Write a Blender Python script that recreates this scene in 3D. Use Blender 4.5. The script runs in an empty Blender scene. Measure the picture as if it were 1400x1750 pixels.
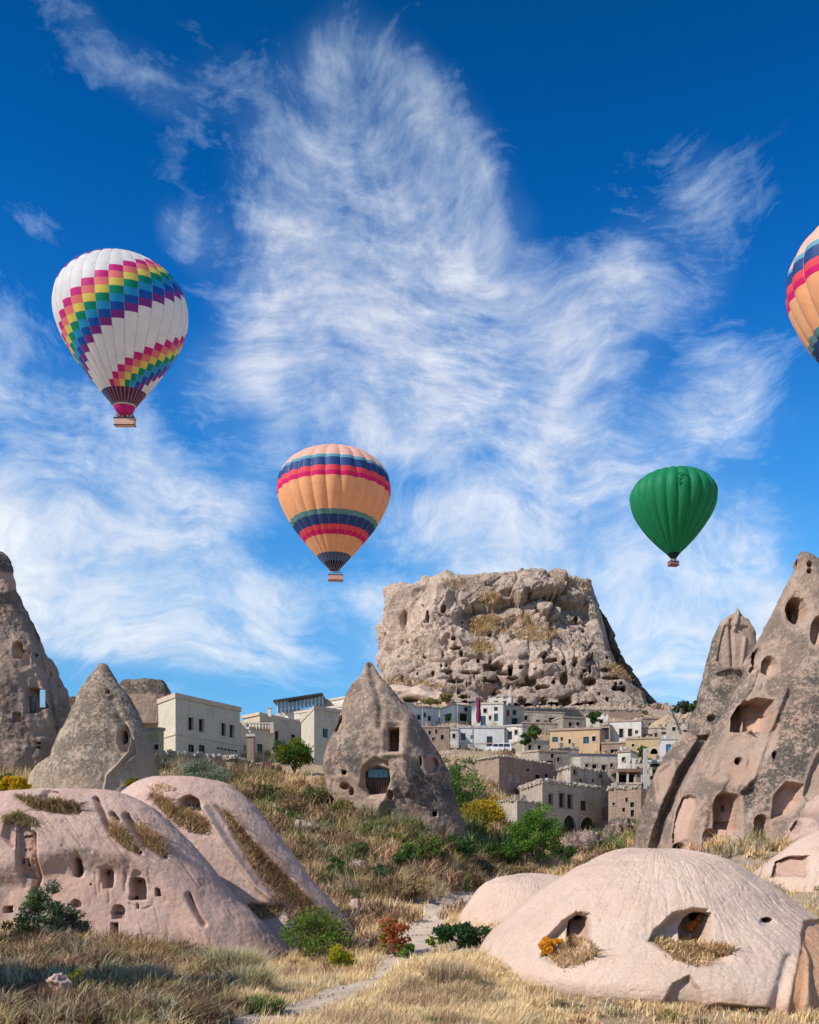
import bpy, math, random
import numpy as np
from mathutils import Vector
random.seed(5); rng = np.random.default_rng(5)
sc = bpy.context.scene
# ------------------------------------------------------------------ camera, sky, sun, exposure
F, H = 1700.0, 1480.0            # focal length and horizon row of the photograph, in its pixels
cam = bpy.data.objects.new('camera', bpy.data.cameras.new('camera'))
cam.data.sensor_fit = 'HORIZONTAL'; cam.data.sensor_width = 36
cam.data.lens = F/1400*36; cam.data.shift_y = (H-875)/1400
cam.data.clip_start = 0.5; cam.data.clip_end = 9000
cam.location = (0, 0, 0); cam.rotation_euler = (math.pi/2, 0, 0)
sc.collection.objects.link(cam); sc.camera = cam
SUN = Vector((-0.64, -0.42, 0.64)).normalized()
SUN_EL = math.asin(SUN.z); SUN_AZ = math.atan2(SUN.x, SUN.y)
sun = bpy.data.objects.new('sun', bpy.data.lights.new('sun', 'SUN'))
sun.data.energy = 2.75; sun.data.angle = math.radians(0.5); sun.data.color = (1.0, 0.93, 0.83)
sun.rotation_euler = SUN.to_track_quat('Z', 'Y').to_euler(); sun.location = (-60, -10, 60)
sc.collection.objects.link(sun)
sc.view_settings.view_transform = 'Standard'; sc.view_settings.look = 'None'
sc.view_settings.exposure = 0.95; sc.view_settings.gamma = 1.0; sc.view_settings.use_curve_mapping = False
sc.cycles.max_bounces = 5; sc.cycles.diffuse_bounces = 3; sc.cycles.transparent_max_bounces = 4

class NT:
    """small helper for node trees"""
    def __init__(s, tree): s.t = tree; tree.nodes.clear()
    def n(s, typ, **kw):
        nd = s.t.nodes.new(typ); ins = kw.pop('ins', {})
        for k, v in kw.items(): setattr(nd, k, v)
        for k, v in ins.items():
            if hasattr(v, 'is_linked') or hasattr(v, 'links'): s.t.links.new(v, nd.inputs[k])
            else: nd.inputs[k].default_value = v
        return nd
    def math(s, op, a, b=0.0, c=None, clamp=False):
        i = {0: a, 1: b}
        if c is not None: i[2] = c
        return s.n('ShaderNodeMath', operation=op, use_clamp=clamp, ins=i).outputs[0]
    def noise(s, vec, scale, detail=4, rough=.5, dist=0.0):
        return s.n('ShaderNodeTexNoise', ins={'Vector': vec, 'Scale': scale, 'Detail': detail, 'Roughness': rough, 'Distortion': dist}).outputs['Fac']
    def noisec(s, vec, scale, detail=3, rough=.5):
        return s.n('ShaderNodeTexNoise', ins={'Vector': vec, 'Scale': scale, 'Detail': detail, 'Roughness': rough}).outputs['Color']
    def mapr(s, v, a, b, c=0.0, d=1.0, smooth=False):
        return s.n('ShaderNodeMapRange', interpolation_type='SMOOTHSTEP' if smooth else 'LINEAR', ins={0: v, 1: a, 2: b, 3: c, 4: d}).outputs[0]
    def mix(s, f, a, b, mode='MIX'):
        nd = s.n('ShaderNodeMix', data_type='RGBA', blend_type=mode)
        for k, v in ((0, f), (6, a), (7, b)):
            if hasattr(v, 'links'): s.t.links.new(v, nd.inputs[k])
            else: nd.inputs[k].default_value = (v if k == 0 else ((*v, 1) if len(v) == 3 else v))
        return nd.outputs[2]
    def mapping(s, vec, loc=(0,0,0), rot=(0,0,0), scale=(1,1,1), kind='POINT'):
        return s.n('ShaderNodeMapping', vector_type=kind, ins={0: vec, 1: loc, 2: rot, 3: scale}).outputs[0]
    def vadd(s, a, b): return s.n('ShaderNodeVectorMath', operation='ADD', ins={0: a, 1: b}).outputs[0]
    def vscale(s, a, f):
        return s.n('ShaderNodeVectorMath', operation='SCALE', ins={0: a, 'Scale': f}).outputs[0]

w = bpy.data.worlds.new('World'); sc.world = w; w.use_nodes = True
def build_sky():
    t = NT(w.node_tree)
    sky = t.n('ShaderNodeTexSky', sky_type='NISHITA', sun_disc=False, sun_elevation=SUN_EL, sun_rotation=SUN_AZ,
              altitude=1300, air_density=1.0, dust_density=0.15, ozone_density=4.5)
    d = t.n('ShaderNodeTexCoord').outputs['Generated']
    sep = t.n('ShaderNodeSeparateXYZ', ins={0: d})
    az = t.math('ARCTAN2', sep.outputs[0], sep.outputs[1])
    el = t.math('ARCSINE', t.math('MAXIMUM', sep.outputs[2], -0.02))
    # deep polarised blue: the whole sky darkens and saturates with height
    e1 = t.mapr(el, 0.02, 0.72, smooth=False)
    tint = t.n('ShaderNodeValToRGB', ins={0: e1})
    cr = tint.color_ramp; cr.elements[0].position = 0; cr.elements[0].color = (.34, .50, .52, 1)
    cr.elements[1].position = 1; cr.elements[1].color = (.003, .27, .48, 1)
    for p, c in ((.229, (.31, .57, .64, 1)), (.365, (.28, .64, .76, 1)), (.515, (.14, .56, .80, 1)), (.68, (.035, .42, .74, 1)), (.838, (.005, .33, .61, 1))):
        e = cr.elements.new(p); e.color = c
    base = t.mix(1.0, sky.outputs[0], tint.outputs[0], 'MULTIPLY')
    uv = t.n('ShaderNodeCombineXYZ', ins={0: az, 1: el, 2: 0.0}).outputs[0]
    # where the cloud banks lie: (row/column in the photograph -> azimuth, elevation)
    def ae(px, py):
        u = (px-700)/F; s = (H-py)/F
        return math.atan(u), math.atan(s/math.sqrt(1+u*u))
    banks = [(560,130,190,90,0,.30),(680,210,230,130,-30,.50),(740,330,170,170,0,.45),(600,330,190,150,0,.45),(520,430,170,130,0,.42),(640,480,260,190,0,.55),(560,640,330,130,4,.95),(760,700,260,130,10,.75),
             (1090,430,200,140,5,.52),(1210,400,70,140,0,.30),(1000,500,120,70,0,.4),(0,640,260,130,-28,.9),(170,760,220,80,-32,.75),(70,900,300,110,-10,.62),(430,1010,520,60,-8,.80),(420,1095,620,60,-5,.85),
             (200,990,260,60,-10,.55),(1000,830,260,170,-20,.50),(850,960,300,80,-10,.55),(1150,990,400,130,-8,.62),(1180,1130,400,100,0,.62),(290,375,80,60,0,.45),(330,430,60,50,0,.35),
             (65,380,60,40,0,.45),(150,40,190,50,-28,.28),(1330,700,240,170,0,.5),(1250,640,120,60,30,.3),(420,850,200,80,10,.5),(400,150,160,90,0,.35),(180,130,220,90,0,.22),(1060,530,160,40,0,.4),(960,760,160,60,-30,.45),(730,880,200,60,10,.4),(60,1080,200,60,0,.4),
             (960,600,170,90,20,.34),(1330,330,140,110,0,.20),(300,890,200,70,10,.40),(560,260,230,160,0,.30),(860,400,90,120,20,.25),(1120,700,200,90,-10,.35),(620,1060,300,50,-6,.4)]
    cov = None
    for (px, py, rx, ry, a, amp) in banks:
        c = ae(px, py)
        m = t.mapping(uv, (c[0], c[1], 0), (0, 0, math.radians(a)), (rx/F*1.3, ry/F*1.3, 1), 'TEXTURE')
        g = t.n('ShaderNodeTexGradient', gradient_type='SPHERICAL', ins={0: m}).outputs[1]
        g = t.math('MULTIPLY', g, amp*1.25)
        cov = g if cov is None else t.math('ADD', cov, g)
    away = t.mapr(t.math('ABSOLUTE', az), .55, .8, smooth=True)
    gen = t.mapr(t.noise(uv, 2.2, 3), .30, .65, .1, .9)
    cov = t.math('ADD', cov, t.math('MULTIPLY', away, gen))
    cov = t.math('MAXIMUM', cov, 0.0); cov = t.math('ADD', cov, t.mapr(el, .10, .42, .42, 0, smooth=True)); cov = t.math('MINIMUM', cov, 1.0)
    # warped, combed cirrus texture
    wn = t.noisec(uv, 2.6, 2)
    w1 = t.vadd(uv, t.vscale(t.vadd(wn, t.n('ShaderNodeCombineXYZ', ins={0: -.5, 1: -.5, 2: -.5}).outputs[0]), .24))
    wn2 = t.noisec(uv, 9.0, 3)
    w2 = t.vadd(w1, t.vscale(wn2, .06))
    sA = t.noise(t.mapping(w2, (3, 1, 0), (0, 0, math.radians(24)), (9, 30, 1)), 1.0, 9, .70)
    sB = t.noise(t.mapping(w2, (1, 7, 0), (0, 0, math.radians(-52)), (11, 34, 1)), 1.0, 9, .70)
    pn = t.mapr(t.noise(uv, 3.0, 2), .42, .58, smooth=True)
    hb = t.mapr(el, .20, .34, 0, 1, smooth=True)       # low down the streaks lie flat
    sC = t.noise(t.mapping(w2, (5, 2, 0), (0, 0, math.radians(-6)), (8, 30, 1)), 1.0, 9, .68)
    sel = t.mix(pn, sA, sB) if False else t.math('ADD', t.math('MULTIPLY', sA, t.math('SUBTRACT', 1.0, pn)), t.math('MULTIPLY', sB, pn))
    st = t.math('ADD', t.math('MULTIPLY', sel, hb), t.math('MULTIPLY', sC, t.math('SUBTRACT', 1.0, hb)))
    puff = t.noise(w2, 12.0, 9, .70)
    puff2 = t.noise(w1, 5.0, 3, .5)
    tex = t.math('ADD', t.math('MULTIPLY', st, .40), t.math('ADD', t.math('MULTIPLY', puff, .35), t.math('MULTIPLY', puff2, .25)))
    big = t.noise(w1, 3.2, 5, .6)
    cv = t.math('MULTIPLY', cov, t.mapr(big, .34, .58, .5, 1.1)); wis = t.math('ADD', t.math('MULTIPLY', st, .52), t.math('MULTIPLY', puff, .48))
    thr = t.mapr(cv, 0.0, 1.0, .60, .36)
    dens = t.mapr(t.math('SUBTRACT', wis, thr), 0.0, .26, 0, 1)
    veil = t.math('MULTIPLY', t.mapr(cv, .30, 1.0, 0, .34, smooth=True), t.mapr(puff2, .3, .65, .5, 1.2))
    dens = t.math('MULTIPLY', dens, t.mapr(cv, 0.02, .35, 0, 1, smooth=True))
    dens = t.math('ADD', t.math('MULTIPLY', dens, .72), veil, clamp=True)
    dens = t.math('MULTIPLY', dens, t.mapr(el, .2, .72, .95, .62))
    fine = t.mapr(st, .35, .7, .88, 1.06)
    thin = t.mix(t.mapr(dens, 0, .6), (2.1, 3.15, 4.3), (3.75, 3.9, 4.1))
    cloud = t.vscale(thin, fine)
    _unused = t.vscale(t.n('ShaderNodeRGB').outputs[0], fine); t.t.nodes[-2].outputs[0].default_value = (3.55, 3.75, 4.05, 1)
    for nd in t.t.nodes:
        if nd.type == 'RGB': nd.outputs[0].default_value = (3.55, 3.75, 4.05, 1)
    col = t.mix(dens, base, cloud)
    bg = t.n('ShaderNodeBackground', ins={0: col, 1: 0.13})
    out = t.n('ShaderNodeOutputWorld', ins={0: bg.outputs[0]})
build_sky()
w.cycles.sampling_method = 'MANUAL'; w.cycles.sample_map_resolution = 512

# ------------------------------------------------------------------ helpers
def P(px, py, Y): return ((px-700)/F*Y, Y, (H-py)/F*Y)
def col_link(o): sc.collection.objects.link(o); return o
def tag(o, label=None, cat=None, group=None, kind=None):
    if label: o['label'] = label
    if cat: o['category'] = cat
    if group: o['group'] = group
    if kind: o['kind'] = kind
    return o
def thing(name, loc, label, cat, group=None, rz=0):
    o = bpy.data.objects.new(name, None); o.empty_display_size = .5
    o.location = loc; o.rotation_euler = (0, 0, rz); col_link(o)
    return tag(o, label, cat, group)
def mesh_data(name, V, faces, mats=None, midx=None, col=None, uv=None, smooth=False):
    me = bpy.data.meshes.new(name); V = np.asarray(V, dtype=np.float32).reshape(-1, 3)
    if isinstance(faces, np.ndarray):
        nf, k = faces.shape; flat = faces.ravel().astype(np.int32); starts = np.arange(nf, dtype=np.int32)*k
    else:
        nf = len(faces); flat = np.fromiter((i for f in faces for i in f), dtype=np.int32)
        ln = np.fromiter((len(f) for f in faces), dtype=np.int32); starts = np.concatenate(([0], np.cumsum(ln)[:-1])).astype(np.int32)
    me.vertices.add(len(V)); me.vertices.foreach_set('co', V.ravel())
    me.loops.add(len(flat)); me.loops.foreach_set('vertex_index', flat)
    me.polygons.add(nf); me.polygons.foreach_set('loop_start', starts)
    if midx is not None: me.polygons.foreach_set('material_index', np.asarray(midx, dtype=np.int32))
    me.polygons.foreach_set('use_smooth', np.full(nf, smooth, dtype=bool))
    me.update(calc_edges=True)
    if col is not None:
        a = me.color_attributes.new('Col', 'FLOAT_COLOR', 'POINT'); c = np.ones((len(V), 4), dtype=np.float32)
        c[:, :col.shape[1]] = col; a.data.foreach_set('color', c.ravel())
    if uv is not None:
        u = me.uv_layers.new(name='UVMap'); u.data.foreach_set('uv', np.asarray(uv, dtype=np.float32).ravel())
    for m in (mats if isinstance(mats, (list, tuple)) else [mats]):
        if m: me.materials.append(m)
    return me
def obj(name, V, faces, mats=None, parent=None, origin=None, **kw):
    """one mesh object from world coordinates; local coordinates are taken from its parent's (or its own) base"""
    V = np.asarray(V, dtype=np.float64).reshape(-1, 3)
    if parent is not None:
        loc = np.array(world_loc(parent)); me = mesh_data(name, V-loc, faces, mats, **kw)
        o = bpy.data.objects.new(name, me); o.parent = parent
    else:
        if origin is None: origin = ((V[:, 0].min()+V[:, 0].max())/2, (V[:, 1].min()+V[:, 1].max())/2, V[:, 2].min())
        me = mesh_data(name, V-np.array(origin), faces, mats, **kw)
        o = bpy.data.objects.new(name, me); o.location = origin
    return col_link(o)
def world_loc(o):
    v = Vector((0, 0, 0))
    while o is not None: v = v + o.location; o = o.parent
    return v
class MB:
    """collects boxes, tubes and the like into one mesh"""
    def __init__(s): s.v = []; s.f = []; s.c = []
    def add(s, V, Fc, c=(1,1,1)):
        b = len(s.v); s.v += [tuple(p) for p in V]; s.f += [tuple(i+b for i in f) for f in Fc]; s.c += [c]*len(V); return s
    def box(s, c, d, rz=0, jit=0, tilt=0):
        hx, hy, hz = d[0]/2, d[1]/2, d[2]/2; cs, sn = math.cos(rz), math.sin(rz); V = []
        for (x, y, z) in ((-1,-1,-1),(1,-1,-1),(1,1,-1),(-1,1,-1),(-1,-1,1),(1,-1,1),(1,1,1),(-1,1,1)):
            x, y, z = x*hx+random.uniform(-jit, jit), y*hy+random.uniform(-jit, jit), z*hz+random.uniform(-jit, jit)
            z += x*tilt
            V.append((c[0]+x*cs-y*sn, c[1]+x*sn+y*cs, c[2]+z))
        return s.add(V, [(0,3,2,1),(4,5,6,7),(0,1,5,4),(1,2,6,5),(2,3,7,6),(3,0,4,7)])
    def tube(s, pts, rad, n=6, cap=True):
        pts = [Vector(p) for p in pts]; rad = rad if isinstance(rad, (list, tuple)) else [rad]*len(pts); V = []; Fc = []
        for i, p in enumerate(pts):
            t = (pts[min(i+1, len(pts)-1)]-pts[max(i-1, 0)]).normalized()
            a = t.cross(Vector((0, 0, 1)) if abs(t.z) < .9 else Vector((1, 0, 0))).normalized(); b = t.cross(a)
            for k in range(n):
                an = 2*math.pi*k/n; V.append(p+(a*math.cos(an)+b*math.sin(an))*rad[i])
        for i in range(len(pts)-1):
            for k in range(n): Fc.append((i*n+k, i*n+(k+1) % n, (i+1)*n+(k+1) % n, (i+1)*n+k))
        if cap: Fc.append(tuple(range(n))[::-1]); Fc.append(tuple((len(pts)-1)*n+k for k in range(n)))
        return s.add(V, Fc)
    def build(s, name, mat, parent=None, smooth=False, origin=None, label=None):
        o = obj(name, s.v, s.f, mat, parent, origin=origin, smooth=smooth)
        if label: o['label'] = label
        return o
# ---- numpy noise
def _h(ix, iy, iz, seed):
    n = (ix*np.uint32(374761393) + iy*np.uint32(668265263) + iz*np.uint32(2147483647) + np.uint32(seed*1013904223 & 0xffffffff))
    n = (n ^ (n >> np.uint32(13)))*np.uint32(1274126177); n = (n ^ (n >> np.uint32(16)))*np.uint32(2246822519)
    return (n ^ (n >> np.uint32(15)))
def vnoise(p, seed=0):
    f = np.floor(p); r = p-f; i = f.astype(np.int64).astype(np.uint32); r = r*r*r*(r*(r*6-15)+10)
    x, y, z = r[:, 0], r[:, 1], r[:, 2]; o = 0
    for dx in (0, 1):
        for dy in (0, 1):
            for dz in (0, 1):
                h = _h(i[:, 0]+np.uint32(dx), i[:, 1]+np.uint32(dy), i[:, 2]+np.uint32(dz), seed).astype(np.float64)/4294967295.0
                o = o + h*(x if dx else 1-x)*(y if dy else 1-y)*(z if dz else 1-z)
    return o*2-1
ROT = np.array([[0.0, .8, .6], [-.8, .36, -.48], [-.6, -.48, .64]])
def fbm(p, scale, octv=4, gain=.5, seed=0, ridged=False):
    q = np.asarray(p)*scale; a = 1.0; o = 0; tot = 0
    for k in range(octv):
        n = vnoise(q+17.3*k, seed+k)
        if ridged: n = 1-2*np.abs(n)
        o = o+a*n; tot += a; a *= gain; q = q@ROT.T*2.03
    return o/tot
def cellular(p, scale, seed=0, jit=.9):
    """F1, F2, and a random value per cell, plus the offset to the cell centre"""
    q = np.asarray(p)*scale; f = np.floor(q); ib = f.astype(np.int64); N = len(q)
    d1 = np.full(N, 9.0); d2 = np.full(N, 9.0); rid = np.zeros(N); off = np.zeros((N, 3))
    for dx in (-1, 0, 1):
        for dy in (-1, 0, 1):
            for dz in (-1, 0, 1):
                c = ib+np.array([dx, dy, dz]); i = c.astype(np.uint32)
                hs = [_h(i[:, 0], i[:, 1], i[:, 2], seed+k).astype(np.float64)/4294967295.0 for k in (0, 1, 2)]
                ctr = c+.5+(np.stack(hs, 1)-.5)*jit; dv = q-ctr; d = np.sqrt((dv*dv).sum(1))
                m = d < d1; d2 = np.where(m, d1, np.minimum(d2, d)); off[m] = dv[m]; rid = np.where(m, hs[0]*.37+hs[1]*.63, rid); d1 = np.where(m, d, d1)
    return d1, d2, rid, off
def smooth(x, a, b):
    t = np.clip((x-a)/(b-a), 0, 1); return t*t*(3-2*t)
# ------------------------------------------------------------------ materials
MATS = {}
def new_mat(name):
    m = bpy.data.materials.new(name); m.use_nodes = True; MATS[name] = m; return m, NT(m.node_tree)
def finish(t, col, rough=.9, bump=None, bstr=.5, bdist=.05, spec=.2, extra=None):
    i = {'Base Color': col if hasattr(col, 'links') else (*col, 1), 'Roughness': rough, 'Specular IOR Level': spec}
    if extra: i.update(extra)
    b = t.n('ShaderNodeBsdfPrincipled', ins=i)
    if bump is not None:
        bp = t.n('ShaderNodeBump', ins={'Height': bump, 'Strength': bstr, 'Distance': bdist}); t.t.links.new(bp.outputs[0], b.inputs['Normal'])
    t.n('ShaderNodeOutputMaterial', ins={0: b.outputs[0]})
def rock_mat(name, c_main, c_pale, c_warm, c_lichen, speck=3.0, lich=(.46, .56), streak=.5, bump_d=.06, grain=18):
    m, t = new_mat(name); co = t.n('ShaderNodeTexCoord').outputs['Object']
    at = t.n('ShaderNodeVertexColor', layer_name='Col'); sp = t.n('ShaderNodeSeparateColor', ins={0: at.outputs[0]})
    big = t.noise(co, .35, 5, .6); mid = t.noise(co, 1.6, 6, .62); fin = t.noise(co, grain, 4, .65)
    col = t.mix(t.mapr(big, .35, .68), c_main, c_pale)
    col = t.mix(t.mapr(mid, .5, .8, 0, .7), col, c_warm)
    col = t.mix(t.math('MULTIPLY', sp.outputs[1], .95), col, (.50, .27, .15))
    sk = t.noise(t.mapping(co, scale=(1.6, 1.6, .22)), 1.3, 5, .6)
    col = t.mix(t.mapr(sk, .50, .75, 0, streak), col, tuple(x*.62 for x in c_main), 'MIX')
    l1 = t.noise(co, speck, 7, .72); l2 = t.noise(co, speck*.22, 3, .5)
    lm = t.mapr(t.math('ADD', t.math('MULTIPLY', l1, .62), t.math('MULTIPLY', l2, .38)), lich[0], lich[1], 0, 1)
    lm = t.math('MULTIPLY', lm, sp.outputs[0])
    col = t.mix(t.math('MULTIPLY', lm, .85), col, c_lichen)
    l3 = t.mapr(t.noise(co, speck*2.3, 3, .6), .56, .64)
    col = t.mix(t.math('MULTIPLY', t.math('MULTIPLY', l3, sp.outputs[0]), .35), col, (.42, .38, .30))
    l4 = t.mapr(t.noise(co, speck*1.9, 4, .75), .50, .585)
    col = t.mix(t.math('MULTIPLY', t.math('MULTIPLY', l4, t.mapr(sp.outputs[0], .35, 1.0)), .62), col, tuple(x*.8 for x in c_lichen))
    col = t.mix(t.math('MULTIPLY', sp.outputs[2], .8), col, (.10, .075, .045))
    g = t.mapr(fin, .3, .7, .82, 1.14)
    col = t.n('ShaderNodeVectorMath', operation='SCALE', ins={0: col, 'Scale': g}).outputs[0]
    bh = t.math('ADD', t.math('MULTIPLY', fin, .35), t.math('ADD', t.math('MULTIPLY', l1, .8), t.math('MULTIPLY', mid, 1.0)))
    finish(t, col, .95, bh, .9, bump_d, .1)
    return m
M_DOME = rock_mat('tuff_smooth', (.50, .325, .26), (.56, .40, .33), (.47, .28, .21), (.36, .29, .25), 4.0, (.50, .62), .42, .05, 22)
M_DOMEP = rock_mat('tuff_pale', (.545, .395, .31), (.60, .46, .37), (.52, .36, .27), (.38, .30, .24), 4.5, (.52, .64), .22, .055, 20)
M_CONE = rock_mat('tuff_weathered', (.36, .25, .19), (.43, .32, .25), (.39, .235, .165), (.062, .058, .052), 2.6, (.435, .515), .4, .16, 9)
M_CONE2 = rock_mat('tuff_weathered_pale', (.40, .295, .215), (.46, .365, .28), (.42, .285, .20), (.085, .075, .062), 3.6, (.45, .53), .4, .12, 12)
M_CAST = rock_mat('tuff_fortress', (.50, .36, .28), (.64, .52, .425), (.44, .285, .21), (.12, .10, .085), .5, (.46, .57), .6, .7, 1.6)
M_CAVE = rock_mat('tuff_carved', (.42, .27, .21), (.48, .34, .27), (.46, .25, .15), (.2, .15, .13), 3.0, (.52, .66), .4, .05, 16)
def flat_mat(name, col, rough=.7, var=.15, scale=3.0, bump=0.0, metal=0.0, spec=.3):
    m, t = new_mat(name); co = t.n('ShaderNodeTexCoord').outputs['Object']
    n = t.noise(co, scale, 5, .6); g = t.mapr(n, .3, .7, 1-var, 1+var)
    c = t.n('ShaderNodeVectorMath', operation='SCALE', ins={0: (*col,), 'Scale': g}).outputs[0]
    finish(t, c, rough, n if bump else None, .6, bump, spec, {'Metallic': metal})
    return m
def wall_mat(name, c1, c2, mortar, bw=.5, bh=.28, stain=.5, brick=1.0, patch=None, pth=(.5, .56)):
    """stone or plastered wall, in metres along the wall (UV)"""
    m, t = new_mat(name); uv = t.n('ShaderNodeTexCoord').outputs['UV']; co = t.n('ShaderNodeTexCoord').outputs['Object']
    br = t.n('ShaderNodeTexBrick', ins={'Vector': uv, 'Color1': (*c1, 1), 'Color2': (*c2, 1), 'Mortar': (*mortar, 1), 'Scale': 1.0, 'Mortar Size': .03,
                                         'Mortar Smooth': .3, 'Brick Width': bw, 'Row Height': bh, 'Bias': 0.0})
    pl = t.mix(t.noise(co, .5, 4), c1, c2)
    col = t.mix(brick, pl, br.outputs[0])
    bigp = t.mapr(t.noise(co, .45, 5, .6), .38, .66)
    col = t.mix(t.math('MULTIPLY', bigp, .55), col, tuple(x*.72 for x in c1))
    if patch: col = t.mix(t.mapr(t.noise(co, .33, 6, .65), pth[0], pth[1]), col, patch)
    sk = t.noise(t.mapping(co, scale=(1.5, 1.5, .25)), 1.1, 6, .65)
    col = t.mix(t.mapr(sk, .50, .72, 0, stain), col, tuple(x*.42 for x in c1))
    fin = t.noise(co, 5.0, 5, .7)
    col = t.n('ShaderNodeVectorMath', operation='SCALE', ins={0: col, 'Scale': t.mapr(fin, .3, .7, .80, 1.16)}).outputs[0]
    bh2 = t.math('ADD', t.math('MULTIPLY', fin, 1.0), t.math('MULTIPLY', br.outputs[1], -1.0*brick))
    finish(t, col, .92, bh2, .8, .05, .1)
    return m
W_CREAM = wall_mat('plaster_cream', (.56, .50, .39), (.60, .54, .43), (.5, .44, .34), .8, .35, .30, .15)
W_TAN = wall_mat('plaster_tan', (.50, .42, .32), (.55, .47, .37), (.42, .35, .27), .6, .3, .30, .35)
W_PINK = wall_mat('stone_pink', (.34, .235, .18), (.42, .30, .235), (.30, .22, .17), .55, .28, .5, 1.0)
W_STONE = wall_mat('stone_grey', (.38, .31, .25), (.47, .40, .33), (.30, .25, .20), .5, .27, .5, 1.0)
W_WHITE = wall_mat('plaster_white', (.66, .61, .54), (.72, .67, .60), (.5, .47, .42), .6, .3, .45, .25, (.40, .33, .27), (.56, .64))
W_BLUEW = wall_mat('plaster_bluish', (.60, .59, .57), (.66, .65, .64), (.4, .4, .4), .6, .3, .30, .1)
W_GREYW = wall_mat('plaster_grey', (.52, .45, .36), (.60, .53, .44), (.35, .31, .27), .5, .27, .6, .6, (.34, .27, .21), (.50, .58))
W_ORANGE = wall_mat('plaster_orange', (.56, .38, .23), (.60, .42, .26), (.4, .3, .2), .6, .3, .2, .05)
W_YELLOW = wall_mat('plaster_yellow', (.50, .37, .20), (.55, .42, .24), (.4, .3, .2), .6, .3, .5, .2)
W_ARC = wall_mat('stone_arcade', (.46, .385, .30), (.54, .46, .365), (.38, .31, .25), .55, .26, .35, .7)
ROOF = flat_mat('roof_slab', (.36, .27, .21), .9, .25, 1.2, .05); COPE = flat_mat('coping_stone', (.40, .34, .28), .9, .3, 1.5, .05)
DARK = flat_mat('unlit_inside_black', (.012, .010, .010), .6, .1); GLASS = flat_mat('dark_glass', (.025, .035, .05), .12, .1, 2, spec=.6)  # near-black colour stands in for the unlit insides of openings
WOOD = flat_mat('dark_wood', (.07, .035, .028), .8, .3, 6); FRAMEW = flat_mat('frame_white', (.6, .58, .54), .7, .1)
BLUE = flat_mat('blue_paint', (.03, .20, .42), .5, .15); TEAL = flat_mat('teal_paint', (.06, .28, .42), .5, .2)
SURR = flat_mat('stone_surround', (.50, .43, .35), .9, .15, 4)
RUBBLE = flat_mat('rubble_stone', (.36, .27, .215), .95, .35, 2.0, .1)
CONC = flat_mat('concrete', (.40, .39, .37), .85, .15, 3)
def attr_mat(name, rough=.85, trans=.38, attr='Col'):
    m, t = new_mat(name); at = t.n('ShaderNodeVertexColor', layer_name=attr)
    d = t.n('ShaderNodeBsdfDiffuse', ins={0: at.outputs[0], 1: rough}); tr = t.n('ShaderNodeBsdfTranslucent', ins={0: at.outputs[0]})
    mx = t.n('ShaderNodeMixShader', ins={0: trans, 1: d.outputs[0], 2: tr.outputs[0]}); t.n('ShaderNodeOutputMaterial', ins={0: mx.outputs[0]})
    return m
LEAF = attr_mat('leaves', .8, .3); GRASS = attr_mat('grass_blades', .8, .25); BARK = flat_mat('bark', (.11, .085, .065), .95, .3, 8, .03)
def ground_mat():
    m, t = new_mat('hillside_earth'); co = t.n('ShaderNodeTexCoord').outputs['Object']
    at = t.n('ShaderNodeVertexColor', layer_name='Col')
    a = t.noise(co, .25, 6, .65); b = t.noise(co, 1.7, 6, .7); c = t.noise(co, 9, 4, .7)
    col = t.mix(t.mapr(a, .38, .62), (.44, .33, .19), (.31, .22, .14))
    col = t.mix(t.mapr(b, .48, .66), col, (.50, .40, .25))
    col = t.mix(t.mapr(c, .55, .75, 0, .7), col, (.12, .09, .055))
    col = t.mix(at.outputs[0], col, t.mix(t.mapr(b, .4, .6), (.30, .225, .18), (.42, .335, .27)))
    finish(t, col, .97, t.math('ADD', b, t.math('MULTIPLY', c, .4)), .9, .18, .05)
    return m
M_GROUND = ground_mat()
def path_mat():
    m, t = new_mat('path_dust'); co = t.n('ShaderNodeTexCoord').outputs['Object']; a = t.noise(co, .9, 5, .65); b = t.noise(co, 5, 5, .7); c = t.noise(co, 22, 3, .6)
    col = t.mix(t.mapr(a, .4, .62), (.60, .48, .37), (.48, .37, .28)); col = t.mix(t.mapr(b, .56, .72, 0, .5), col, (.32, .24, .16)); col = t.mix(t.mapr(c, .6, .72, 0, .5), col, (.55, .50, .43))
    finish(t, col, .97, t.math('ADD', b, t.math('MULTIPLY', c, .4)), .9, .10, .05); return m
M_PATH = path_mat()
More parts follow.
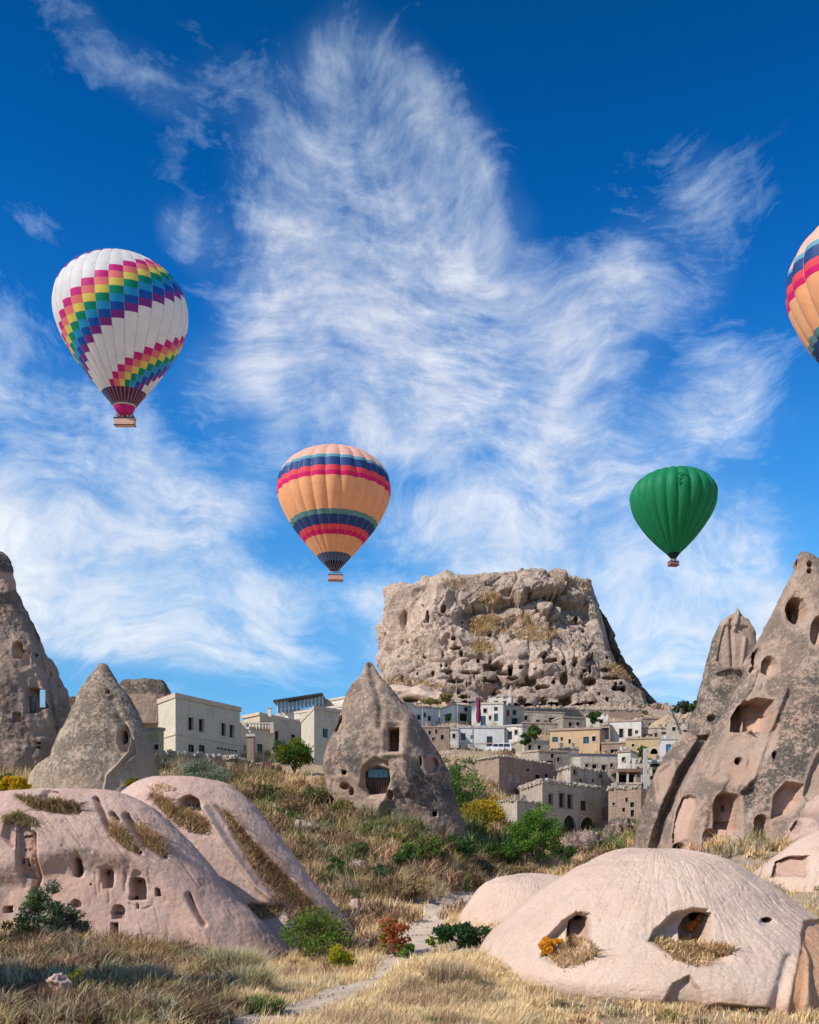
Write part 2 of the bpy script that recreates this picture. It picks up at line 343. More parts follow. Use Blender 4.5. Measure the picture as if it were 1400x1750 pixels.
# ------------------------------------------------------------------ the ground
CP = [(-600,8,1948),(-100,8,1948),(500,8,1948),(1100,8,1960),(1900,8,1990),(-300,20,1745),(0,20,1745),(200,20,1750),(450,20,1772),(700,20,1772),(1100,20,1830),(1400,20,1835),(1800,20,1840),
 (-300,27,1680),(0,27,1685),(200,27,1690),(450,26,1722),(540,27,1722),(600,27,1712),(700,27,1700),(900,27,1725),(1100,27,1732),(1400,27,1735),(1750,27,1735),
 (840,36,1604),(760,36,1622),(700,33.5,1646),(640,30.5,1684),(645,38,1676),(700,46,1622),(735,54,1585),(755,62,1560),(800,72,1538),(870,82,1520),(700,40,1648),
 (480,33,1678),(300,35,1664),(100,38,1640),(-100,38,1640),(0,42,1602),(200,46,1616),(400,44,1662),(560,44,1656),(640,42,1640),(-300,45,1590),(650,50,1600),
 (620,62,1562),(660,68,1522),(560,74,1482),(480,85,1402),(420,95,1346),(350,95,1341),(550,100,1336),(600,88,1402),(700,86,1432),(650,78,1472),(760,78,1487),(840,85,1487),
 (900,95,1478),(960,105,1470),(800,105,1425),(870,125,1427),(880,138,1424),(1000,128,1430),(1000,142,1428),(1080,125,1420),(1080,138,1412),(960,152,1395),(1040,152,1385),(850,147,1352),(800,147,1340),(700,140,1335),
 (850,160,1312),(850,168,1290),(850,180,1287),(950,165,1340),(950,180,1300),(1050,165,1335),(1050,180,1302),(760,182,1274),(700,190,1262),(850,196,1272),(950,200,1275),(1050,200,1275),(1120,162,1335),(1120,180,1302),(850,205,1248),(950,225,1252),(1060,215,1268),(750,210,1244),
 (1000,250,1240),(1100,280,1216),(1150,250,1240),(700,300,1208),(850,300,1214),(1000,300,1214),(1100,310,1208),(1200,250,1240),(1400,250,1250),(1700,250,1300),
 (150,80,1345),(30,85,1335),(-200,85,1340),(300,103,1318),(420,103,1336),(350,118,1312),(420,118,1310),(500,118,1308),(570,118,1310),(450,140,1292),(550,140,1292),(250,140,1296),(500,165,1266),(0,130,1275),(-300,140,1290),
 (0,300,1290),(400,300,1240),(550,300,1220),(-400,300,1340),(0,450,1310),(700,450,1240),(1400,450,1300),(1800,450,1330),(-400,450,1370),
 (-500,900,1420),(700,900,1380),(1700,900,1420),(-500,2800,1470),(700,2800,1468),(1700,2800,1470),
 (1100,68,1472),(1200,68,1464),(1300,66,1446),(1400,66,1432),(1700,66,1420),(1350,50,1502),(1400,45,1535),(1280,55,1478),(1000,60,1500),(880,60,1520),(1700,45,1540),(1200,50,1500),
 (1350,34,1640),(1200,38,1590),(900,40,1600),(950,50,1560)]
CP = np.array(CP, dtype=float)
def _ab(px, Y): return np.stack([(px-700)/1000.0*2.2, np.log(Y/20.0)*1.6], 1)
def _tps(r): return np.where(r > 1e-9, r*r*np.log(r+1e-12), 0)
_A = _ab(CP[:, 0], CP[:, 1]); _n = len(CP)
_K = _tps(np.sqrt(((_A[:, None]-_A[None])**2).sum(2))) + np.eye(_n)*.004
_Pm = np.hstack([np.ones((_n, 1)), _A]); _M = np.block([[_K, _Pm], [_Pm.T, np.zeros((3, 3))]])
_sol = np.linalg.solve(_M, np.concatenate([(H-CP[:, 2])/F, [0, 0, 0]]))
def terr_z(x, y, detail=True):
    x = np.asarray(x, float).ravel(); y = np.maximum(np.asarray(y, float).ravel(), 6.0)
    px = np.clip(700+F*x/y, -1000, 2300); a = _ab(px, np.minimum(y, 2800)); out = np.zeros(len(x))
    for i in range(0, len(x), 20000):
        q = a[i:i+20000]; r = np.sqrt(((q[:, None]-_A[None])**2).sum(2))
        out[i:i+20000] = _tps(r)@_sol[:_n] + _sol[_n] + q@_sol[_n+1:]
    z = out*y
    if detail:
        p = np.stack([x, y, np.zeros_like(x)], 1); sc_ = np.clip(y/45, .35, 3)
        z = z + fbm(p, .10, 3, .5, 3)*.55*sc_*smooth(y, 20, 60) + fbm(p, .45, 4, .55, 9)*.22*np.clip(y/45, .6, 2)
    return z
def build_ground():
    pxs = np.linspace(-900, 2300, 420); Ys = np.concatenate([np.linspace(6, 20, 12)[:-1], np.exp(np.linspace(np.log(20), np.log(420), 400)), np.exp(np.linspace(np.log(440), np.log(2800), 30))])
    U, YY = np.meshgrid(pxs, Ys); X = (U-700)/F*YY
    Z = terr_z(X, YY).reshape(X.shape); V = np.stack([X, YY, Z], 2).reshape(-1, 3)
    nu = len(pxs); i, j = np.meshgrid(np.arange(nu-1), np.arange(len(Ys)-1)); a = (j*nu+i).ravel()
    Fc = np.stack([a, a+1, a+nu+1, a+nu], 1)
    py = H-F*V[:, 2]/V[:, 1]; px = U.ravel()
    bare = smooth(V[:, 1], 112, 135)*smooth(fbm(V, .05, 4, .6, 22), -.35, .25)
    bare = np.maximum(bare, smooth(fbm(V, .16, 4, .6, 31), .05, .35)*.8)
    o = obj('ground', V, Fc, M_GROUND, origin=(0, 0, 0), col=np.stack([bare]*3, 1), smooth=True); tag(o, kind='structure')
    # the land beyond and beside the modelled hillside
    s = 6000; o = obj('plain', [(-s,-s,-90),(s,-s,-90),(s,s,-90),(-s,s,-90)], [(0,1,2,3)], M_GROUND, origin=(0,0,-90), col=np.zeros((4,3))); tag(o, kind='structure')
    # slope under and behind the viewer, joined on to the near edge of the hillside
    x0 = (pxs-700)/F*6.0; zed = terr_z(x0, np.full(nu, 6.0)); rows = [(6.0, 0, 1), (2, -.3, 1.6), (-10, -1.2, 5), (-60, -8, 20), (-300, -70, 60), (-1500, -95, 300)]
    V = np.concatenate([np.stack([x0*k, np.full(nu, y), zed+dz], 1) for (y, dz, k) in rows]); i, j = np.meshgrid(np.arange(nu-1), np.arange(len(rows)-1)); a = (j*nu+i).ravel()
    o = obj('slope', V, np.stack([a+nu, a+nu+1, a+1, a], 1), M_GROUND, origin=(0, 0, 0), col=np.zeros((len(V), 3)), smooth=True); tag(o, kind='structure')
build_ground()
_gp = np.arange(-300, 1701, 8.0); _gY = np.exp(np.linspace(np.log(14), np.log(420), 320))
_GU, _GY = np.meshgrid(_gp, _gY, indexing='ij'); _GS = (terr_z((_GU-700)/F*_GY, _GY).reshape(_GU.shape))/_GY
_GM = np.maximum.accumulate(_GS, axis=1)
def ground_hit(px, py, ymin=14.0):
    """where the view ray through a point of the photograph meets the ground"""
    px = np.atleast_1d(np.asarray(px, float)); py = np.atleast_1d(np.asarray(py, float))
    i = np.clip(np.round((px+300)/8).astype(int), 0, len(_gp)-1); s = (H-py)/F; out = np.full(len(px), np.nan)
    k0 = int(np.searchsorted(_gY, ymin))
    for k in range(0, len(px), 20000):
        m = _GS[i[k:k+20000], k0:] >= s[k:k+20000, None]; f = m.argmax(1); ok = m.any(1)
        out[k:k+20000] = np.where(ok, _gY[k0+f], np.nan)
    return out
def gpoint(px, py, ymin=14.0, Y=None):
    if Y is None: Y = float(ground_hit(px, py, ymin)[0])
    if not Y == Y: Y = 60.0
    x = (px-700)/F*Y; return Vector((x, Y, float(terr_z([x], [Y])[0])))
# ---- the footpath: a worn strip lying on the ground
def build_path():
    ctr = [(395,19.5,1.0),(440,22,1.05),(500,25,1.2),(570,28.5,1.35),(640,33,1.3),(682,40,1.4),(705,46,1.55),(725,52,1.6),(742,59,1.8),(775,66,1.9),(815,73,1.4),(870,81,1.0),(905,88,.8)]
    c = np.array(ctr); t = np.linspace(0, len(c)-1, 150); k = np.arange(len(c))
    px, Y, hw = [np.interp(t, k, c[:, i]) for i in range(3)]; hw = hw*.85; x = (px-700)/F*Y
    x = np.convolve(np.pad(x, 4, 'edge'), np.ones(9)/9, 'valid'); Y = np.convolve(np.pad(Y, 4, 'edge'), np.ones(9)/9, 'valid')
    dx, dy = np.gradient(x), np.gradient(Y); L = np.hypot(dx, dy); nx, ny = dy/L, -dx/L; V = []
    nn = 12
    for q in range(nn+1):
        f = q/nn*2-1; jit = .88+.42*fbm(np.stack([x, Y, np.full_like(x, 3.0*np.sign(f))], 1), .7, 4, .6, 4)
        V.append(np.stack([x+nx*f*hw*jit, Y+ny*f*hw*jit], 1))
    V = np.stack(V, 1).reshape(-1, 2); ff = np.tile(np.linspace(-1, 1, nn+1), len(x)); z = terr_z(V[:, 0], V[:, 1])+.05-.05*np.abs(ff)**4-.035*np.exp(-((np.abs(ff)-.42)/.16)**2)+.02*fbm(np.column_stack([V, np.zeros(len(V))]), 3.0, 3, .6, 6)
    V = np.column_stack([V, z]); i, j = np.meshgrid(np.arange(nn), np.arange(len(x)-1)); a = (j*(nn+1)+i).ravel()
    o = obj('path', V, np.stack([a, a+1, a+nn+2, a+nn+1], 1), M_PATH, origin=(0, 0, 0), smooth=True); tag(o, kind='structure')
    return x, Y, hw
PATH = build_path()
# ------------------------------------------------------------------ rock formations
def poly_sd(px, py, poly):
    """signed distance to a closed outline, positive inside (in photograph pixels)"""
    pts = np.array(poly, float); n = len(pts); d = np.full(len(px), 1e9); ins = np.zeros(len(px), bool)
    for k in range(n):
        x1, y1 = pts[k]; x2, y2 = pts[(k+1) % n]; ex, ey = x2-x1, y2-y1; L = ex*ex+ey*ey+1e-9
        t = np.clip(((px-x1)*ex+(py-y1)*ey)/L, 0, 1); d = np.minimum(d, np.hypot(px-x1-t*ex, py-y1-t*ey))
        c = ((y1 > py) != (y2 > py)) & (px < (x2-x1)*(py-y1)/((y2-y1) if abs(y2-y1) > 1e-9 else 1e-9)+x1); ins ^= c
    return np.where(ins, d, -d)
def line_d(px, py, pts):
    d = np.full(len(px), 1e9); pts = np.array(pts, float)
    for k in range(len(pts)-1):
        x1, y1 = pts[k]; ex, ey = pts[k+1]-pts[k]; t = np.clip(((px-x1)*ex+(py-y1)*ey)/(ex*ex+ey*ey+1e-9), 0, 1)
        d = np.minimum(d, np.hypot(px-x1-t*ex, py-y1-t*ey))
    return d
def ell(cx, cy, rx, ry, tilt=0, n=18):
    c, s = math.cos(math.radians(tilt)), math.sin(math.radians(tilt))
    return [(cx+rx*math.cos(a)*c-ry*math.sin(a)*s, cy+rx*math.cos(a)*s+ry*math.sin(a)*c) for a in (2*math.pi*k/n for k in range(n))]
def rect(cx, cy, w_, h_): return [(cx-w_/2, cy-h_/2), (cx+w_/2, cy-h_/2), (cx+w_/2, cy+h_/2), (cx-w_/2, cy+h_/2)]
def arch(cx, cy, w_, h_, r=.9):
    top = cy-h_/2; s = top+w_/2*r
    return [(cx-w_/2, cy+h_/2)]+[(cx-w_/2*math.cos(a), s-w_/2*r*math.sin(a)) for a in (math.pi*k/8 for k in range(9))]+[(cx+w_/2, cy+h_/2)]
class Rock: pass
def rock(name, label, cat, sil, Y, mat, dr=.9, res=1.7, n=2.0, dmin=0.0, disp=None, feats=(), attr=None, group=None, shift=None, cave_mat=None, soften=3):
    """A carved, weathered rock: rings stacked from its outline, displaced by noise, openings pushed in; each opening is a part."""
    s = np.array(sil, float); cx = (s[:, 1]+s[:, 2])/2; hw = (s[:, 2]-s[:, 1])/2
    seg = np.hypot(np.diff(s[:, 0]), np.maximum(np.abs(np.diff(hw)), np.abs(np.diff(s[:, 1])))*.8); A = np.concatenate([[0], np.cumsum(seg)])
    nr = max(int(A[-1]/res), 12); t = np.linspace(0, A[-1], nr)
    PY, CX, HW = [np.interp(t, A, q) for q in (s[:, 0], cx, hw)]
    if soften:
        k = np.ones(2*soften+1)/(2*soften+1)
        CX = np.convolve(np.pad(CX, soften, 'edge'), k, 'valid'); HW2 = np.convolve(np.pad(HW, soften, 'edge'), k, 'valid'); HW = HW2*(np.minimum(1, HW/np.maximum(HW2, 1e-6)) if False else 1)
        HW[0] = .3
    nf = int(min(max(math.pi*HW.max()/res, 24), 620)); nb = 30
    th = np.concatenate([np.linspace(0, math.pi, nf, endpoint=False), np.linspace(math.pi, 2*math.pi, nb, endpoint=False)]); nt = len(th)
    c, sn = np.cos(th), np.sin(th); cs = np.sign(c)*np.abs(c)**(2/n); ss = np.sign(sn)*np.abs(sn)**(2/n)
    Wd = HW/F*Y; Dp = Wd*dr+dmin*(1-np.exp(-Wd/max(dmin, .01)))
    sh = np.zeros(nr) if shift is None else np.interp(PY, shift[0], shift[1])
    X = (CX[:, None]-700)/F*Y + Wd[:, None]*cs[None]; YY = Y+sh[:, None]-Dp[:, None]*ss[None]; Z = np.repeat(((H-PY)/F*Y)[:, None], nt, 1)
    G = np.stack([X, YY, Z], 2)
    du = np.roll(G, -1, 1)-np.roll(G, 1, 1); dv = np.gradient(G, axis=0); N = np.cross(dv, du); N /= np.maximum(np.linalg.norm(N, axis=2, keepdims=True), 1e-9)
    rad = G-np.stack([(CX/F*Y-700/F*Y), np.full(nr, Y)+sh, G[:, 0, 2]], 1)[:, None]; sg = np.sign((N*rad).sum(2).mean()); N *= sg if sg != 0 else 1
    V = G.reshape(-1, 3); Nn = N.reshape(-1, 3); front = np.tile(th < math.pi+.01, nr)
    R = Rock(); R.px0 = 700+F*V[:, 0]/V[:, 1]; R.py0 = H-F*V[:, 2]/V[:, 1]
    if disp is not None:
        dsp = disp(V, R.px0, R.py0, Nn)*np.repeat(smooth(Wd, 0, max(min(1.2, Wd.max()*.5), Wd.max()*.09)), nt)
        V = V+Nn*dsp[:, None]
    px = 700+F*V[:, 0]/V[:, 1]; py = H-F*V[:, 2]/V[:, 1]
    col = np.zeros((len(V), 3)); col[:, 0] = 1.0
    if attr is not None: col = attr(V, px, py, col)
    gid = np.zeros(len(V), int); names = {}; push = np.zeros(len(V))
    wob = fbm(V, 1.1*60/Y, 3, .6, 77)
    for fi, ft in enumerate(feats, 1):
        pts = ft['p']; dep = ft.get('d', 1.0); edge = ft.get('e', 1.6); a = np.array(pts, float)
        if ft.get('line'):
            dd = line_d(px, py, pts); wd = ft['line']; k = np.exp(-(dd/wd)**2)*front; push += dep*k
            if 'lich' in ft: col[:, 0] *= 1-ft['lich']*np.exp(-(dd/(wd*1.2))**2)
            if 'dark' in ft: col[:, 2] = np.maximum(col[:, 2], ft['dark']*np.exp(-(dd/(wd*.7))**2))
            continue
        mg = max(edge, ft.get('halo', 0))+6
        bb = front & (px > a[:, 0].min()-mg) & (px < a[:, 0].max()+mg) & (py > a[:, 1].min()-mg) & (py < a[:, 1].max()+mg)
        ix = np.nonzero(bb)[0]
        if not len(ix): continue
        sd = poly_sd(px[ix], py[ix], pts)+wob[ix]*ft.get('wob', 1.9)
        push[ix] += dep*smooth(sd, -edge*.15, edge)
        if 'halo' in ft: col[ix, 0] *= 1-ft.get('clean', .9)*smooth(sd, -ft['halo'], 0)
        if 'warm' in ft: col[ix, 1] = np.maximum(col[ix, 1], ft['warm']*smooth(sd, -4, 4))
        if 'dark' in ft: col[ix, 2] = np.maximum(col[ix, 2], ft['dark']*smooth(sd, -2, 3))
        if ft.get('name'):
            m = ix[sd > edge*.1]; gid[m] = fi; names[fi] = ft
    V = V+np.array([0.06, 1.0, 0.0])*push[:, None]
    R.V, R.N, R.px, R.py, R.front = V, Nn, px, py, front; R.Y = Y
    i, j = np.meshgrid(np.arange(nt), np.arange(nr-1)); i2 = (i+1) % nt
    Fc = np.stack([(j*nt+i), ((j+1)*nt+i), ((j+1)*nt+i2), (j*nt+i2)], 2).reshape(-1, 4)
    base = (float(V[:, 0].mean()), Y, float(V[:, 2].min())); T = thing(name, base, label, cat, group); R.T = T
    fg = np.where((gid[Fc] > 0).all(1), gid[Fc].min(1), 0)
    cap = np.arange(nt)[None, :]
    def sub(nm, faces, mt, label=None):
        u, inv = np.unique(faces.ravel(), return_inverse=True); o = obj(nm, V[u], inv.reshape(faces.shape), mt, T, col=col[u], smooth=True)
        if label: o['label'] = label
        return o
    body = sub('rock_body', Fc[fg == 0], mat)
    tops = obj('rock_top', V[:nt], [tuple(range(nt))], mat, T, col=col[:nt]) if False else None
    for fi, ft in names.items():
        ff = Fc[fg == fi]
        if len(ff) > 2: sub(ft['name'], ff, ft.get('mat', cave_mat or M_CAVE), ft.get('label'))
    R.G = V.reshape(nr, nt, 3); R.nr, R.nt = nr, nt
    return R
def cave(p, d=1.5, e=1.6, name='cave_opening', **k): return dict(p=p, d=d, e=e, name=name, **k)
def hollow(p, d=.6, e=14, **k): return dict(p=p, d=d, e=e, **k)
def groove(p, w_=5, d=.4, **k): return dict(p=p, line=w_, d=d, **k)
BAL = ('front',)
def d_cone(amp=1.0, s=1.0, seed=0, flute=.5):
    def f(V, px, py, N):
        q = V*np.array([1, 1, .28]); e = fbm(q, .22*s, 4, .5, seed)*.95*flute
        a = fbm(V, .32*s, 4, .55, seed+5)*.6; b = fbm(V, 1.3*s, 4, .6, seed+9)*.20; c = fbm(V, 4.5*s, 3, .6, seed+12)*.055
        d1, d2, _, _ = cellular(V, 1.4*s, seed+3); g = -(np.clip(.5-d1, 0, 1))*.16
        return amp*(e+a+b+c+g)
    return f
# right big chimney
def cone_attr(lo, hi, base=1.0, seed=0, warmlow=0):
    def f(V, px, py, col):
        n1 = fbm(V, .16, 3, .5, seed+40); col[:, 0] = base*np.clip(.75+.9*n1, .15, 1)*(1-smooth(py, lo, hi)*.45)
        col[:, 1] = warmlow*smooth(fbm(V, .3, 3, .5, seed+44), .2, .6)
        return col
    return f
R_CONE = rock('fairy_chimney', 'tallest grey speckled rock cone with a large square cave, cut off by the right edge', 'rock cone',
  [(942,1371,1375),(948,1363,1385),(956,1360,1396),(972,1356,1406),(1000,1342,1420),(1033,1329,1438),(1069,1312,1460),(1090,1301,1472),(1130,1284,1490),(1166,1268,1506),(1196,1250,1520),(1227,1236,1535),
   (1263,1213,1550),(1293,1195,1562),(1327,1177,1575),(1360,1162,1590),(1405,1144,1605),(1445,1128,1620),(1490,1118,1640),(1530,1110,1650)], 75, M_CONE, dr=.85, res=1.7,
  soften=1, disp=d_cone(.45, 1.0, 1, .8), attr=cone_attr(1380, 1470, 1.0, 1, .2), feats=[
   cave(ell(1363,962,4,6), .8, warm=.6), cave(ell(1385,964,6,5), .8, warm=.6), cave(ell(1384,976,5,4), 1.2),
   hollow(ell(1364,1042,26,34), .4, 12, halo=8, clean=.6), cave(ell(1363,1041,19,23), 2.6, 2.2, label='large rounded cave high on the cone', warm=.25, halo=5),
   cave([(1366,1022),(1376,1022),(1378,1058),(1372,1058)], 1.6, 1.5, name='inner_passage'),
   cave(ell(1398,1078,13,26,10), 1.2, 5, halo=10, name='cave_hollow'), cave(ell(1293,1123,8,16,18), 2.6, 1.6, label='dark slit cave', halo=4),
   cave(ell(1316,1138,14,17), 1.2, 3, halo=6, name='cave_hollow'), cave(ell(1288,1144,9,6,-30), .9, 2, halo=5), groove([(1301,1150),(1290,1180),(1276,1200)], 6, .5, lich=.7),
   hollow([(1240,1262),(1255,1240),(1330,1240),(1322,1275),(1290,1330),(1255,1340),(1215,1330),(1225,1285)], .5, 20, halo=10, clean=.9),
   cave([(1248,1250),(1249,1227),(1261,1207),(1274,1198),(1293,1192),(1324,1196),(1322,1221),(1315,1247)], 3.0, 2.2, label='wide square cave with orange bounce light tinted into its rock', warm=.15, halo=6),  # warm tint puts bounced light into the cave colour
   groove([(1283,1196),(1282,1248)], 2.2, -1.0), cave(ell(1266,1299,8,7), 2.2, 1.5), cave(ell(1325,1291,5,7), 2.0, 1.5),
   groove([(1340,1180),(1310,1260),(1285,1330),(1262,1350)], 7, -.5), groove([(1276,1300),(1270,1345)], 8, -.35), groove([(1240,1330),(1205,1380),(1190,1470)], 10, -.5),
   cave([(1150,1425),(1157,1385),(1166,1362),(1178,1358),(1193,1363),(1195,1374),(1184,1404),(1178,1432),(1150,1442)], .9, 2.2, name='masonry_infill', label='doorway walled up with rubble masonry', halo=5),
   cave(ell(1163,1447,11,6), 2.0, 1.6), hollow([(1135,1462),(1150,1436),(1180,1430),(1195,1448),(1180,1475)], .4, 8, halo=5),
   hollow(arch(1243,1392,52,80), .5, 8, halo=6, clean=.8), cave(arch(1243,1386,43,62,.5), 1.8, 2.2, label='arched chapel cave with a small black window', halo=5, warm=.1),
   cave([(1222,1402),(1262,1402),(1258,1428),(1226,1428)], .6, 2), cave(rect(1250,1378,5,9), 1.6, 1.0, name='window_opening', mat=DARK),
   cave(arch(1213,1436,30,40), .9, 2.5, name='masonry_infill', halo=5), cave(arch(1303,1412,26,40), 1.6, 3, halo=5, warm=.1),
   cave([(1318,1400),(1322,1360),(1345,1335),(1375,1340),(1372,1370),(1350,1395)], 1.3, 6, halo=8, warm=.1, name='cave_hollow'),
   hollow([(1370,1360),(1385,1310),(1400,1285),(1420,1290),(1420,1360),(1390,1380)], .5, 8, halo=10, clean=1.0)])
R_SLAB = rock('leaning_rock_slab', 'leaning grey rock slab against the left foot of the tallest cone', 'rock',
  [(1251,1168,1176),(1257,1162,1186),(1270,1152,1197),(1290,1141,1203),(1320,1122,1206),(1345,1112,1204),(1384,1098,1200),(1427,1086,1196),(1462,1080,1196),(1500,1076,1200)], 82, M_CONE, dr=.6, res=1.8,
  disp=d_cone(.5, 1.1, 21, .6), attr=cone_attr(1420, 1500, .8, 21), feats=[groove([(1197,1275),(1165,1330),(1135,1400),(1118,1470)], 5, .5, dark=.3), groove([(1190,1262),(1150,1320),(1118,1400),(1095,1470)], 7, -.5), hollow([(1118,1320),(1150,1300),(1150,1340),(1125,1370)], .2, 8, halo=6)])
R_BACK = rock('distant_pinnacle', 'pointed pinkish rock pinnacle standing behind the tallest cone', 'rock pinnacle',
  [(1040,1259,1262),(1047,1256,1265),(1054,1246,1270),(1058,1236,1279),(1066,1230,1284),(1078,1224,1290),(1093,1219,1293),(1127,1208,1298),(1160,1201,1304),(1196,1190,1310),(1225,1181,1345),(1260,1175,1355)], 150, M_CONE, dr=.6, res=1.7, n=2.6,
  soften=0, disp=d_cone(.55, .6, 33, .5), attr=lambda V, px, py, col: np.stack([np.clip(1.0-smooth(px, 1222, 1238)*smooth(-py, -1150, -1130)*.8, .15, 1), np.zeros(len(V)), np.zeros(len(V))], 1),
  feats=[groove([(1250,1060),(1252,1100),(1254,1140)], 3, .5), groove([(1275,1090),(1268,1150)], 3, -.4), hollow([(1224,1130),(1237,1065),(1280,1068),(1300,1090),(1290,1142),(1235,1140)], .5, 4), groove([(1262,1046),(1256,1075)], 3, -.5),
   cave(ell(1217,1228,8,6), 2, 2), groove([(1225,1150),(1245,1143),(1262,1146)], 3, -.7)])
R_CENT = rock('fairy_chimney', 'central grey rock cone with a blue framed window, standing in front of the village', 'rock cone',
  [(1131,625,634),(1135,623,639),(1139,622,642),(1154,612,651),(1171,600,664),(1186,591,677),(1205,584,690),(1226,576,705),(1240,570,716),(1254,565,727),(1270,558,738),(1284,553,747),(1301,550,756),(1323,552,768),(1344,556,773),(1357,562,778),(1372,571,782),(1395,580,788),(1420,586,797),(1450,590,804),(1480,590,810)],
  90, M_CONE, dr=.8, res=1.6, soften=1, disp=d_cone(.48, 1.0, 51, .7), attr=cone_attr(1340, 1420, 1.0, 51, .3), feats=[
   hollow(rect(671,1262,34,56), .35, 8, halo=5, clean=.9), cave(rect(672,1263,19,41), 3.4, 1.6, name='door_opening', label='tall black doorway in the cone', halo=3, wob=.5), 
   hollow([(612,1345),(618,1310),(632,1298),(642,1293),(664,1300),(672,1316),(664,1345),(655,1364),(628,1364)], .6, 6, halo=6),
   cave([(622,1342),(621,1318),(630,1310),(645,1307),(664,1313),(667,1335),(660,1355),(630,1357)], 2.0, 2, label='arched cave room holding the blue window', halo=3),
   cave(ell(578,1237,5,16,20), 1.4, 2, warm=.7, halo=2), cave(ell(588,1320,4,4), 1.4, 1.2, mat=DARK), cave(ell(589,1343,9,7), 1.0, 3, halo=5), cave(ell(600,1352,5,8), 1.0, 2.5, halo=5),
   cave(ell(667,1358,5,8), 1.2, 2, halo=4), cave([(650,1420),(652,1398),(664,1384),(668,1392),(664,1422)], 1.2, 3, halo=6, warm=.3), cave(rect(742,1390,12,12), .25, 1.2, name='window_surround', mat=SURR, wob=.3), cave(rect(742,1390,8,9), 1.2, 1.0, name='window_opening', mat=DARK, wob=.2),
   cave(ell(738,1308,12,15,15), .9, 4, halo=8, warm=.2, name='cave_hollow'), cave(ell(719,1300,3,9), .8, 1.5), groove([(672,1350),(650,1375),(636,1410)], 6, -.5, lich=.4), groove([(700,1230),(690,1300),(700,1350)], 10, -.5), groove([(632,1140),(650,1200),(650,1240)], 6, .35),
   hollow([(560,1330),(600,1325),(640,1365),(655,1420),(600,1400),(565,1360)], .3, 10, halo=10, clean=.9), groove([(655,1290),(690,1288),(705,1295)], 5, -.35, lich=.9), groove([(660,1215),(700,1285),(735,1360)], 8, .3)])
R_LEFT = rock('fairy_chimney', 'tan rock cone with a small oval window, standing left of the cream house', 'rock cone',
  [(1133,171,177),(1136,168,183),(1141,166,186),(1165,149,199),(1189,137,218),(1218,125,237),(1244,113,249),(1271,101,259),(1297,90,267),(1307,72,269),(1324,57,272),(1350,50,277),(1380,46,282)], 78, M_CONE2, dr=.85, res=1.6,
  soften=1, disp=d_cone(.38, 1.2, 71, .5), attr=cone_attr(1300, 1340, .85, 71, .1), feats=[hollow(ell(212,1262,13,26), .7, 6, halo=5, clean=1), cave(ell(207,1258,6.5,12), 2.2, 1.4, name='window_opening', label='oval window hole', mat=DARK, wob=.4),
   groove([(225,1262),(222,1285),(205,1305),(185,1325),(180,1352)], 2.5, -.35, lich=1), groove([(230,1262),(236,1290),(215,1305)], 2.0, -.25, lich=1), groove([(190,1195),(212,1240)], 6, .25), cave(ell(184,1182,4,4), .5, 2)])
R_TOW = rock('rock_tower', 'tall dark rock tower with a capstone and carved rooms at the left edge', 'rock tower',
  [(942,-22,6),(946,-45,15),(960,-58,22),(975,-62,27),(980,-60,26),(1000,-60,29),(1009,-62,31),(1016,-66,36),(1024,-68,38),(1034,-70,39),(1048,-76,44),(1064,-85,51),(1110,-108,73),(1151,-130,96),(1182,-146,110),(1211,-160,120),(1242,-175,130),(1290,-190,137),(1350,-210,142),(1400,-220,146)],
  90, M_CONE, dr=.8, res=1.8, disp=d_cone(.75, 1.0, 91, .7), attr=cone_attr(1180, 1300, .95, 91, .2), feats=[
   cave([(-30,976),(25,980),(29,1008),(0,1012),(-30,1010)], .1, 3, name='pink_neck', halo=4), cave(arch(30,1112,18,30), .9, 2, warm=.6, halo=6), cave(rect(45,1125,14,28), .5, 3, halo=6), cave(rect(58,1118,7,5), 1.6, 1.2, mat=DARK),
   hollow([(30,1150),(60,1140),(70,1170),(82,1222),(98,1262),(60,1262),(42,1220),(35,1180)], .3, 10, halo=8, clean=.8),
   cave([(41,1218),(42,1176),(52,1173),(72,1178),(82,1210),(70,1212),(62,1218)], 1.6, 1.6, name='window_opening', label='large square window opening', wob=.5), cave(rect(29,1227,14,16), .8, 1.5), cave(ell(82,1152,7,8), .5, 3, warm=.3, halo=3), cave(rect(65,1270,8,4), 1.0, 1.2, mat=DARK), cave(rect(65,1277,8,4), 1.0, 1.2, mat=DARK), cave(rect(98,1172,4,4), 1, 1.2),
   groove([(50,1064),(80,1170),(100,1290)], 5, .45, dark=.25), groove([(30,1020),(60,1090)], 6, .4)])
def part_box(parent, name, px, py, wpx, hpx, Y, mat, dy=.08, label=None, kids=None):
    x0, _, z0 = P(px-wpx/2, py+hpx/2, Y); x1, _, z1 = P(px+wpx/2, py-hpx/2, Y)
    b = MB().box(((x0+x1)/2, Y, (z0+z1)/2), (x1-x0, dy, z1-z0)); return b.build(name, mat, parent, label=label)
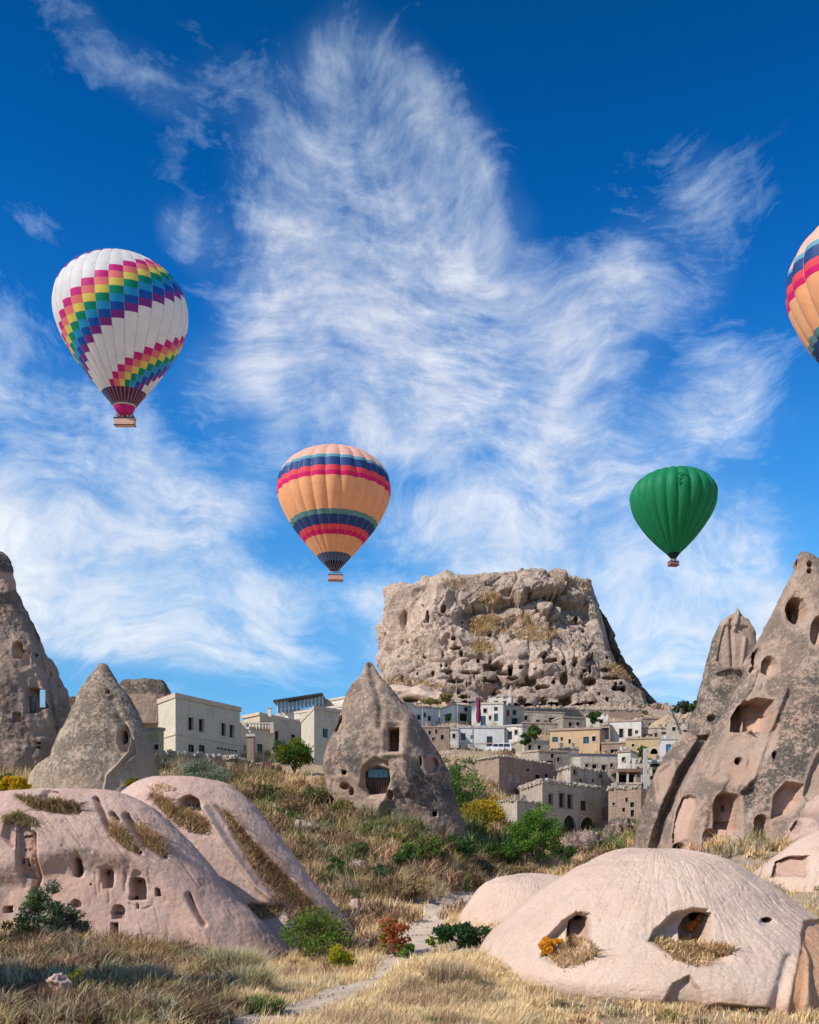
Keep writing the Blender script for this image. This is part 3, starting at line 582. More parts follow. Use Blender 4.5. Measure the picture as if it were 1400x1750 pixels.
# joinery inside the carved rooms
def framed(parent, name, px, py, wpx, hpx, Y, fm, pm, nx=2, ny=1, t=.07, label=None):
    x0, _, z0 = P(px-wpx/2, py+hpx/2, Y); x1, _, z1 = P(px+wpx/2, py-hpx/2, Y); b = MB(); W_, H_ = x1-x0, z1-z0
    for i in range(nx+1): b.box((x0+W_*i/nx, Y, (z0+z1)/2), (t, .08, H_+t))
    for j in range(ny+1): b.box(((x0+x1)/2, Y-.002, z0+H_*j/ny), (W_+t, .084, t))
    f = b.build(name, fm, parent, label=label)
    for i in range(nx):
        for j in range(ny): MB().box((x0+W_*(i+.5)/nx, Y+.02, z0+H_*(j+.5)/ny), (W_/nx-t, .02, H_/ny-t)).build('pane', pm, f)
    return f
PANE = flat_mat('pane_sky_blue', (.10, .22, .30), .15, .3, 3, spec=.6)
yc = float(R_CENT.V[(np.abs(R_CENT.px-645) < 3) & (np.abs(R_CENT.py-1345) < 14) & R_CENT.front, 1].min())
framed(R_CENT.T, 'window', 647, 1322, 34, 15, yc+1.2, TEAL, PANE, 4, 1, .08, 'row of four small blue window sashes')
def balcony(parent, px, py, wpx, hpx, Y):
    x0, _, z0 = P(px-wpx/2, py+hpx/2, Y); x1, _, z1 = P(px+wpx/2, py-hpx/2, Y); b = MB()
    b.box(((x0+x1)/2, Y, z1), (x1-x0+.1, .14, .12)); o = b.build('balcony', WOOD, parent, label='dark timber balcony front'); MB().box(((x0+x1)/2, Y, z0), (x1-x0-.3, .14, .12)).build('lower_rail', WOOD, o)
    n = 8; bd = None
    for i in range(n+1):
        x = x0+(x1-x0)*i/n; xb = x0+.35+(x1-x0-.7)*i/n; m = MB(); m.tube([(xb, Y, z0), (x, Y, z1)], .05 if i % 3 else .08, 4); m.build('baluster', WOOD, o)
    for i in range(n):
        x = x0+(x1-x0)*(i+.5)/n; m = MB().box((x*.95+.05*(x0+x1)/2, Y+.12, (z0+z1)/2), ((x1-x0)/n*.8, .03, (z1-z0)*.9)); m.build('board', flat_mat('worn_board', (.26, .17, .14), .9, .4, 5) if i == 0 else MATS['worn_board'], o)
balcony(R_CENT.T, 645, 1343, 40, 26, yc+.9)
yt = float(np.median(R_TOW.V[(np.abs(R_TOW.px-38) < 4) & (np.abs(R_TOW.py-1196) < 10) & R_TOW.front, 1]))
framed(R_TOW.T, 'window', 53, 1204, 14, 26, yt+.9, WOOD, flat_mat('grey_blue_panel', (.09, .13, .18), .5, .2), 2, 1, .06)
part_box(R_TOW.T, 'shutter', 73, 1194, 9, 30, yt+.35, flat_mat('light_blue_paint', (.22, .45, .62), .6, .2), .08, 'light blue open shutter')
# ---- smooth domes
def d_dome(cxp, topz, Yc, amp=.05, seed=0, fl=.05, nfl=26, mx=.35):
    def f(V, px, py, N):
        c = np.array([(cxp-700)/F*Yc, Yc]); d = V[:, :2]-c; an = np.arctan2(d[:, 0], -d[:, 1]); r = np.hypot(d[:, 0], d[:, 1])
        q = np.stack([an*nfl, r*.35, V[:, 2]*.35], 1)+fbm(V, .8, 2, .5, seed)[:, None]*.5
        n1 = vnoise(q, seed); n2 = vnoise(q*np.array([2.1, 1.6, 1.6]), seed+1)
        rid = -np.clip(1-np.abs(n1)*5, 0, 1)*.7-np.clip(1-np.abs(n2)*4, 0, 1)*.45
        k = smooth(r, .3, 1.5)*(1-smooth(-V[:, 2], 1.6, 3.2)*.75)
        big = fbm(V, .16, 3, .5, seed+7)*mx; mid = fbm(V, .7, 3, .5, seed+8)*amp; fine = fbm(V, 6, 3, .65, seed+9)*.018
        pock = -np.clip(.35-cellular(V, 5.0, seed+4)[0], 0, 1)*.09
        return rid*fl*k+big+mid+fine+pock
    return f
R_DOME = rock('rock_dome', 'big pale rock dome with two grassy cave windows, filling the lower right', 'rock dome',
  [(1450,1110,1150),(1451,1080,1175),(1455,1058,1196),(1461,1038,1218),(1470,1016,1242),(1483,988,1268),(1500,959,1298),(1520,928,1330),(1545,897,1362),(1570,870,1396),(1595,843,1436),(1620,824,1470),(1645,806,1500),(1665,812,1520),(1690,846,1540),(1720,870,1550),(1760,890,1560),(1800,900,1570)],
  34, M_DOMEP, dr=1.0, res=1.5, disp=d_dome(1125, 0, 34, .10, 111, .030, 24, .26), soften=6,
  attr=lambda V, px, py, col: np.stack([.28+.25*smooth(fbm(V, .35, 4, .6, 72), .0, .35), smooth(py, 1690, 1722)*smooth(px, 1150, 1220)*.4+smooth(px, 1375, 1385)*.35*smooth(py, 1620, 1640), np.zeros(len(V))], 1), feats=[
   hollow([(920,1640),(935,1600),(960,1572),(985,1556),(1010,1560),(1016,1590),(1015,1625),(1000,1640),(960,1655)], .75, 16),
   cave([(974,1632),(972,1600),(976,1575),(990,1564),(1008,1570),(1012,1600),(1010,1632)], .8, 2.5, label='arched cave window with orange shrub', wob=.6),
   cave([(990,1572),(1003,1568),(1004,1575),(992,1577)], .8, 1.2, name='dark_gap', mat=DARK, wob=.3), cave([(973,1625),(975,1585),(981,1577),(981,1625)], .9, 1.3, name='dark_gap', label='narrow dark cleft', wob=.4),
   hollow([(1108,1610),(1118,1590),(1150,1560),(1185,1550),(1212,1553),(1220,1580),(1222,1620),(1255,1630),(1245,1650),(1195,1655),(1150,1635)], .8, 14),
   cave([(1171,1612),(1169,1590),(1178,1572),(1195,1560),(1216,1560),(1221,1580),(1218,1618),(1190,1625)], 1.2, 2.2, label='cave window with an orange shrub inside', wob=.6),
   cave([(1200,1566),(1218,1562),(1221,1582),(1210,1585)], .8, 1.5, name='dark_gap', mat=DARK), cave(ell(1313,1573,9,5,10), 1.2, 1.4, label='small dark slot', mat=DARK, wob=.5), hollow(ell(1313,1576,16,10), .15, 6),
   hollow([(1368,1600),(1374,1574),(1400,1570),(1480,1560),(1500,1640),(1480,1740),(1385,1745),(1382,1640)], .35, 12, warm=.9), hollow([(1345,1740),(1362,1650),(1372,1600),(1384,1640),(1372,1740)], .10, 6, warm=1.2), groove([(1350,1640),(1335,1690),(1325,1735)], 10, .2),
   hollow([(1130,1720),(1150,1680),(1180,1665),(1200,1690),(1210,1740)], .35, 10, dark=.25), hollow([(1180,1725),(1230,1715),(1320,1722),(1330,1760),(1180,1760)], .3, 8, warm=.6), hollow([(975,1760),(985,1725),(1040,1735),(1060,1760)], .2, 10)])
R_DOME2 = rock('rock_dome', 'small pale ribbed dome beside the footpath, behind the big dome', 'rock dome',
  [(1492,890,915),(1494,870,940),(1498,850,965),(1507,828,990),(1522,812,1012),(1545,796,1036),(1570,784,1056),(1590,776,1070),(1620,770,1085),(1650,770,1090)], 52, M_DOMEP, dr=1.0, res=1.7, disp=d_dome(900, 0, 52, .08, 131, .038, 22, .2), soften=5,
  attr=lambda V, px, py, col: np.stack([np.full(len(V), .3), np.zeros(len(V)), np.zeros(len(V))], 1))
R_DOME3 = rock('rock_dome', 'pale dome with a square recess at the right edge, below the boulders', 'rock dome',
  [(1415,1420,1460),(1422,1400,1480),(1440,1366,1500),(1456,1343,1520),(1476,1318,1535),(1495,1292,1550),(1520,1275,1560),(1550,1270,1570)], 50, M_DOMEP, dr=1.0, res=1.8, disp=d_dome(1440, 0, 50, .08, 151, .04, 20, .2), soften=4,
  attr=lambda V, px, py, col: np.stack([np.full(len(V), .3), np.zeros(len(V)), np.zeros(len(V))], 1), feats=[cave([(1318,1500),(1325,1472),(1350,1462),(1385,1462),(1387,1500)], .9, 3, label='square recess', warm=.1)])
def d_soft(amp=.3, seed=0, s=.12):
    def f(V, px, py, N):
        rip = fbm(V*np.array([1, 1, .5]), 2.2, 3, .5, seed+4)*.03
        return fbm(V, s, 3, .5, seed)*amp+fbm(V, .6, 3, .5, seed+2)*.08+rip+fbm(V, 5, 3, .65, seed+6)*.02-np.clip(.33-cellular(V, 3.5, seed)[0], 0, 1)*.07
    return f
def lob_attr(warm_from, warm_to, k=.2):
    def f(V, px, py, col):
        n = fbm(V, .25, 4, .5, 5); return np.stack([.30+.6*smooth(fbm(V, .3, 4, .6, 73), .0, .35), k*smooth(py, warm_from, warm_to)*smooth(n, -.4, .4), np.zeros(len(V))], 1)
    return f
R_LB = rock('rock_ridge', 'smooth pink rock ridge with a grass filled gully, sloping down to the green bush', 'rock ridge',
  [(1329,280,328),(1331,262,350),(1336,245,372),(1345,226,396),(1360,205,418),(1380,196,440),(1400,190,456),(1430,185,483),(1460,180,504),(1500,176,532),(1540,172,566),(1580,170,598),(1620,168,628),(1650,166,648),(1700,160,670)], 55, M_DOME, dr=.62, res=1.6, n=2.1,
  disp=d_soft(.3, 171), attr=lob_attr(1500, 1640, .15), soften=5, feats=[
   hollow([(300,1385),(305,1366),(325,1358),(342,1365),(348,1395)], .5, 6), cave(arch(323,1372,34,26), .5, 2, label='shallow arched niche with three small holes', wob=.5),
   *[cave(ell(314+7*k,1374,2.2,2.2), .8, 1, name='niche_hole', mat=DARK, wob=0) for k in range(3)],
   hollow([(362,1372),(392,1388),(432,1432),(490,1492),(548,1552),(600,1612),(560,1625),(515,1595),(468,1540),(430,1484),(395,1425)], .9, 18, dark=.15),
   groove([(350,1380),(385,1440),(440,1515),(466,1535)], 6, -.35), groove([(262,1362),(300,1390),(345,1418)], 8, .35, dark=.4),
   groove([(395,1562),(430,1552),(475,1556)], 7, .55, dark=.5), hollow([(380,1600),(420,1570),(500,1565),(520,1610),(480,1650),(400,1650)], -.5, 16),
   groove([(560,1560),(600,1605),(625,1640)], 6, .2), groove([(322,1530),(332,1555),(348,1580)], 5, .6)])
_r = random.Random(31)
def rills(n, x0, x1, y0, y1, ln, slope, d=.10):
    out = []
    for _ in range(n):
        x, y = _r.uniform(x0, x1), _r.uniform(y0, y1); L_ = ln*_r.uniform(.5, 1.4); pts = [(x, y)]
        for k in range(4): x += slope*L_/4+_r.uniform(-2, 2); y += L_/4; pts.append((x, y))
        out.append(groove(pts, _r.uniform(1.3, 2.6), d*_r.uniform(.4, 1.2), dark=_r.uniform(0, .25)))
    return out
R_LA = rock('rock_ridge', 'broad pink rock ridge full of small carved openings, at the lower left', 'rock ridge',
  [(1347,60,150),(1349,40,178),(1352,12,198),(1358,-20,216),(1368,-60,236),(1382,-110,262),(1400,-150,285),(1430,-180,312),(1460,-200,336),(1500,-220,366),(1540,-230,398),(1580,-240,446),(1620,-250,482),(1660,-250,510),(1720,-250,525)], 48, M_DOME, dr=.42, res=1.6, n=2.2,
  disp=d_soft(.3, 191), attr=lob_attr(1450, 1520, .25), soften=5, feats=[
   hollow([(-40,1660),(-40,1490),(20,1478),(60,1462),(130,1450),(225,1462),(275,1500),(330,1560),(380,1640),(300,1700),(0,1700)], .65, 44),
   hollow([(60,1362),(78,1348),(98,1350),(110,1364),(90,1378)], .4, 6), groove([(30,1362),(60,1380),(92,1386),(132,1386)], 5, .3, dark=.5),
   groove([(163,1366),(172,1385),(180,1405),(192,1425),(212,1442),(237,1457)], 4, .5, dark=.3), groove([(192,1392),(200,1402)], 4, .4, dark=.5), groove([(215,1395),(228,1415),(248,1438),(280,1463)], 5, .55, dark=.3),
   hollow([(210,1400),(300,1480),(380,1590),(300,1480)], .2, 12), hollow([(115,1500),(118,1462),(130,1452),(138,1470),(134,1502)], .12, 4), cave([(116,1497),(120,1468),(126,1464),(131,1470),(130,1496),(124,1501)], 1.8, 1.4, label='tall dark slot window', mat=DARK, wob=.4),
   hollow(ell(176,1500,14,22), .15, 6), cave(arch(175,1502,17,34), .5, 1.6, label='shallow carved niche', wob=.4), cave(ell(168,1492,3,3), .6, 1, name='niche_hole', mat=DARK, wob=0), cave(ell(177,1497,2,4), .4, 1, name='niche_hole', wob=0),
   hollow(ell(230,1512,18,26), .12, 6), cave(arch(228,1520,28,40,.25), .75, 1.6, label='square room with two pigeon holes', wob=.5), cave(ell(220,1507,3,3), .6, 1, name='niche_hole', mat=DARK, wob=0), cave(ell(233,1506,4,4), .6, 1, name='niche_hole', mat=DARK, wob=0), cave(rect(215,1536,6,6), .8, 1, name='niche_hole', mat=DARK, wob=.2), cave(rect(227,1550,4,9), .6, 1, name='niche_hole', mat=DARK, wob=.2),
   cave(arch(265,1525,11,15), 1.2, 1.3, name='window_opening', label='small arched window', mat=DARK, wob=.3), cave(arch(194,1560,22,26), .35, 1.6, label='arched niche above the little door', wob=.4), *[cave(ell(183+5*k,1562,1.6,3), .5, 1, name='niche_hole', mat=DARK, wob=0) for k in range(4)],
   cave(rect(187,1590,12,22), 1.6, 1.3, name='door_opening', label='little black doorway', mat=DARK, wob=.3), cave(arch(120,1546,18,16), .3, 1.6, wob=.4), *[cave(rect(109+4*k,1547,2.5,3), .4, 1, name='niche_hole', mat=DARK, wob=0) for k in range(3)],
   cave(rect(3,1556,14,12), 1.2, 1.3, name='window_opening', mat=DARK, wob=.5), cave(arch(47,1540,14,40), .4, 2.2, wob=.5), cave(ell(146,1512,2,2), .5, 1, name='niche_hole', mat=DARK, wob=0), 
   cave([(27,1500),(27,1408),(52,1408),(53,1450),(51,1504)], .35, 1.6, name='dovecote_face', label='pale cut stone dovecote face with rows of holes', mat=M_CAVE, wob=.4),
   *[cave(rect(38+4*k,1430,2.6,4.5), .5, 1, name='niche_hole', mat=DARK, wob=0) for k in range(4)], *[cave(arch(38+8*k,1453,3,6), .5, 1, name='niche_hole', mat=DARK, wob=0) for k in range(2)], cave(rect(33,1472,5,8), .5, 1, name='niche_hole', mat=DARK, wob=.2), cave(rect(41,1474,5,12), .5, 1, name='niche_hole', mat=DARK, wob=.2),
   groove([(56,1425),(56,1500),(48,1520)], 4, .5), hollow([(0,1430),(8,1400),(26,1402),(26,1452),(18,1450)], .3, 4), groove([(322,1530),(332,1555),(348,1580)], 4, .45), groove([(212,1545),(235,1556),(250,1550)], 1.5, .08), *rills(22, 60, 300, 1380, 1450, 50, .75, .05), *rills(18, -20, 400, 1530, 1620, 40, .25, .045), *rills(10, 20, 260, 1470, 1520, 30, .0, .06)])
# ---- the fortress rock
def d_cast(V, px, py, N):
    low = smooth(py, 1095, 1140); top = 1-smooth(py, 985, 1015); left = 1-smooth(px, 765, 810); right = smooth(px, 1005, 1030)
    Wp = V+np.stack([fbm(V, .045, 3, .5, 9), fbm(V, .045, 3, .5, 19), fbm(V, .045, 3, .5, 29)], 1)*7
    q = Wp*np.array([1, 1, .16]); fl = (fbm(q, .11, 4, .55, 7, True)*5.0+np.clip(fbm(q, .055, 2, .5, 37), -1, 1)*7.5)*left*(1-low*.6)
    d1, d2, rid, off = cellular(Wp*np.array([1, 1, .85]), .052, 3); blk = (rid-.5)*5.0+off[:, 0]*(rid-.45)*11+off[:, 2]*((rid*7.3 % 1)-.75)*13-smooth(-(d2-d1), -.12, 0)*1.2
    e1, e2, r2, o2 = cellular(Wp, .125, 8); mid = (r2-.5)*2.6+o2[:, 0]*(r2-.5)*6+o2[:, 2]*((r2*9.1 % 1)-.7)*6-smooth(-(e2-e1), -.10, 0)*.7
    b1, b2, r4, o4 = cellular(V*np.array([1, 1, 1.5]), .075, 15); hut = (np.sqrt(np.clip(1.05-b1*b1*1.6, 0, 2))-.6)*5.2-smooth(-(b2-b1), -.12, 0)*1.5
    g1, g2, r3, o3 = cellular(Wp, .33, 12); sm = (r3-.5)*.9+o3[:, 2]*(r3-.6)*1.6-smooth(-(g2-g1), -.1, 0)*.25
    mk = smooth(fbm(V, .035, 2, .5, 55), -.35, .3)
    rough = fbm(Wp*np.array([1, 1, .6]), .30, 5, .66, 4, True)*.95
    return ((blk*(1-.75*low)*(1-.75*left)+mid*(.35+.65*mk)*(1-.5*left)+hut*low+sm*(.4+.6*mk)+fl+rough)*(1-.82*right))*np.maximum(smooth(np.abs(N[:, 2]), 1.02, .8), .30)*(1-.55*(1-smooth(px, 790, 825))*(1-smooth(py, 995, 1025)))-.9
cast_caves = [(695,1063,12,22,2.5,12,'hollow'),(731,1053,4,10,3,2,''),(765,1098,10,18,1.5,8,'hollow'),(758,1040,5,8,3,2,''),(778,1107,10,3,3,1.5,''),(843,1141,17,6,4,1.6,'room'),(873,1146,4,9,4,1.2,'door'),
 (930,1122,5,4,3,1.5,''),(963,1133,3,5,3,1.2,''),(985,1128,5,6,1.5,2,''),(1009,1144,3,7,3,1.2,''),(910,1165,8,8,4,2,''),(965,1160,8,11,4,2,''),(1008,1165,12,7,4,2,''),(1051,1176,5,5,4,1.5,''),(1066,1178,5,5,4,1.5,''),
 (931,1200,6,6,4,1.5,''),(967,1198,13,8,4,2,''),(893,1198,8,6,3,2,''),(1018,1204,5,7,3,2,''),(703,1190,14,6,3,2,''),(850,1188,10,7,3,2,''),(1000,1203,6,5,3,2,''),(870,1013,16,8,2,5,'hollow'),(855,1030,10,9,2,4,'hollow'),(903,1015,10,12,2.5,5,'hollow'),(938,1020,14,9,2,5,'hollow'),(1000,1040,10,12,2,6,'hollow'),(1040,1100,6,12,1,5,'hollow'),(740,1150,3,4,3,1.2,'')]
cf = []
_r = random.Random(12)
for _k in range(80):
    _x, _y = _r.uniform(672, 1080), _r.uniform(1085, 1206)
    if _k % 4 == 0: _y = _r.uniform(1010, 1090); _x = _r.uniform(680, 1000)
    _w = _r.uniform(1.6, 4.2); cast_caves.append((_x, _y, _w, _w*_r.uniform(.6, 1.5), 3, 1.3, ''))
for _k in range(14): _x, _y = _r.uniform(690, 1060), _r.uniform(1120, 1204); cast_caves.append((_x, _y, _r.uniform(9, 18), _r.uniform(2.5, 5), 3, 3, 'hollow'))
for (x, y, rx, ry, dp, e, k) in cast_caves:
    pts = rect(x, y, rx*2, ry*2) if k in ('room', 'door') else ell(x, y, rx, ry)
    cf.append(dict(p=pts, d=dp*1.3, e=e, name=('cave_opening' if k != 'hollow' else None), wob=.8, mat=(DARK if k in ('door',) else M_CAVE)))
cf.append(hollow([(1007,985),(1012,1004),(1022,1040),(1038,1100),(1056,1142),(1078,1165),(1100,1182),(1110,1215),(1250,1230),(1250,950),(1050,950)], 34, 42, wob=2.0, dark=.0))
R_CAST = rock('fortress_rock', 'massive flat topped rock fortress riddled with caves, towering over the village', 'rock fortress',
  [(984,868,892),(986,838,910),(989,824,936),(994,816,944),(1000,748,952),(1004,716,972),(1007,706,1004),(1011,696,1016),(1018,684,1025),(1034,674,1036),(1050,667,1044),(1072,664,1051),(1090,661,1058),(1125,656,1071),(1153,651,1086),(1190,640,1106),(1212,632,1122),(1240,620,1140)],
  385, M_CAST, dr=.55, dmin=6, res=1.05, n=2.5, disp=d_cast, soften=1, cave_mat=M_CAST, shift=([975, 1000, 1100, 1160, 1240], [2, 2, -3, -9, -16]), feats=cf,
  attr=lambda V, px, py, col: np.stack([np.clip(.55+.7*fbm(V, .03, 3, .5, 66)+.35*smooth(px, 960, 1040), .1, 1)*(1-.85*(1-smooth(px, 775, 800))*(1-smooth(py, 1120, 1150))), .25*smooth(fbm(V, .06, 3, .5, 61), .25, .6), .25*smooth(fbm(V, .07, 3, .5, 67), .15, .45)], 1))
SURRD = flat_mat('worn_surround', (.30, .24, .19), .9, .2, 4)
# ------------------------------------------------------------------ the village
def wall_face(P0, P1, z0, z1, holes, reveal=.3, inward=None):
    """vertical wall from P0 to P1 with real openings; holes are (u0, u1, v0, v1, arched) in metres. Returns V, faces, uv"""
    L = math.hypot(P1[0]-P0[0], P1[1]-P0[1]); d = ((P1[0]-P0[0])/L, (P1[1]-P0[1])/L); nrm = inward
    V = []; Fc = []; UV = []
    def pt(u, z, k=0.0): V.append((P0[0]+d[0]*u+nrm[0]*k, P0[1]+d[1]*u+nrm[1]*k, z)); return len(V)-1
    def quad(c, uvs=None):
        ids = [pt(*q) for q in c]; Fc.append(tuple(ids)); UV.extend([(q[0]+(q[2] if len(q) > 2 else 0), q[1]) for q in c])
    us = sorted({0.0, L} | {h[0] for h in holes} | {h[1] for h in holes}); vs = sorted({z0, z1} | {h[2] for h in holes} | {h[3] for h in holes})
    for i in range(len(us)-1):
        for j in range(len(vs)-1):
            cu, cv = (us[i]+us[i+1])/2, (vs[j]+vs[j+1])/2
            if any(h[0] < cu < h[1] and h[2] < cv < h[3] for h in holes): continue
            quad([(us[i], vs[j]), (us[i+1], vs[j]), (us[i+1], vs[j+1]), (us[i], vs[j+1])])
    for (a, b, c, e, ar) in holes:
        ring = [(a, c), (b, c)]
        if ar:
            r = (b-a)/2; hh = min(r*1.15, (e-c)*.75); ys = e-hh; arc = [(a+r-r*math.cos(t), ys+hh*math.sin(t)) for t in (math.pi*k/10 for k in range(11))]
            ring += arc[::-1]
            for k in range(10):
                u1, v1 = arc[k]; u2, v2 = arc[k+1]
                if k < 5: quad([(u1, v1), (u2, v2), (u2, e), (u1, e)])
                else: quad([(u1, v1), (u2, v2), (u2, e), (u1, e)])
        else: ring += [(b, e), (a, e)]
        for k in range(len(ring)):
            p, q = ring[k], ring[(k+1) % len(ring)]
            quad([(p[0], p[1], 0), (q[0], q[1], 0), (q[0], q[1], reveal), (p[0], p[1], reveal)])
    return V, Fc, UV
def stones_along(pts, n, s, name, parent, mat, hv=.5, seed=0, lab=None):
    """loose stones heaped along a wall top or slope: uncountable at this size"""
    r = random.Random(seed); b = MB()
    for _ in range(n):
        k = r.randrange(len(pts)-1); t = r.random(); p = Vector(pts[k]).lerp(Vector(pts[k+1]), t)
        q = s*r.uniform(.5, 1.4); b.box((p.x+r.uniform(-.2, .2), p.y+r.uniform(-.1, .3), p.z+r.uniform(0, hv)), (q*1.4, q, q*.8), r.uniform(0, 3), q*.18)
    o = b.build(name, mat, parent); o['kind'] = 'stuff'
    return o
def house(label, corner, Y, top, bot, right, left=None, depth=7.0, wall=None, wr=(), wl=(), roof='slab', rmat=None, name='stone_house', cat='house', course=None, seed=0, group=None, beams=None, backh=None, ov=.12, rh=.28, sink=5.0):
    """corner = column of the near vertical edge; right/left = (column, row of the roof edge there)"""
    x1, _, zt = P(corner, top, Y); zb = P(corner, bot, Y)[2]; zb0 = zb-sink
    def far(c):
        Y2 = zt*F/(H-c[1]); return ((c[0]-700)/F*Y2, Y2)
    p1 = (x1, Y); p2 = far(right); L = math.hypot(p2[0]-x1, p2[1]-Y); d = ((p2[0]-x1)/L, (p2[1]-Y)/L)
    if left: p0 = far(left)
    else: p0 = (x1-d[1]*depth+d[0]*.3, Y+d[0]*depth+d[1]*.3)
    if p0[1] < Y: p0 = (p0[0], Y+.5)
    p3 = (p0[0]+p2[0]-x1, p0[1]+p2[1]-Y); cx = (p0[0]+p2[0])/2; cy = (p0[1]+p2[1])/2
    T = thing(name, (x1, Y, zb), label, cat, group); wr = list(wr); rnd = random.Random(seed*13+7)
    if Y > 140 and cat == 'house' and (right[0]-corner) > 24 and 'guest' not in name:
        # the small plain openings that pepper the village fronts
        for _ in range(12):
            w_, h_ = rnd.uniform(3.5, 6.5), rnd.uniform(5, 9); a = rnd.uniform(corner+6, right[0]-6); b_ = rnd.uniform(top+7, top+7+(bot-top)*.45)
            if len(wr) < 5 and all(abs(a-q[0]) > (w_+q[2])/2+3.5 or abs(b_-q[1]) > (h_+q[3])/2+3.5 for q in wr): wr.append((a, b_, w_, h_, rnd.choice(['dark', 'dark', 'brown', 'dark'])))
    def face(A, B, wins):
        ln = math.hypot(B[0]-A[0], B[1]-A[1]); dd = ((B[0]-A[0])/ln, (B[1]-A[1])/ln); nr = (-dd[1], dd[0])
        if nr[0]*(cx-A[0])+nr[1]*(cy-A[1]) < 0: nr = (-nr[0], -nr[1])
        hs = []
        for q in wins:
            px, py, w_, h_ = q[:4]; kind = q[4] if len(q) > 4 else 'dark'
            def hit(p):
                k = (p-700)/F; t = (k*A[1]-A[0])/(dd[0]-k*dd[1]); return t, A[1]+dd[1]*t
            ua, _ = hit(px-w_/2); ub, _ = hit(px+w_/2); _, ym = hit(px); va, vb = (H-(py+h_/2))/F*ym, (H-(py-h_/2))/F*ym
            ua, ub = max(min(ua, ub), .06), min(max(ua, ub), ln-.06)
            if ub-ua < .1: continue
            hs.append((ua, ub, max(va, zb0+.1), min(vb, zt-.08), kind.startswith('arch'), kind))
        return ln, dd, nr, hs
    VV = []; FF = []; UU = []
    for (A, B, wins) in ((p1, p2, wr), (p0, p1, wl)):
        ln, dd, nr, hs = face(A, B, wins); V, Fc, UV = wall_face(A, B, zb0, zt, [h[:5] for h in hs], .32, nr)
        b = len(VV); VV += V; FF += [tuple(i+b for i in f) for f in Fc]; UU += UV
        for (ua, ub, va, vb, ar, kind) in hs:
            def q(u, k, z): return (A[0]+dd[0]*u+nr[0]*k, A[1]+dd[1]*u+nr[1]*k, z)
            def bar(m, u0, u1, z0, z1, k0, k1):
                m.add([q(u0, k0, z0), q(u1, k0, z0), q(u1, k1, z0), q(u0, k1, z0), q(u0, k0, z1), q(u1, k0, z1), q(u1, k1, z1), q(u0, k1, z1)], [(0,3,2,1),(4,5,6,7),(0,1,5,4),(1,2,6,5),(2,3,7,6),(3,0,4,7)])
            fw = max(.07, .07*(ub-ua)); m = MB()
            if kind in ('arch', 'archdark'):
                r_ = (ub-ua)/2; n_ = 9; hh = min(r_*1.15, (vb-va)*.75); ys = vb-hh; prev = None; V2 = []; F2 = []
                for k in range(n_+1):
                    t = math.pi*k/n_
                    for rr in (1.0, 1.0+.28/r_): V2.append(q(ua+r_-r_*rr*math.cos(t), -.05, min(ys+hh*rr*math.sin(t), zt-.02)))
                for k in range(n_): F2.append((2*k, 2*k+1, 2*k+3, 2*k+2))
                m.add(V2, F2); nm = 'arch_ring'; mt = SURR
            elif kind in ('blue', 'white', 'framed', 'brown', 'blocked', 'red'):
                for (a, b_, c, e) in ((ua, ua+fw, va, vb), (ub-fw, ub, va, vb), (ua+fw, ub-fw, va, va+fw), (ua+fw, ub-fw, vb-fw, vb)): bar(m, a, b_, c, e, .10, .20)
                bar(m, (ua+ub)/2-fw*.4, (ua+ub)/2+fw*.4, va+fw, vb-fw, .11, .19); nm = 'window'; mt = {'blue': TEAL, 'white': FRAMEW, 'framed': WOOD, 'brown': WOOD, 'blocked': SURR, 'red': flat_mat('red_paint', (.25, .03, .05), .6) if 'red_paint' not in MATS else MATS['red_paint']}[kind]
            else:
                s_ = .10+.04*(ub-ua)
                for (a, b_, c, e) in ((ua-s_, ua, va, vb), (ub, ub+s_, va, vb), (ua-s_*1.5, ub+s_*1.5, va-s_*1.2, va), (ua-s_*1.4, ub+s_*1.4, vb, vb+s_*1.5)): bar(m, a, b_, c, min(e, zt-.01), -.05, .012)
                nm = 'window'; mt = SURRD if wall in (W_PINK, W_STONE, W_GREYW, W_ARC) else SURR
            fo = m.build(nm, mt, T)
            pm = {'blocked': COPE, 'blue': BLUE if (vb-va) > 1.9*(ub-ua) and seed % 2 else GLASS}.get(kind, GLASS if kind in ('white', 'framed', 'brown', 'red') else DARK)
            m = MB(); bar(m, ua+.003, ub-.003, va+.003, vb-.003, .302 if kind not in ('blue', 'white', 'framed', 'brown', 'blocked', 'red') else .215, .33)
            if nm == 'window' or kind != 'arch': m.build('pane' if pm is GLASS or pm is BLUE else 'opening_fill', pm, fo)  # black fill panels imitate the shade of the rooms behind
    b = len(VV); VV += [(*p2, zb0), (*p3, zb0), (*p3, zt), (*p2, zt), (*p3, zb0), (*p0, zb0), (*p0, zt), (*p3, zt), (*p0, zt-.05), (*p1, zt-.05), (*p2, zt-.05), (*p3, zt-.05)]
    FF += [(b, b+1, b+2, b+3), (b+4, b+5, b+6, b+7), (b+8, b+9, b+10, b+11)]; UU += [(0, 0), (depth, 0), (depth, 5), (0, 5)]*3
    obj('wall', VV, FF, wall, T, uv=UU)
    def ring(z, o_): 
        out = []
        for (x, y) in (p0, p1, p2, p3):
            vx, vy = x-cx, y-cy; l = math.hypot(vx, vy); out.append((x+vx/l*o_, y+vy/l*o_, z))
        return out
    rm = rmat or ROOF
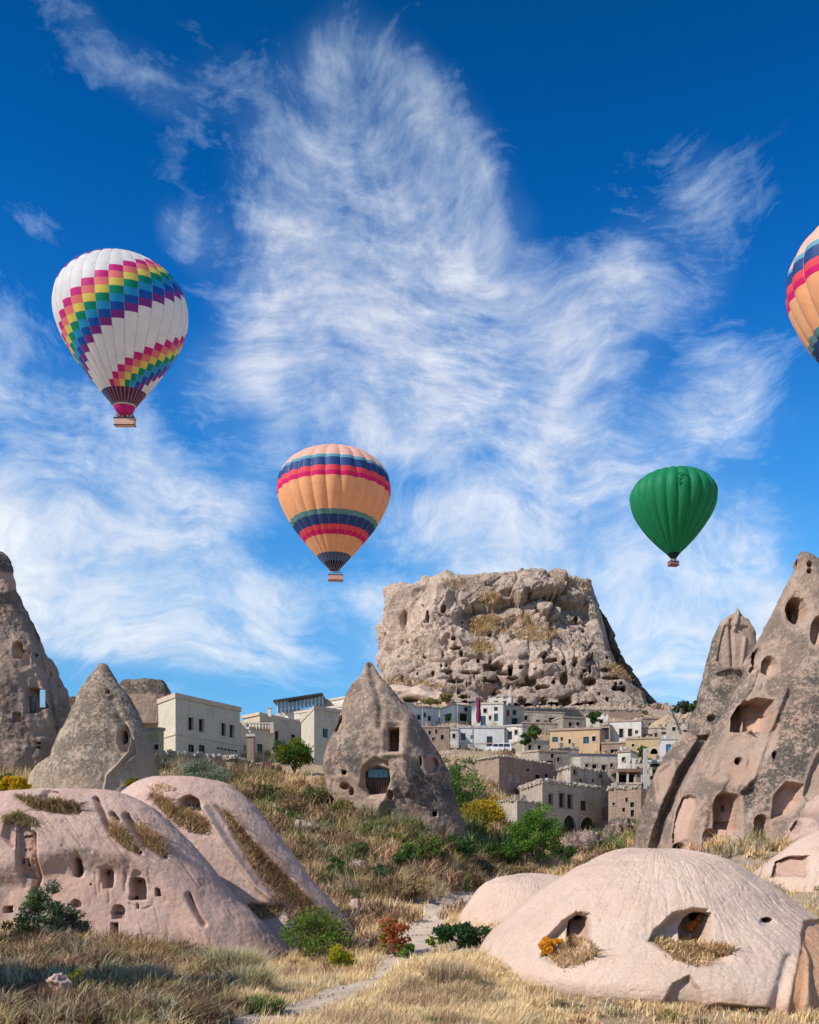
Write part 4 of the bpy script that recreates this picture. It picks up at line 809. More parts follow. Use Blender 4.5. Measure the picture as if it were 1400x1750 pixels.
    if roof == 'slab':
        lo, hi = ring(zt-.02, ov*1.5), ring(zt+rh, ov*1.5); obj('roof', lo+hi, [(0,1,2,3)[::-1], (4,5,6,7), (0,1,5,4), (1,2,6,5), (2,3,7,6), (3,0,4,7)], rm, T)
    elif roof == 'parapet':
        lo, hi, inn, ins = ring(zt-.02, ov*1.6), ring(zt+rh*1.3, ov*1.6), ring(zt+rh*1.3, -.3), ring(zt+.05, -.3); Fq = []
        for k in range(4): n_ = (k+1) % 4; Fq += [(k, n_, 4+n_, 4+k), (4+k, 4+n_, 8+n_, 8+k), (8+k, 8+n_, 12+n_, 12+k)]
        Fq += [(12, 13, 14, 15), (3, 2, 1, 0)]; obj('parapet', lo+hi+inn+ins, Fq, rm, T)
    if roof in ('ruin', 'rubble'):
        A = [Vector((*p0, zt)), Vector((*p1, zt)), Vector((*p2, zt))]
        tot = (A[1]-A[0]).length+(A[2]-A[1]).length; stones_along(A, int(tot*(9 if roof == 'ruin' else 16)), .26, 'coping', T, COPE, .25 if roof == 'ruin' else .5, seed)
        m = MB(); m.add(ring(zt-.10, -.05)+ring(zt+.12, -.05), [(4,5,6,7), (0,1,5,4), (1,2,6,5), (2,3,7,6), (3,0,4,7)]); m.build('roof', rm, T)
    if course:
        for (A, B) in ((p1, p2), (p0, p1)):
            zc = (H-course)/F*Y; m = MB(); ln = math.hypot(B[0]-A[0], B[1]-A[1]); dd = ((B[0]-A[0])/ln, (B[1]-A[1])/ln); nr = (-dd[1], dd[0])
            if nr[0]*(cx-A[0])+nr[1]*(cy-A[1]) < 0: nr = (-nr[0], -nr[1])
            m.add([(A[0]+dd[0]*u+nr[0]*k, A[1]+dd[1]*u+nr[1]*k, zc+z) for z in (0, .14) for (u, k) in ((0, -.09), (ln, -.09), (ln, .01), (0, .01))], [(0,3,2,1),(4,5,6,7),(0,1,5,4),(1,2,6,5),(2,3,7,6),(3,0,4,7)]); m.build('string_course', SURR, T)
    if Y > 110 and cat == 'house':
        for _ in range(rnd.randint(0, 2)):
            t1, t2 = rnd.uniform(.15, .85), rnd.uniform(.15, .6); bx, by = p1[0]+(p2[0]-p1[0])*t1+(p0[0]-p1[0])*t2, p1[1]+(p2[1]-p1[1])*t1+(p0[1]-p1[1])*t2
            q = rnd.uniform(.4, .8); MB().box((bx, by, zt+.45), (q, q, 1.1+q*.4), .3).build('chimney', SURRD if rnd.random() < .6 else wall, T)
    T_ = dict(T=T, p0=p0, p1=p1, p2=p2, p3=p3, zt=zt, zb=zb)
    return T_
# ---- cream house and its neighbours, left of the central cone
hA = house('long cream two storey house with four tall dark windows, right of the tan cone', 300, 106, 1192, 1300, (410, 1216), (236, 1216), wall=W_CREAM, roof='parapet', rmat=flat_mat('cornice_cream', (.50, .40, .31), .9, .15, 2), course=1256, rh=.38,
  wr=[(326,1237,9,22),(344,1240,9,22),(382,1247,8,22),(396,1250,8,22),(327,1279,10,13,'brown'),(345,1280,10,13,'brown')], seed=1)
def beam_row(T, A, B, n, z, s=.16, out=.35, mat=WOOD):
    for k in range(n):
        t = (k+.5)/n; x, y = A[0]+(B[0]-A[0])*t, A[1]+(B[1]-A[1])*t; MB().box((x, y-out/2, z), (s, out, s)).build('beam_end', mat, T)
pA, pB = hA['p1'], hA['p2']; lp = lambda t: (pA[0]+(pB[0]-pA[0])*t, pA[1]+(pB[1]-pA[1])*t)
beam_row(hA['T'], lp(.62), lp(.97), 6, P(0, 1273, 109)[2])
m = MB(); q = P(336, 1282, 107.6); m.box((q[0], q[1]-1.1, q[2]), (2.6, .12, 2.0), .95); 
house('small ochre annex with a dark opening, between the tan cone and the cream house', 272, 99, 1248, 1300, (280, 1249), (240, 1247), wall=W_YELLOW, roof='slab', wl=[(267,1277,8,9)], seed=2, depth=3, name='annex')
house('cream lean-to wing stepping down at the right end of the long cream house', 411, 116, 1238, 1300, (430, 1258), (408, 1238), depth=6, wall=W_CREAM, roof='slab', rmat=MATS['cornice_cream'], wr=[(418,1280,4,12),(424,1284,4,12)], rh=.2, seed=3, name='house_wing')
house('cream house with a balustraded roof terrace, second from the left', 428, 124, 1246, 1300, (469, 1250), (413, 1244), wall=W_CREAM, roof='slab', rmat=MATS['cornice_cream'], wr=[(444,1281,9,19,'brown')], seed=4)
T = thing('terrace_balustrade', P(430, 1246, 124), 'row of stone balusters on the roof terrace of the second cream house', 'balustrade')
for k in range(9): x, y, z = P(424+k*5.2, 1243, 124.5); MB().tube([(x, y, z-.25), (x, y, z+.05), (x, y, z+.45)], [.11, .17, .09], 6).build('baluster', SURR, T)
x0, y0, z0 = P(417, 1236, 124.4); x1, y1, z1 = P(469, 1238, 124.6); MB().box(((x0+x1)/2, 124.5, z0), (x1-x0, .3, .16)).build('handrail', SURR, T)
for px in (419, 465): x, y, z = P(px, 1244, 124.3); MB().box((x, y, z), (.4, .4, 1.3)).build('pier', SURR, T)
house('broad tan house with two shuttered windows, behind the round green tree', 444, 136, 1222, 1300, (516, 1237), (415, 1228), wall=W_TAN, roof='parapet', rmat=MATS['cornice_cream'], wr=[(473,1258,6,18,'brown'),(501,1262,7,13,'brown')], seed=5, rh=.3, course=1276)
house('narrow sunlit corner house with one blue window, touching the central cone', 537, 122, 1212, 1310, (600, 1222), (515, 1235), wall=W_CREAM, roof='parapet', rmat=MATS['cornice_cream'], wr=[(556,1253,9,16,'blue')], seed=6, course=1274, rh=.34)
house('long white hotel wing rising behind the cream houses', 474, 175, 1224, 1260, (600, 1206), None, depth=14, wall=W_WHITE, roof='parapet', rmat=SURR, seed=7, wr=[(520,1232,8,8,'white'),(498,1234,8,8,'white')], course=1234, name='hotel')
house('upper white hotel storey with a long parapet, right of the glazed restaurant', 540, 180, 1202, 1235, (610, 1190), None, depth=14, wall=W_WHITE, roof='parapet', rmat=SURR, seed=8, name='hotel')
T = thing('glazed_restaurant', P(472, 1224, 172), 'rooftop restaurant with glass walls and a flat dark roof', 'restaurant')
(xa, ya, za), (xb, yb, zb_) = P(474, 1222, 171), P(552, 1206, 176)
for k in range(13):
    t = k/12; x, y = xa+(xb-xa)*t, ya+(yb-ya)*t; zl = za+(zb_-za)*t; hh = (2.1 if k > 2 else 2.5)
    MB().box((x, y, zl+hh/2-.3), (.14, .14, hh)).build('mullion', FRAMEW, T)
    if k < 12:
        x2, y2 = xa+(xb-xa)*(t+1/24), ya+(yb-ya)*(t+1/24); MB().box((x2, y2, zl+hh/2), ((xb-xa)/12-.16, .05, hh-.7), math.atan2(yb-ya, xb-xa)).build('pane', PANE, T)
m = MB(); zr = za+2.15; m.add([(xa-.6, ya-1, zr), (xb, yb-1, zb_+1.9), (xb, yb+7, zb_+1.9), (xa-.6, ya+7, zr), (xa-.6, ya-1, zr+.25), (xb, yb-1, zb_+2.15), (xb, yb+7, zb_+2.15), (xa-.6, ya+7, zr+.25)], [(0,3,2,1),(4,5,6,7),(0,1,5,4),(1,2,6,5),(2,3,7,6),(3,0,4,7)]); m.build('roof', flat_mat('dark_roof', (.08, .085, .10), .6), T)
m = MB(); m.box(((xa+xb)/2, (ya+yb)/2+3.5, (za+zb_)/2-.5), (xb-xa+.3, 6.6, 1.4)); m.build('plinth', W_WHITE, T)
T = thing('chimney', P(461, 1224, 137), 'small white chimney with a cap on the broad tan house', 'chimney'); x, y, z = P(461, 1222, 137.5)
MB().box((x, y, z+.3), (.5, .5, 1.1)).build('chimney_stack', W_WHITE, T); MB().box((x, y, z+.95), (.65, .65, .12)).build('cap', SURR, T)
T = thing('ruined_arch_vault', P(424, 1340, 100), 'low ruined stone wall with a pointed archway, under the cream houses', 'ruin')
hV = house('low ruined stone terrace with a pointed archway, under the cream houses', 401, 101, 1296, 1345, (478, 1318), (378, 1292), wall=W_PINK, roof='ruin', wr=[(425,1329,20,27,'archdark'),(448,1334,16,18,'archdark')], seed=9, name='ruined_vault', cat='ruin')
bpy.data.objects.remove(T)
house('low rubble topped garden wall below the long cream house', 262, 101, 1290, 1330, (400, 1300), None, depth=3, wall=W_STONE, roof='rubble', seed=10, name='garden_wall', cat='wall')
T = thing('pink_pillar', P(429, 1300, 110), 'pinkish stone pillar at the corner between two cream houses', 'pillar'); x, y, z = P(429, 1262, 110)
MB().box((x, y, z-1.3), (.75, .75, 3.0)).build('shaft', W_PINK, T); MB().box((x, y, z+.3), (1.0, 1.0, .3)).build('cap', SURR, T)
T = thing('sloping_chute', P(450, 1300, 100), 'dark red sloping stair roof running down beside the green tree', 'stair roof')
(xa, ya, za), (xb, yb, zb_) = P(449, 1299, 103), P(505, 1334, 99); m = MB(); m.add([(xa, ya, za), (xb, yb, zb_), (xb, yb+1.2, zb_+.1), (xa, ya+1.2, za+.1), (xa, ya, za-.55), (xb, yb, zb_-.55), (xb, yb+1.2, zb_-.5), (xa, ya+1.2, za-.5)], [(0,1,2,3),(7,6,5,4),(0,4,5,1),(1,5,6,2),(2,6,7,3),(3,7,4,0)]); m.build('roof', flat_mat('dark_red_metal', (.10, .025, .03), .6), T)
for t in (.2, .5, .8): x, y, z = xa+(xb-xa)*t, ya+(yb-ya)*t+.5, za+(zb_-za)*t; MB().box((x, y, z-1.3), (.15, .15, 1.7)).build('post', WOOD, T)
# block of rock with stones behind the tan cone
rock('rock_stump', 'flat topped rock stump faced with dark rubble, behind the tan cone', 'rock', [(1163,214,276),(1165,208,280),(1172,206,284),(1185,202,290),(1200,196,292),(1240,190,296)], 112, M_CONE, dr=.6, res=2.2, n=3, disp=d_cone(.35, 1.6, 5, .3), attr=lambda V, px, py, c: np.stack([1-smooth(py, 1182, 1188)*.7, np.zeros(len(V)), smooth(-py, -1187, -1183)*.25], 1))
rock('rock_stump', 'low brown rock shoulder between the dark tower and the tan cone', 'rock', [(1190,118,132),(1195,112,140),(1215,108,150),(1250,100,160),(1300,96,170)], 100, M_CONE, dr=.8, res=2.2, disp=d_cone(.3, 1.6, 6, .3))
rock('tuff_ledge', 'bare white tuff ledge below the left end of the fortress rock', 'rock ledge', [(1171,668,690),(1174,655,720),(1182,650,748),(1192,648,775),(1204,650,800),(1220,650,806)], 300, M_DOMEP, dr=.3, res=1.8, n=2.6, disp=lambda V, px, py, N: fbm(V*np.array([1,1,2.5]), .25, 4, .5, 3)*1.2, attr=lambda V, px, py, c: np.stack([np.full(len(V), .3), np.zeros(len(V)), smooth(fbm(V, .2, 3, .5, 5), .1, .4)*.6], 1),
   feats=[cave(ell(703,1196,15,5), 4, 2), cave(ell(768,1200,9,7), -1.5, 4, name='boulder')])
# ---- right part, from the fortress foot down
house('long pink stone retaining wall under the fortress caves', 893, 262, 1213, 1240, (1096, 1214), None, depth=6, wall=W_PINK, roof='rubble', seed=11, name='retaining_wall', cat='wall')
house('whitewashed stone house high on the left, behind the brown wall', 703, 215, 1209, 1250, (750, 1211), None, depth=7, wall=W_WHITE, roof='ruin', seed=12, wr=[(716,1226,6,8),(734,1228,5,8)])
house('white house with a dark doorway left of the closed umbrella', 776, 210, 1205, 1245, (808, 1209), (752, 1213), wall=W_WHITE, roof='slab', seed=13, wr=[(792,1226,14,13),(783,1224,4,8)], wl=[(764,1228,5,10)])
house('white house with a narrow blue window, right of the closed umbrella', 806, 208, 1204, 1245, (860, 1203), None, depth=7, wall=W_WHITE, roof='parapet', rmat=SURR, seed=15, wr=[(826,1232,9,17,'blue'),(848,1226,7,13,'blue')])
house('tall rough stone house with a railed balcony, right of the blue window house', 860, 214, 1207, 1245, (896, 1210), None, depth=6, wall=W_GREYW, roof='ruin', seed=16, wr=[(880,1233,10,10)])
house('broad bluish white guest house with a red arched window, above the van', 784, 188, 1244, 1282, (862, 1244), None, depth=9, wall=W_BLUEW, roof='parapet', rmat=CONC, seed=17, wr=[(792,1259,8,12,'red'),(807,1260,6,7,'white'),(837,1267,10,17,'brown')], course=1271, name='guest_house')
house('white house with a dark window beside the brown fence, right of the van', 862, 189, 1242, 1280, (893, 1240), None, depth=8, wall=W_WHITE, roof='slab', rmat=CONC, seed=18, wr=[(864+8,1257,7,14,'brown')])
house('pale blue stair house at the left end of the guest house', 770, 186, 1247, 1272, (784, 1247), None, depth=5, wall=W_BLUEW, roof='slab', rmat=CONC, seed=19, wr=[(776,1258,5,8)], name='stair_house')
house('plain pinkish brown stone wall block, just right of the central cone', 714, 172, 1243, 1290, (768, 1243), None, depth=6, wall=W_PINK, roof='slab', seed=20, rh=.2)
house('grey stone house with a white plastered patch and small window, below the pink retaining wall', 893, 232, 1217, 1250, (965, 1219), None, depth=7, wall=W_GREYW, roof='slab', seed=21, wr=[(943,1231,9,9)])
house('low grey stone wall house behind the orange house, left end', 894, 212, 1236, 1270, (954, 1237), None, depth=7, wall=W_STONE, roof='slab', seed=22)
house('orange plastered house with two blue windows', 940, 190, 1249, 1286, (1025, 1246), None, depth=9, wall=W_ORANGE, roof='slab', seed=23, ov=.2, rh=.35, wr=[(949,1264,10,9,'blue'),(1002,1265,10,12,'blue')])
house('whitewashed ruin with two tall black windows, right of the orange house', 1043, 205, 1234, 1272, (1096, 1232), None, depth=8, wall=W_WHITE, roof='slab', seed=24, wr=[(1062,1253,7,15),(1077,1252,7,13)])
house('dark roofless stone shed between the orange house and the whitewashed ruin', 1026, 204, 1240, 1272, (1043, 1239), None, depth=5, wall=W_STONE, roof='ruin', seed=26, wr=[(1035,1254,12,20)], name='stone_shed', cat='shed')
house('low brown stone house with a red brick side, below the whitewashed ruin', 1028, 186, 1271, 1300, (1070, 1270), None, depth=8, wall=W_PINK, roof='slab', seed=27, wr=[(1050,1285,13,9)])
house('ochre yellow walled house with a thin dark post', 1070, 184, 1264, 1295, (1130, 1262), None, depth=8, wall=W_YELLOW, roof='slab', seed=28, wr=[(1118,1284,12,10,'arch')])
house('low grey house with a long slot window, above the ochre wall', 1096, 205, 1246, 1266, (1130, 1244), None, depth=7, wall=W_GREYW, roof='slab', seed=29, wr=[(1108,1257,14,4)])
house('low concrete house with a flat roof, above the blue door house', 1130, 202, 1250, 1270, (1190, 1248), None, depth=7, wall=W_GREYW, roof='slab', rmat=CONC, seed=30, wr=[(1136,1245+8,10,3),(1150,1253,8,3)])
house('pale blue washed house with a bright blue door, behind the leaning slab', 1131, 172, 1264, 1300, (1185, 1263), None, depth=8, wall=W_BLUEW, roof='slab', rmat=CONC, seed=31, wr=[(1143,1281,9,18,'blue')])
house('pink stone house with two blocked brick framed windows, left of the arcade house', 853, 148, 1293, 1350, (946, 1307), (812, 1300), wall=W_PINK, roof='ruin', seed=32, wr=[(873,1329,9,14,'blocked'),(886,1331,8,14,'blocked'),(919,1329,9,10),(934,1326,6,7),(902,1316,5,5)])
house('grey brown stone house with one dark window, behind the pink stone house', 921, 160, 1284, 1325, (971, 1286), (892, 1287), wall=W_STONE, roof='slab', seed=33, wr=[(940,1308,11,16)])
house('whitish stone house with two small dark windows and a dark flat roof', 992, 156, 1292, 1350, (1054, 1293), (982, 1289), wall=W_GREYW, roof='slab', rmat=flat_mat('roof_dark', (.10, .10, .115), .9, .2, 1), seed=34, wr=[(1016,1311,8,9),(1032,1313,8,11)], rh=.4)
house('stone house with a white plastered patch, directly behind the arcade house', 975, 148, 1311, 1360, (1043, 1322), (946, 1320), wall=W_GREYW, roof='ruin', seed=35, wr=[(1031,1339,6,9)])
hB = house('two storey pale stone house with an arcade of two large dark arches', 927, 136, 1337, 1429, (1029, 1350), (884, 1352), wall=W_ARC, roof='rubble', seed=37, course=1389,
  wr=[(941,1367,7,19),(960,1368,9,25),(974,1370,9,24),(997,1377,9,17,'brown'),(1011,1379,9,18,'blocked'),(973,1411,24,36,'archdark'),(1004,1413,26,33,'archdark')])
house('low stone wing with a blind arch, behind the round green tree', 884, 133, 1370, 1430, (927, 1374), None, depth=5, wall=W_ARC, roof='ruin', seed=38, wr=[(909,1395,24,22,'archdark')], name='house_wing')
house('crumbling wall with a dark gap under the pink stone house', 815, 140, 1352, 1430, (884, 1368), None, depth=5, wall=W_PINK, roof='rubble', seed=39, wr=[(868,1395,10,34)], name='ruined_wall', cat='ruin')
house('half ruined brown house with four small openings, right of the arcade house', 1040, 142, 1350, 1410, (1096, 1348), None, depth=7, wall=W_PINK, roof='rubble', seed=40, wr=[(1071,1367,4,8),(1066,1384,5,7),(1081,1390,6,12),(1029+20,1374,4,5)])
T = thing('covered_terrace', P(1055, 1346, 152), 'brown flat roofed terrace with shade painted black behind its open front', 'terrace')
(x0, y0, z0), (x1, y1, z1) = P(1055, 1346, 152), P(1098, 1319, 152)
MB().box(((x0+x1)/2, y0+3.0, z1+.2), (x1-x0, 6.6, .5)).build('roof', flat_mat('roof_brown', (.20, .12, .09), .9), T); MB().box(((x0+x1)/2, y0+5.8, (z0+z1)/2-1), (x1-x0-.1, .4, z1-z0+2)).build('wall', DARK, T)  # back wall coloured near-black in place of interior shade
for t in (.02, .42, .98): MB().box((x0+(x1-x0)*t, y0+.1, (z0+z1)/2-1), (.3, .3, z1-z0+1.9)).build('post', CONC, T)
house('rubble garden wall with two white gate piers, below the ochre wall', 1070, 160, 1303, 1330, (1100, 1302), None, depth=2, wall=W_GREYW, roof='rubble', seed=41, name='garden_wall', cat='wall')
house('grey stepped concrete building behind the tall concrete post', 1100, 150, 1303, 1350, (1140, 1301), None, depth=6, wall=W_GREYW, roof='slab', rmat=CONC, seed=42, wr=[(1120,1296+12,18,6)], name='concrete_building')
for k, (c, Y_, t_, b_, r_, w_, wins, lb) in enumerate([
  (672, 250, 1206, 1225, (712, 1207), W_GREYW, [(690,1216,6,6)], 'low pale stone house under the tuff ledge, farthest left below the fortress'),
  (836, 238, 1192, 1212, (874, 1191), W_WHITE, [(848,1202,6,8),(862,1202,6,8)], 'small white house directly above the blue window house'),
  (752, 176, 1283, 1300, (812, 1281), W_TAN, [], 'plain tan terrace wall below the guest house'),
  (962, 222, 1226, 1246, (1000, 1228), W_STONE, [(975,1238,6,7),(988,1238,6,7)], 'rough stone house with two small windows, above the orange house'),
  (1002, 228, 1222, 1242, (1040, 1221), W_WHITE, [(1014,1233,6,9),(1028,1233,6,7)], 'little whitewashed house left of the whitewashed ruin'),
  (1098, 232, 1228, 1248, (1140, 1229), W_STONE, [(1112,1239,7,6),(1126,1239,7,6)], 'stone house half hidden behind the slot window house'),
  (896, 172, 1266, 1290, (938, 1268), W_GREYW, [(906,1277,6,8),(922,1278,6,8)], 'small grey plastered house in front of the board fence'),
  (955, 172, 1279, 1300, (990, 1280), W_STONE, [(968,1290,6,7)], 'small rough stone house just below the orange house'),
  (1056, 172, 1286, 1318, (1078, 1285), W_WHITE, [(1066,1298,6,8)], 'narrow white house between the dark roofed house and the concrete post'),
  (1046, 150, 1342, 1362, (1096, 1340), W_STONE, [(1060,1351,5,6),(1082,1351,6,6)], 'low stone building under the brown roofed terrace'),
  (1140, 196, 1236, 1256, (1180, 1235), W_TAN, [(1152,1246,6,7)], 'small tan house behind the dead branches'),
  (812, 158, 1318, 1352, (852, 1314), W_STONE, [(832,1333,6,8)], 'dark stone outbuilding on the left of the pink stone house')]):
    house(lb, c, Y_, t_, b_, r_, None, depth=6, wall=w_, roof=['slab', 'ruin', 'parapet'][k % 3], rmat=None if k % 2 else SURRD, wr=wins, seed=60+k)
def post(px, py0, py1, Y, wpx, mat, name, label, cat, arms=0):
    (x, y, z0), z1 = P(px, py0, Y), P(px, py1, Y)[2]; T = thing(name, (x, y, z0), label, cat)
    MB().box((x, y, (z0+z1)/2-1), (wpx/F*Y, wpx/F*Y, z1-z0+2)).build('shaft', mat, T)
    for k in range(arms): MB().box((x, y-.05, z1-.3-.7*k), (1.6, .1, .1)).build('crossarm', WOOD, T)
    return T
post(1103, 1345, 1279, 148, 6, CONC, 'concrete_post', 'thick pale concrete post with a blunt top, left of the leaning slab', 'post')
post(1074, 1320, 1290, 158, 5, FRAMEW, 'gate_pier', 'left white gate pier on the rubble garden wall', 'gate pier'); post(1083, 1320, 1296, 158, 5, FRAMEW, 'gate_pier', 'right white gate pier on the rubble garden wall', 'gate pier')
post(782, 1268, 1198, 186, .9, CONC, 'lamp_post', 'thin pale pole in front of the guest house', 'pole', 1)
post(722, 1238, 1200, 204, .8, CONC, 'utility_pole', 'thin pole before the whitewashed house on the left', 'pole', 1)
post(867, 1215, 1158, 260, .8, CONC, 'utility_pole', 'thin mast in front of the fortress doorway', 'pole', 1)
post(891, 1312, 1240, 165, .8, WOOD, 'utility_pole', 'dark thin pole right of the van', 'pole', 1)
post(780, 1190, 1163, 290, .8, CONC, 'utility_pole', 'short thin pole at the foot of the fortress, left', 'pole')
post(800, 1190, 1165, 290, .8, CONC, 'utility_pole', 'short thin pole at the foot of the fortress, right', 'pole')
# fence right of the van
T = thing('board_fence', P(893, 1280, 176), 'reddish brown board fence behind the van', 'fence')
for k in range(9): x, y, z = P(880+k*1.9, 1277, 177); MB().box((x, y, z), (.17, .05, 2.0)).build('board', flat_mat('red_brown_board', (.22, .09, .07), .8) if k == 0 else MATS['red_brown_board'], T)
x, y, z = P(887.6, 1270, 177.1); MB().box((x, y, z), (1.9, .05, .12)).build('rail', WOOD, T)
# roof terrace umbrella, closed
T = thing('closed_umbrella', P(818, 1238, 188), 'tall closed purple umbrella on the guest house terrace', 'umbrella')
x, y, z0 = P(818, 1240, 188.4); z1 = P(818, 1192, 188.4)[2]; MB().tube([(x, y, z0-.2), (x, y, z1+.15)], .05, 6).build('pole', FRAMEW, T)
V = []; Fc = []; nk = 9
for k in range(nk+1):
    t = k/nk; zz = z0+.5+(z1-z0-.5)*t; r = [.22, .34, .38, .40, .36, .30, .34, .30, .22, .05][k]
    for a in range(16): an = 2*math.pi*a/16; rr = r*(1+.22*math.cos(an*8))+.02*math.sin(k*2+a); V.append((x+rr*math.cos(an), y+rr*math.sin(an), zz))
for k in range(nk):
    for a in range(16): Fc.append((k*16+a, k*16+(a+1) % 16, (k+1)*16+(a+1) % 16, (k+1)*16+a))
obj('canopy', V, Fc, flat_mat('purple_canvas', (.17, .015, .07), .8), T, smooth=True)
# green parasols and red cloth at the fortress foot
def parasol(px, py, Y, col, label, name='parasol'):
    x, y, z = P(px, py, Y); T = thing(name, (x, y, z-2.2), label, 'parasol'); MB().tube([(x, y, z-2.6), (x, y, z+.1)], .05, 5).build('pole', WOOD, T)
    V = [(x, y, z+.5)]+[(x+1.7*math.cos(a), y+1.7*math.sin(a), z-.15) for a in (math.pi*k/4 for k in range(8))]; obj('canopy', V+[(p[0], p[1], p[2]-.12) for p in V[1:]], [(0, k+1, (k+1) % 8+1) for k in range(8)]+[(k+1, k+9, (k+1) % 8+9, (k+1) % 8+1) for k in range(8)], col, T)
GREENC = flat_mat('green_canvas', (.012, .09, .05), .8); REDC = flat_mat('red_canvas', (.4, .03, .05), .8)
parasol(1102, 1204, 300, GREENC, 'higher dark green parasol at the right foot of the fortress'); parasol(1088, 1209, 300, GREENC, 'lower dark green parasol at the right foot of the fortress'); parasol(1116, 1211, 300, REDC, 'small red parasol at the far right foot of the fortress')
# ---- the van
def van():
    Y = 176; x0, _, zb = P(829, 1288, Y); x1 = P(873, 1288, Y)[0]; Lm = x1-x0; T = thing('parked_van', (x0+Lm/2, Y, zb), 'white van parked on the dirt terrace in front of the guest house', 'van')
    prof = [(0, .45), (0, .85), (.10, 1.0), (.95, 1.12), (1.55, 1.72), (1.75, 1.8), (Lm-.25, 1.8), (Lm-.05, 1.6), (Lm, .9), (Lm, .45)]
    V = []; n = len(prof)
    for (k, yo, ins) in ((0, -.85, 0), (1, .85, 0)): V += [(x0+a, Y+yo*(1 if b < 1.15 else .88), zb+b) for (a, b) in prof]
    obj('body', V, [tuple(range(n)), tuple(range(2*n-1, n-1, -1))]+[(i, n+i, n+(i+1) % n, (i+1) % n) for i in range(n)], flat_mat('white_car_paint', (.72, .73, .74), .3, .03, 1, spec=.5), T)
    gx = [(1.5, 2.25), (2.32, 3.15), (3.22, Lm-.25)]
    for (a, b) in gx: obj('side_window', [(x0+a+(.0 if a > 1.6 else -.35), Y-.865, zb+1.16), (x0+b, Y-.865, zb+1.16), (x0+b-.02, Y-.775, zb+1.66), (x0+a+.05, Y-.775, zb+1.66)], [(0,1,2,3)], GLASS, T)
    obj('windscreen', [(x0+1.0, Y-.78, zb+1.17), (x0+1.0, Y+.78, zb+1.17), (x0+1.52, Y+.7, zb+1.70), (x0+1.52, Y-.7, zb+1.70)], [(0,1,2,3)], GLASS, T)
    for a in (.8, Lm-.85):
        for s in (-.78, .78):
            w_ = MB(); w_.tube([(x0+a, Y+s-.12, zb+.34), (x0+a, Y+s+.12, zb+.34)], .34, 14); wo = w_.build('wheel', flat_mat('tyre', (.02, .02, .02), .9) if 'tyre' not in MATS else MATS['tyre'], T)
            MB().tube([(x0+a, Y+s-.13*(1 if s < 0 else -1), zb+.34), (x0+a, Y+s-.125*(1 if s < 0 else -1), zb+.34)], .18, 10).build('rim', CONC, wo)
    for s in (-.6, .6): MB().box((x0+.02, Y+s, zb+.82), (.1, .3, .16)).build('headlight', FRAMEW, T)
van()
# rubble heaps on the slope by the van and under the pink house
def rubble(label, pts, n, s, seed, mat=RUBBLE, spread=1.5):
    r = random.Random(seed); b = MB()
    for _ in range(n):
        px, py, Y = pts[r.randrange(len(pts))]; x, y, _z = P(px+r.gauss(0, 7), py, Y+r.gauss(0, spread)); z = float(0)
        q = s*r.uniform(.4, 1.5); b.box((x, y, 0), (q*1.3, q, q*.9), r.uniform(0, 3), q*.2)
    V = np.array(b.v); c = V.reshape(-1, 8, 3).mean(1); z = terr_z(c[:, 0], c[:, 1]); V[:, 2] += np.repeat(z+s*.2, 8); o = obj('rubble', V, b.f, mat)
    tag(o, label, 'rubble', kind='stuff')
rubble('tumbled building stones on the slope in front of the pink stone house', [(x, 1290+(x-760)*.25, 155-(x-770)*.05) for x in range(765, 850, 6)], 420, .40, 3)
rubble('fallen stones on the bank under the arcade house', [(x, 1440, 128-(x % 7)) for x in range(960, 1090, 5)], 420, .40, 4)
rubble('stones scattered among the houses', [(x, 1300, 175+(x*7 % 60)) for x in range(900, 1150, 5)], 500, .42, 5)
rubble('boulders and debris at the foot of the fortress rock', [(x, 1215, 296+(x*13 % 40)) for x in range(660, 1150, 5)], 500, .9, 6, spread=5)
rubble('loose rocks on the hillside by the central cone', [(x, 1345+(x-560)*.3, 97-(x-550)*.1) for x in range(545, 640, 6)], 220, .25, 7)
# boulders under the tallest cone
rock('boulder', 'rounded pale boulder with a hollow, upper one at the right edge', 'boulder', [(1358,1396,1405),(1366,1378,1425),(1385,1370,1440),(1400,1372,1450),(1412,1376,1455)], 62, M_DOME, dr=.9, res=2, disp=d_soft(.5, 301, .4))
rock('boulder', 'low pinkish boulder, lower one at the right edge', 'boulder', [(1398,1372,1390),(1405,1356,1410),(1420,1345,1425),(1440,1340,1440),(1450,1338,1445)], 60, M_DOME, dr=.9, res=2, disp=d_soft(.4, 303, .5), feats=[cave(ell(1362,1412,12,14), .8, 4, name='cave_hollow')])
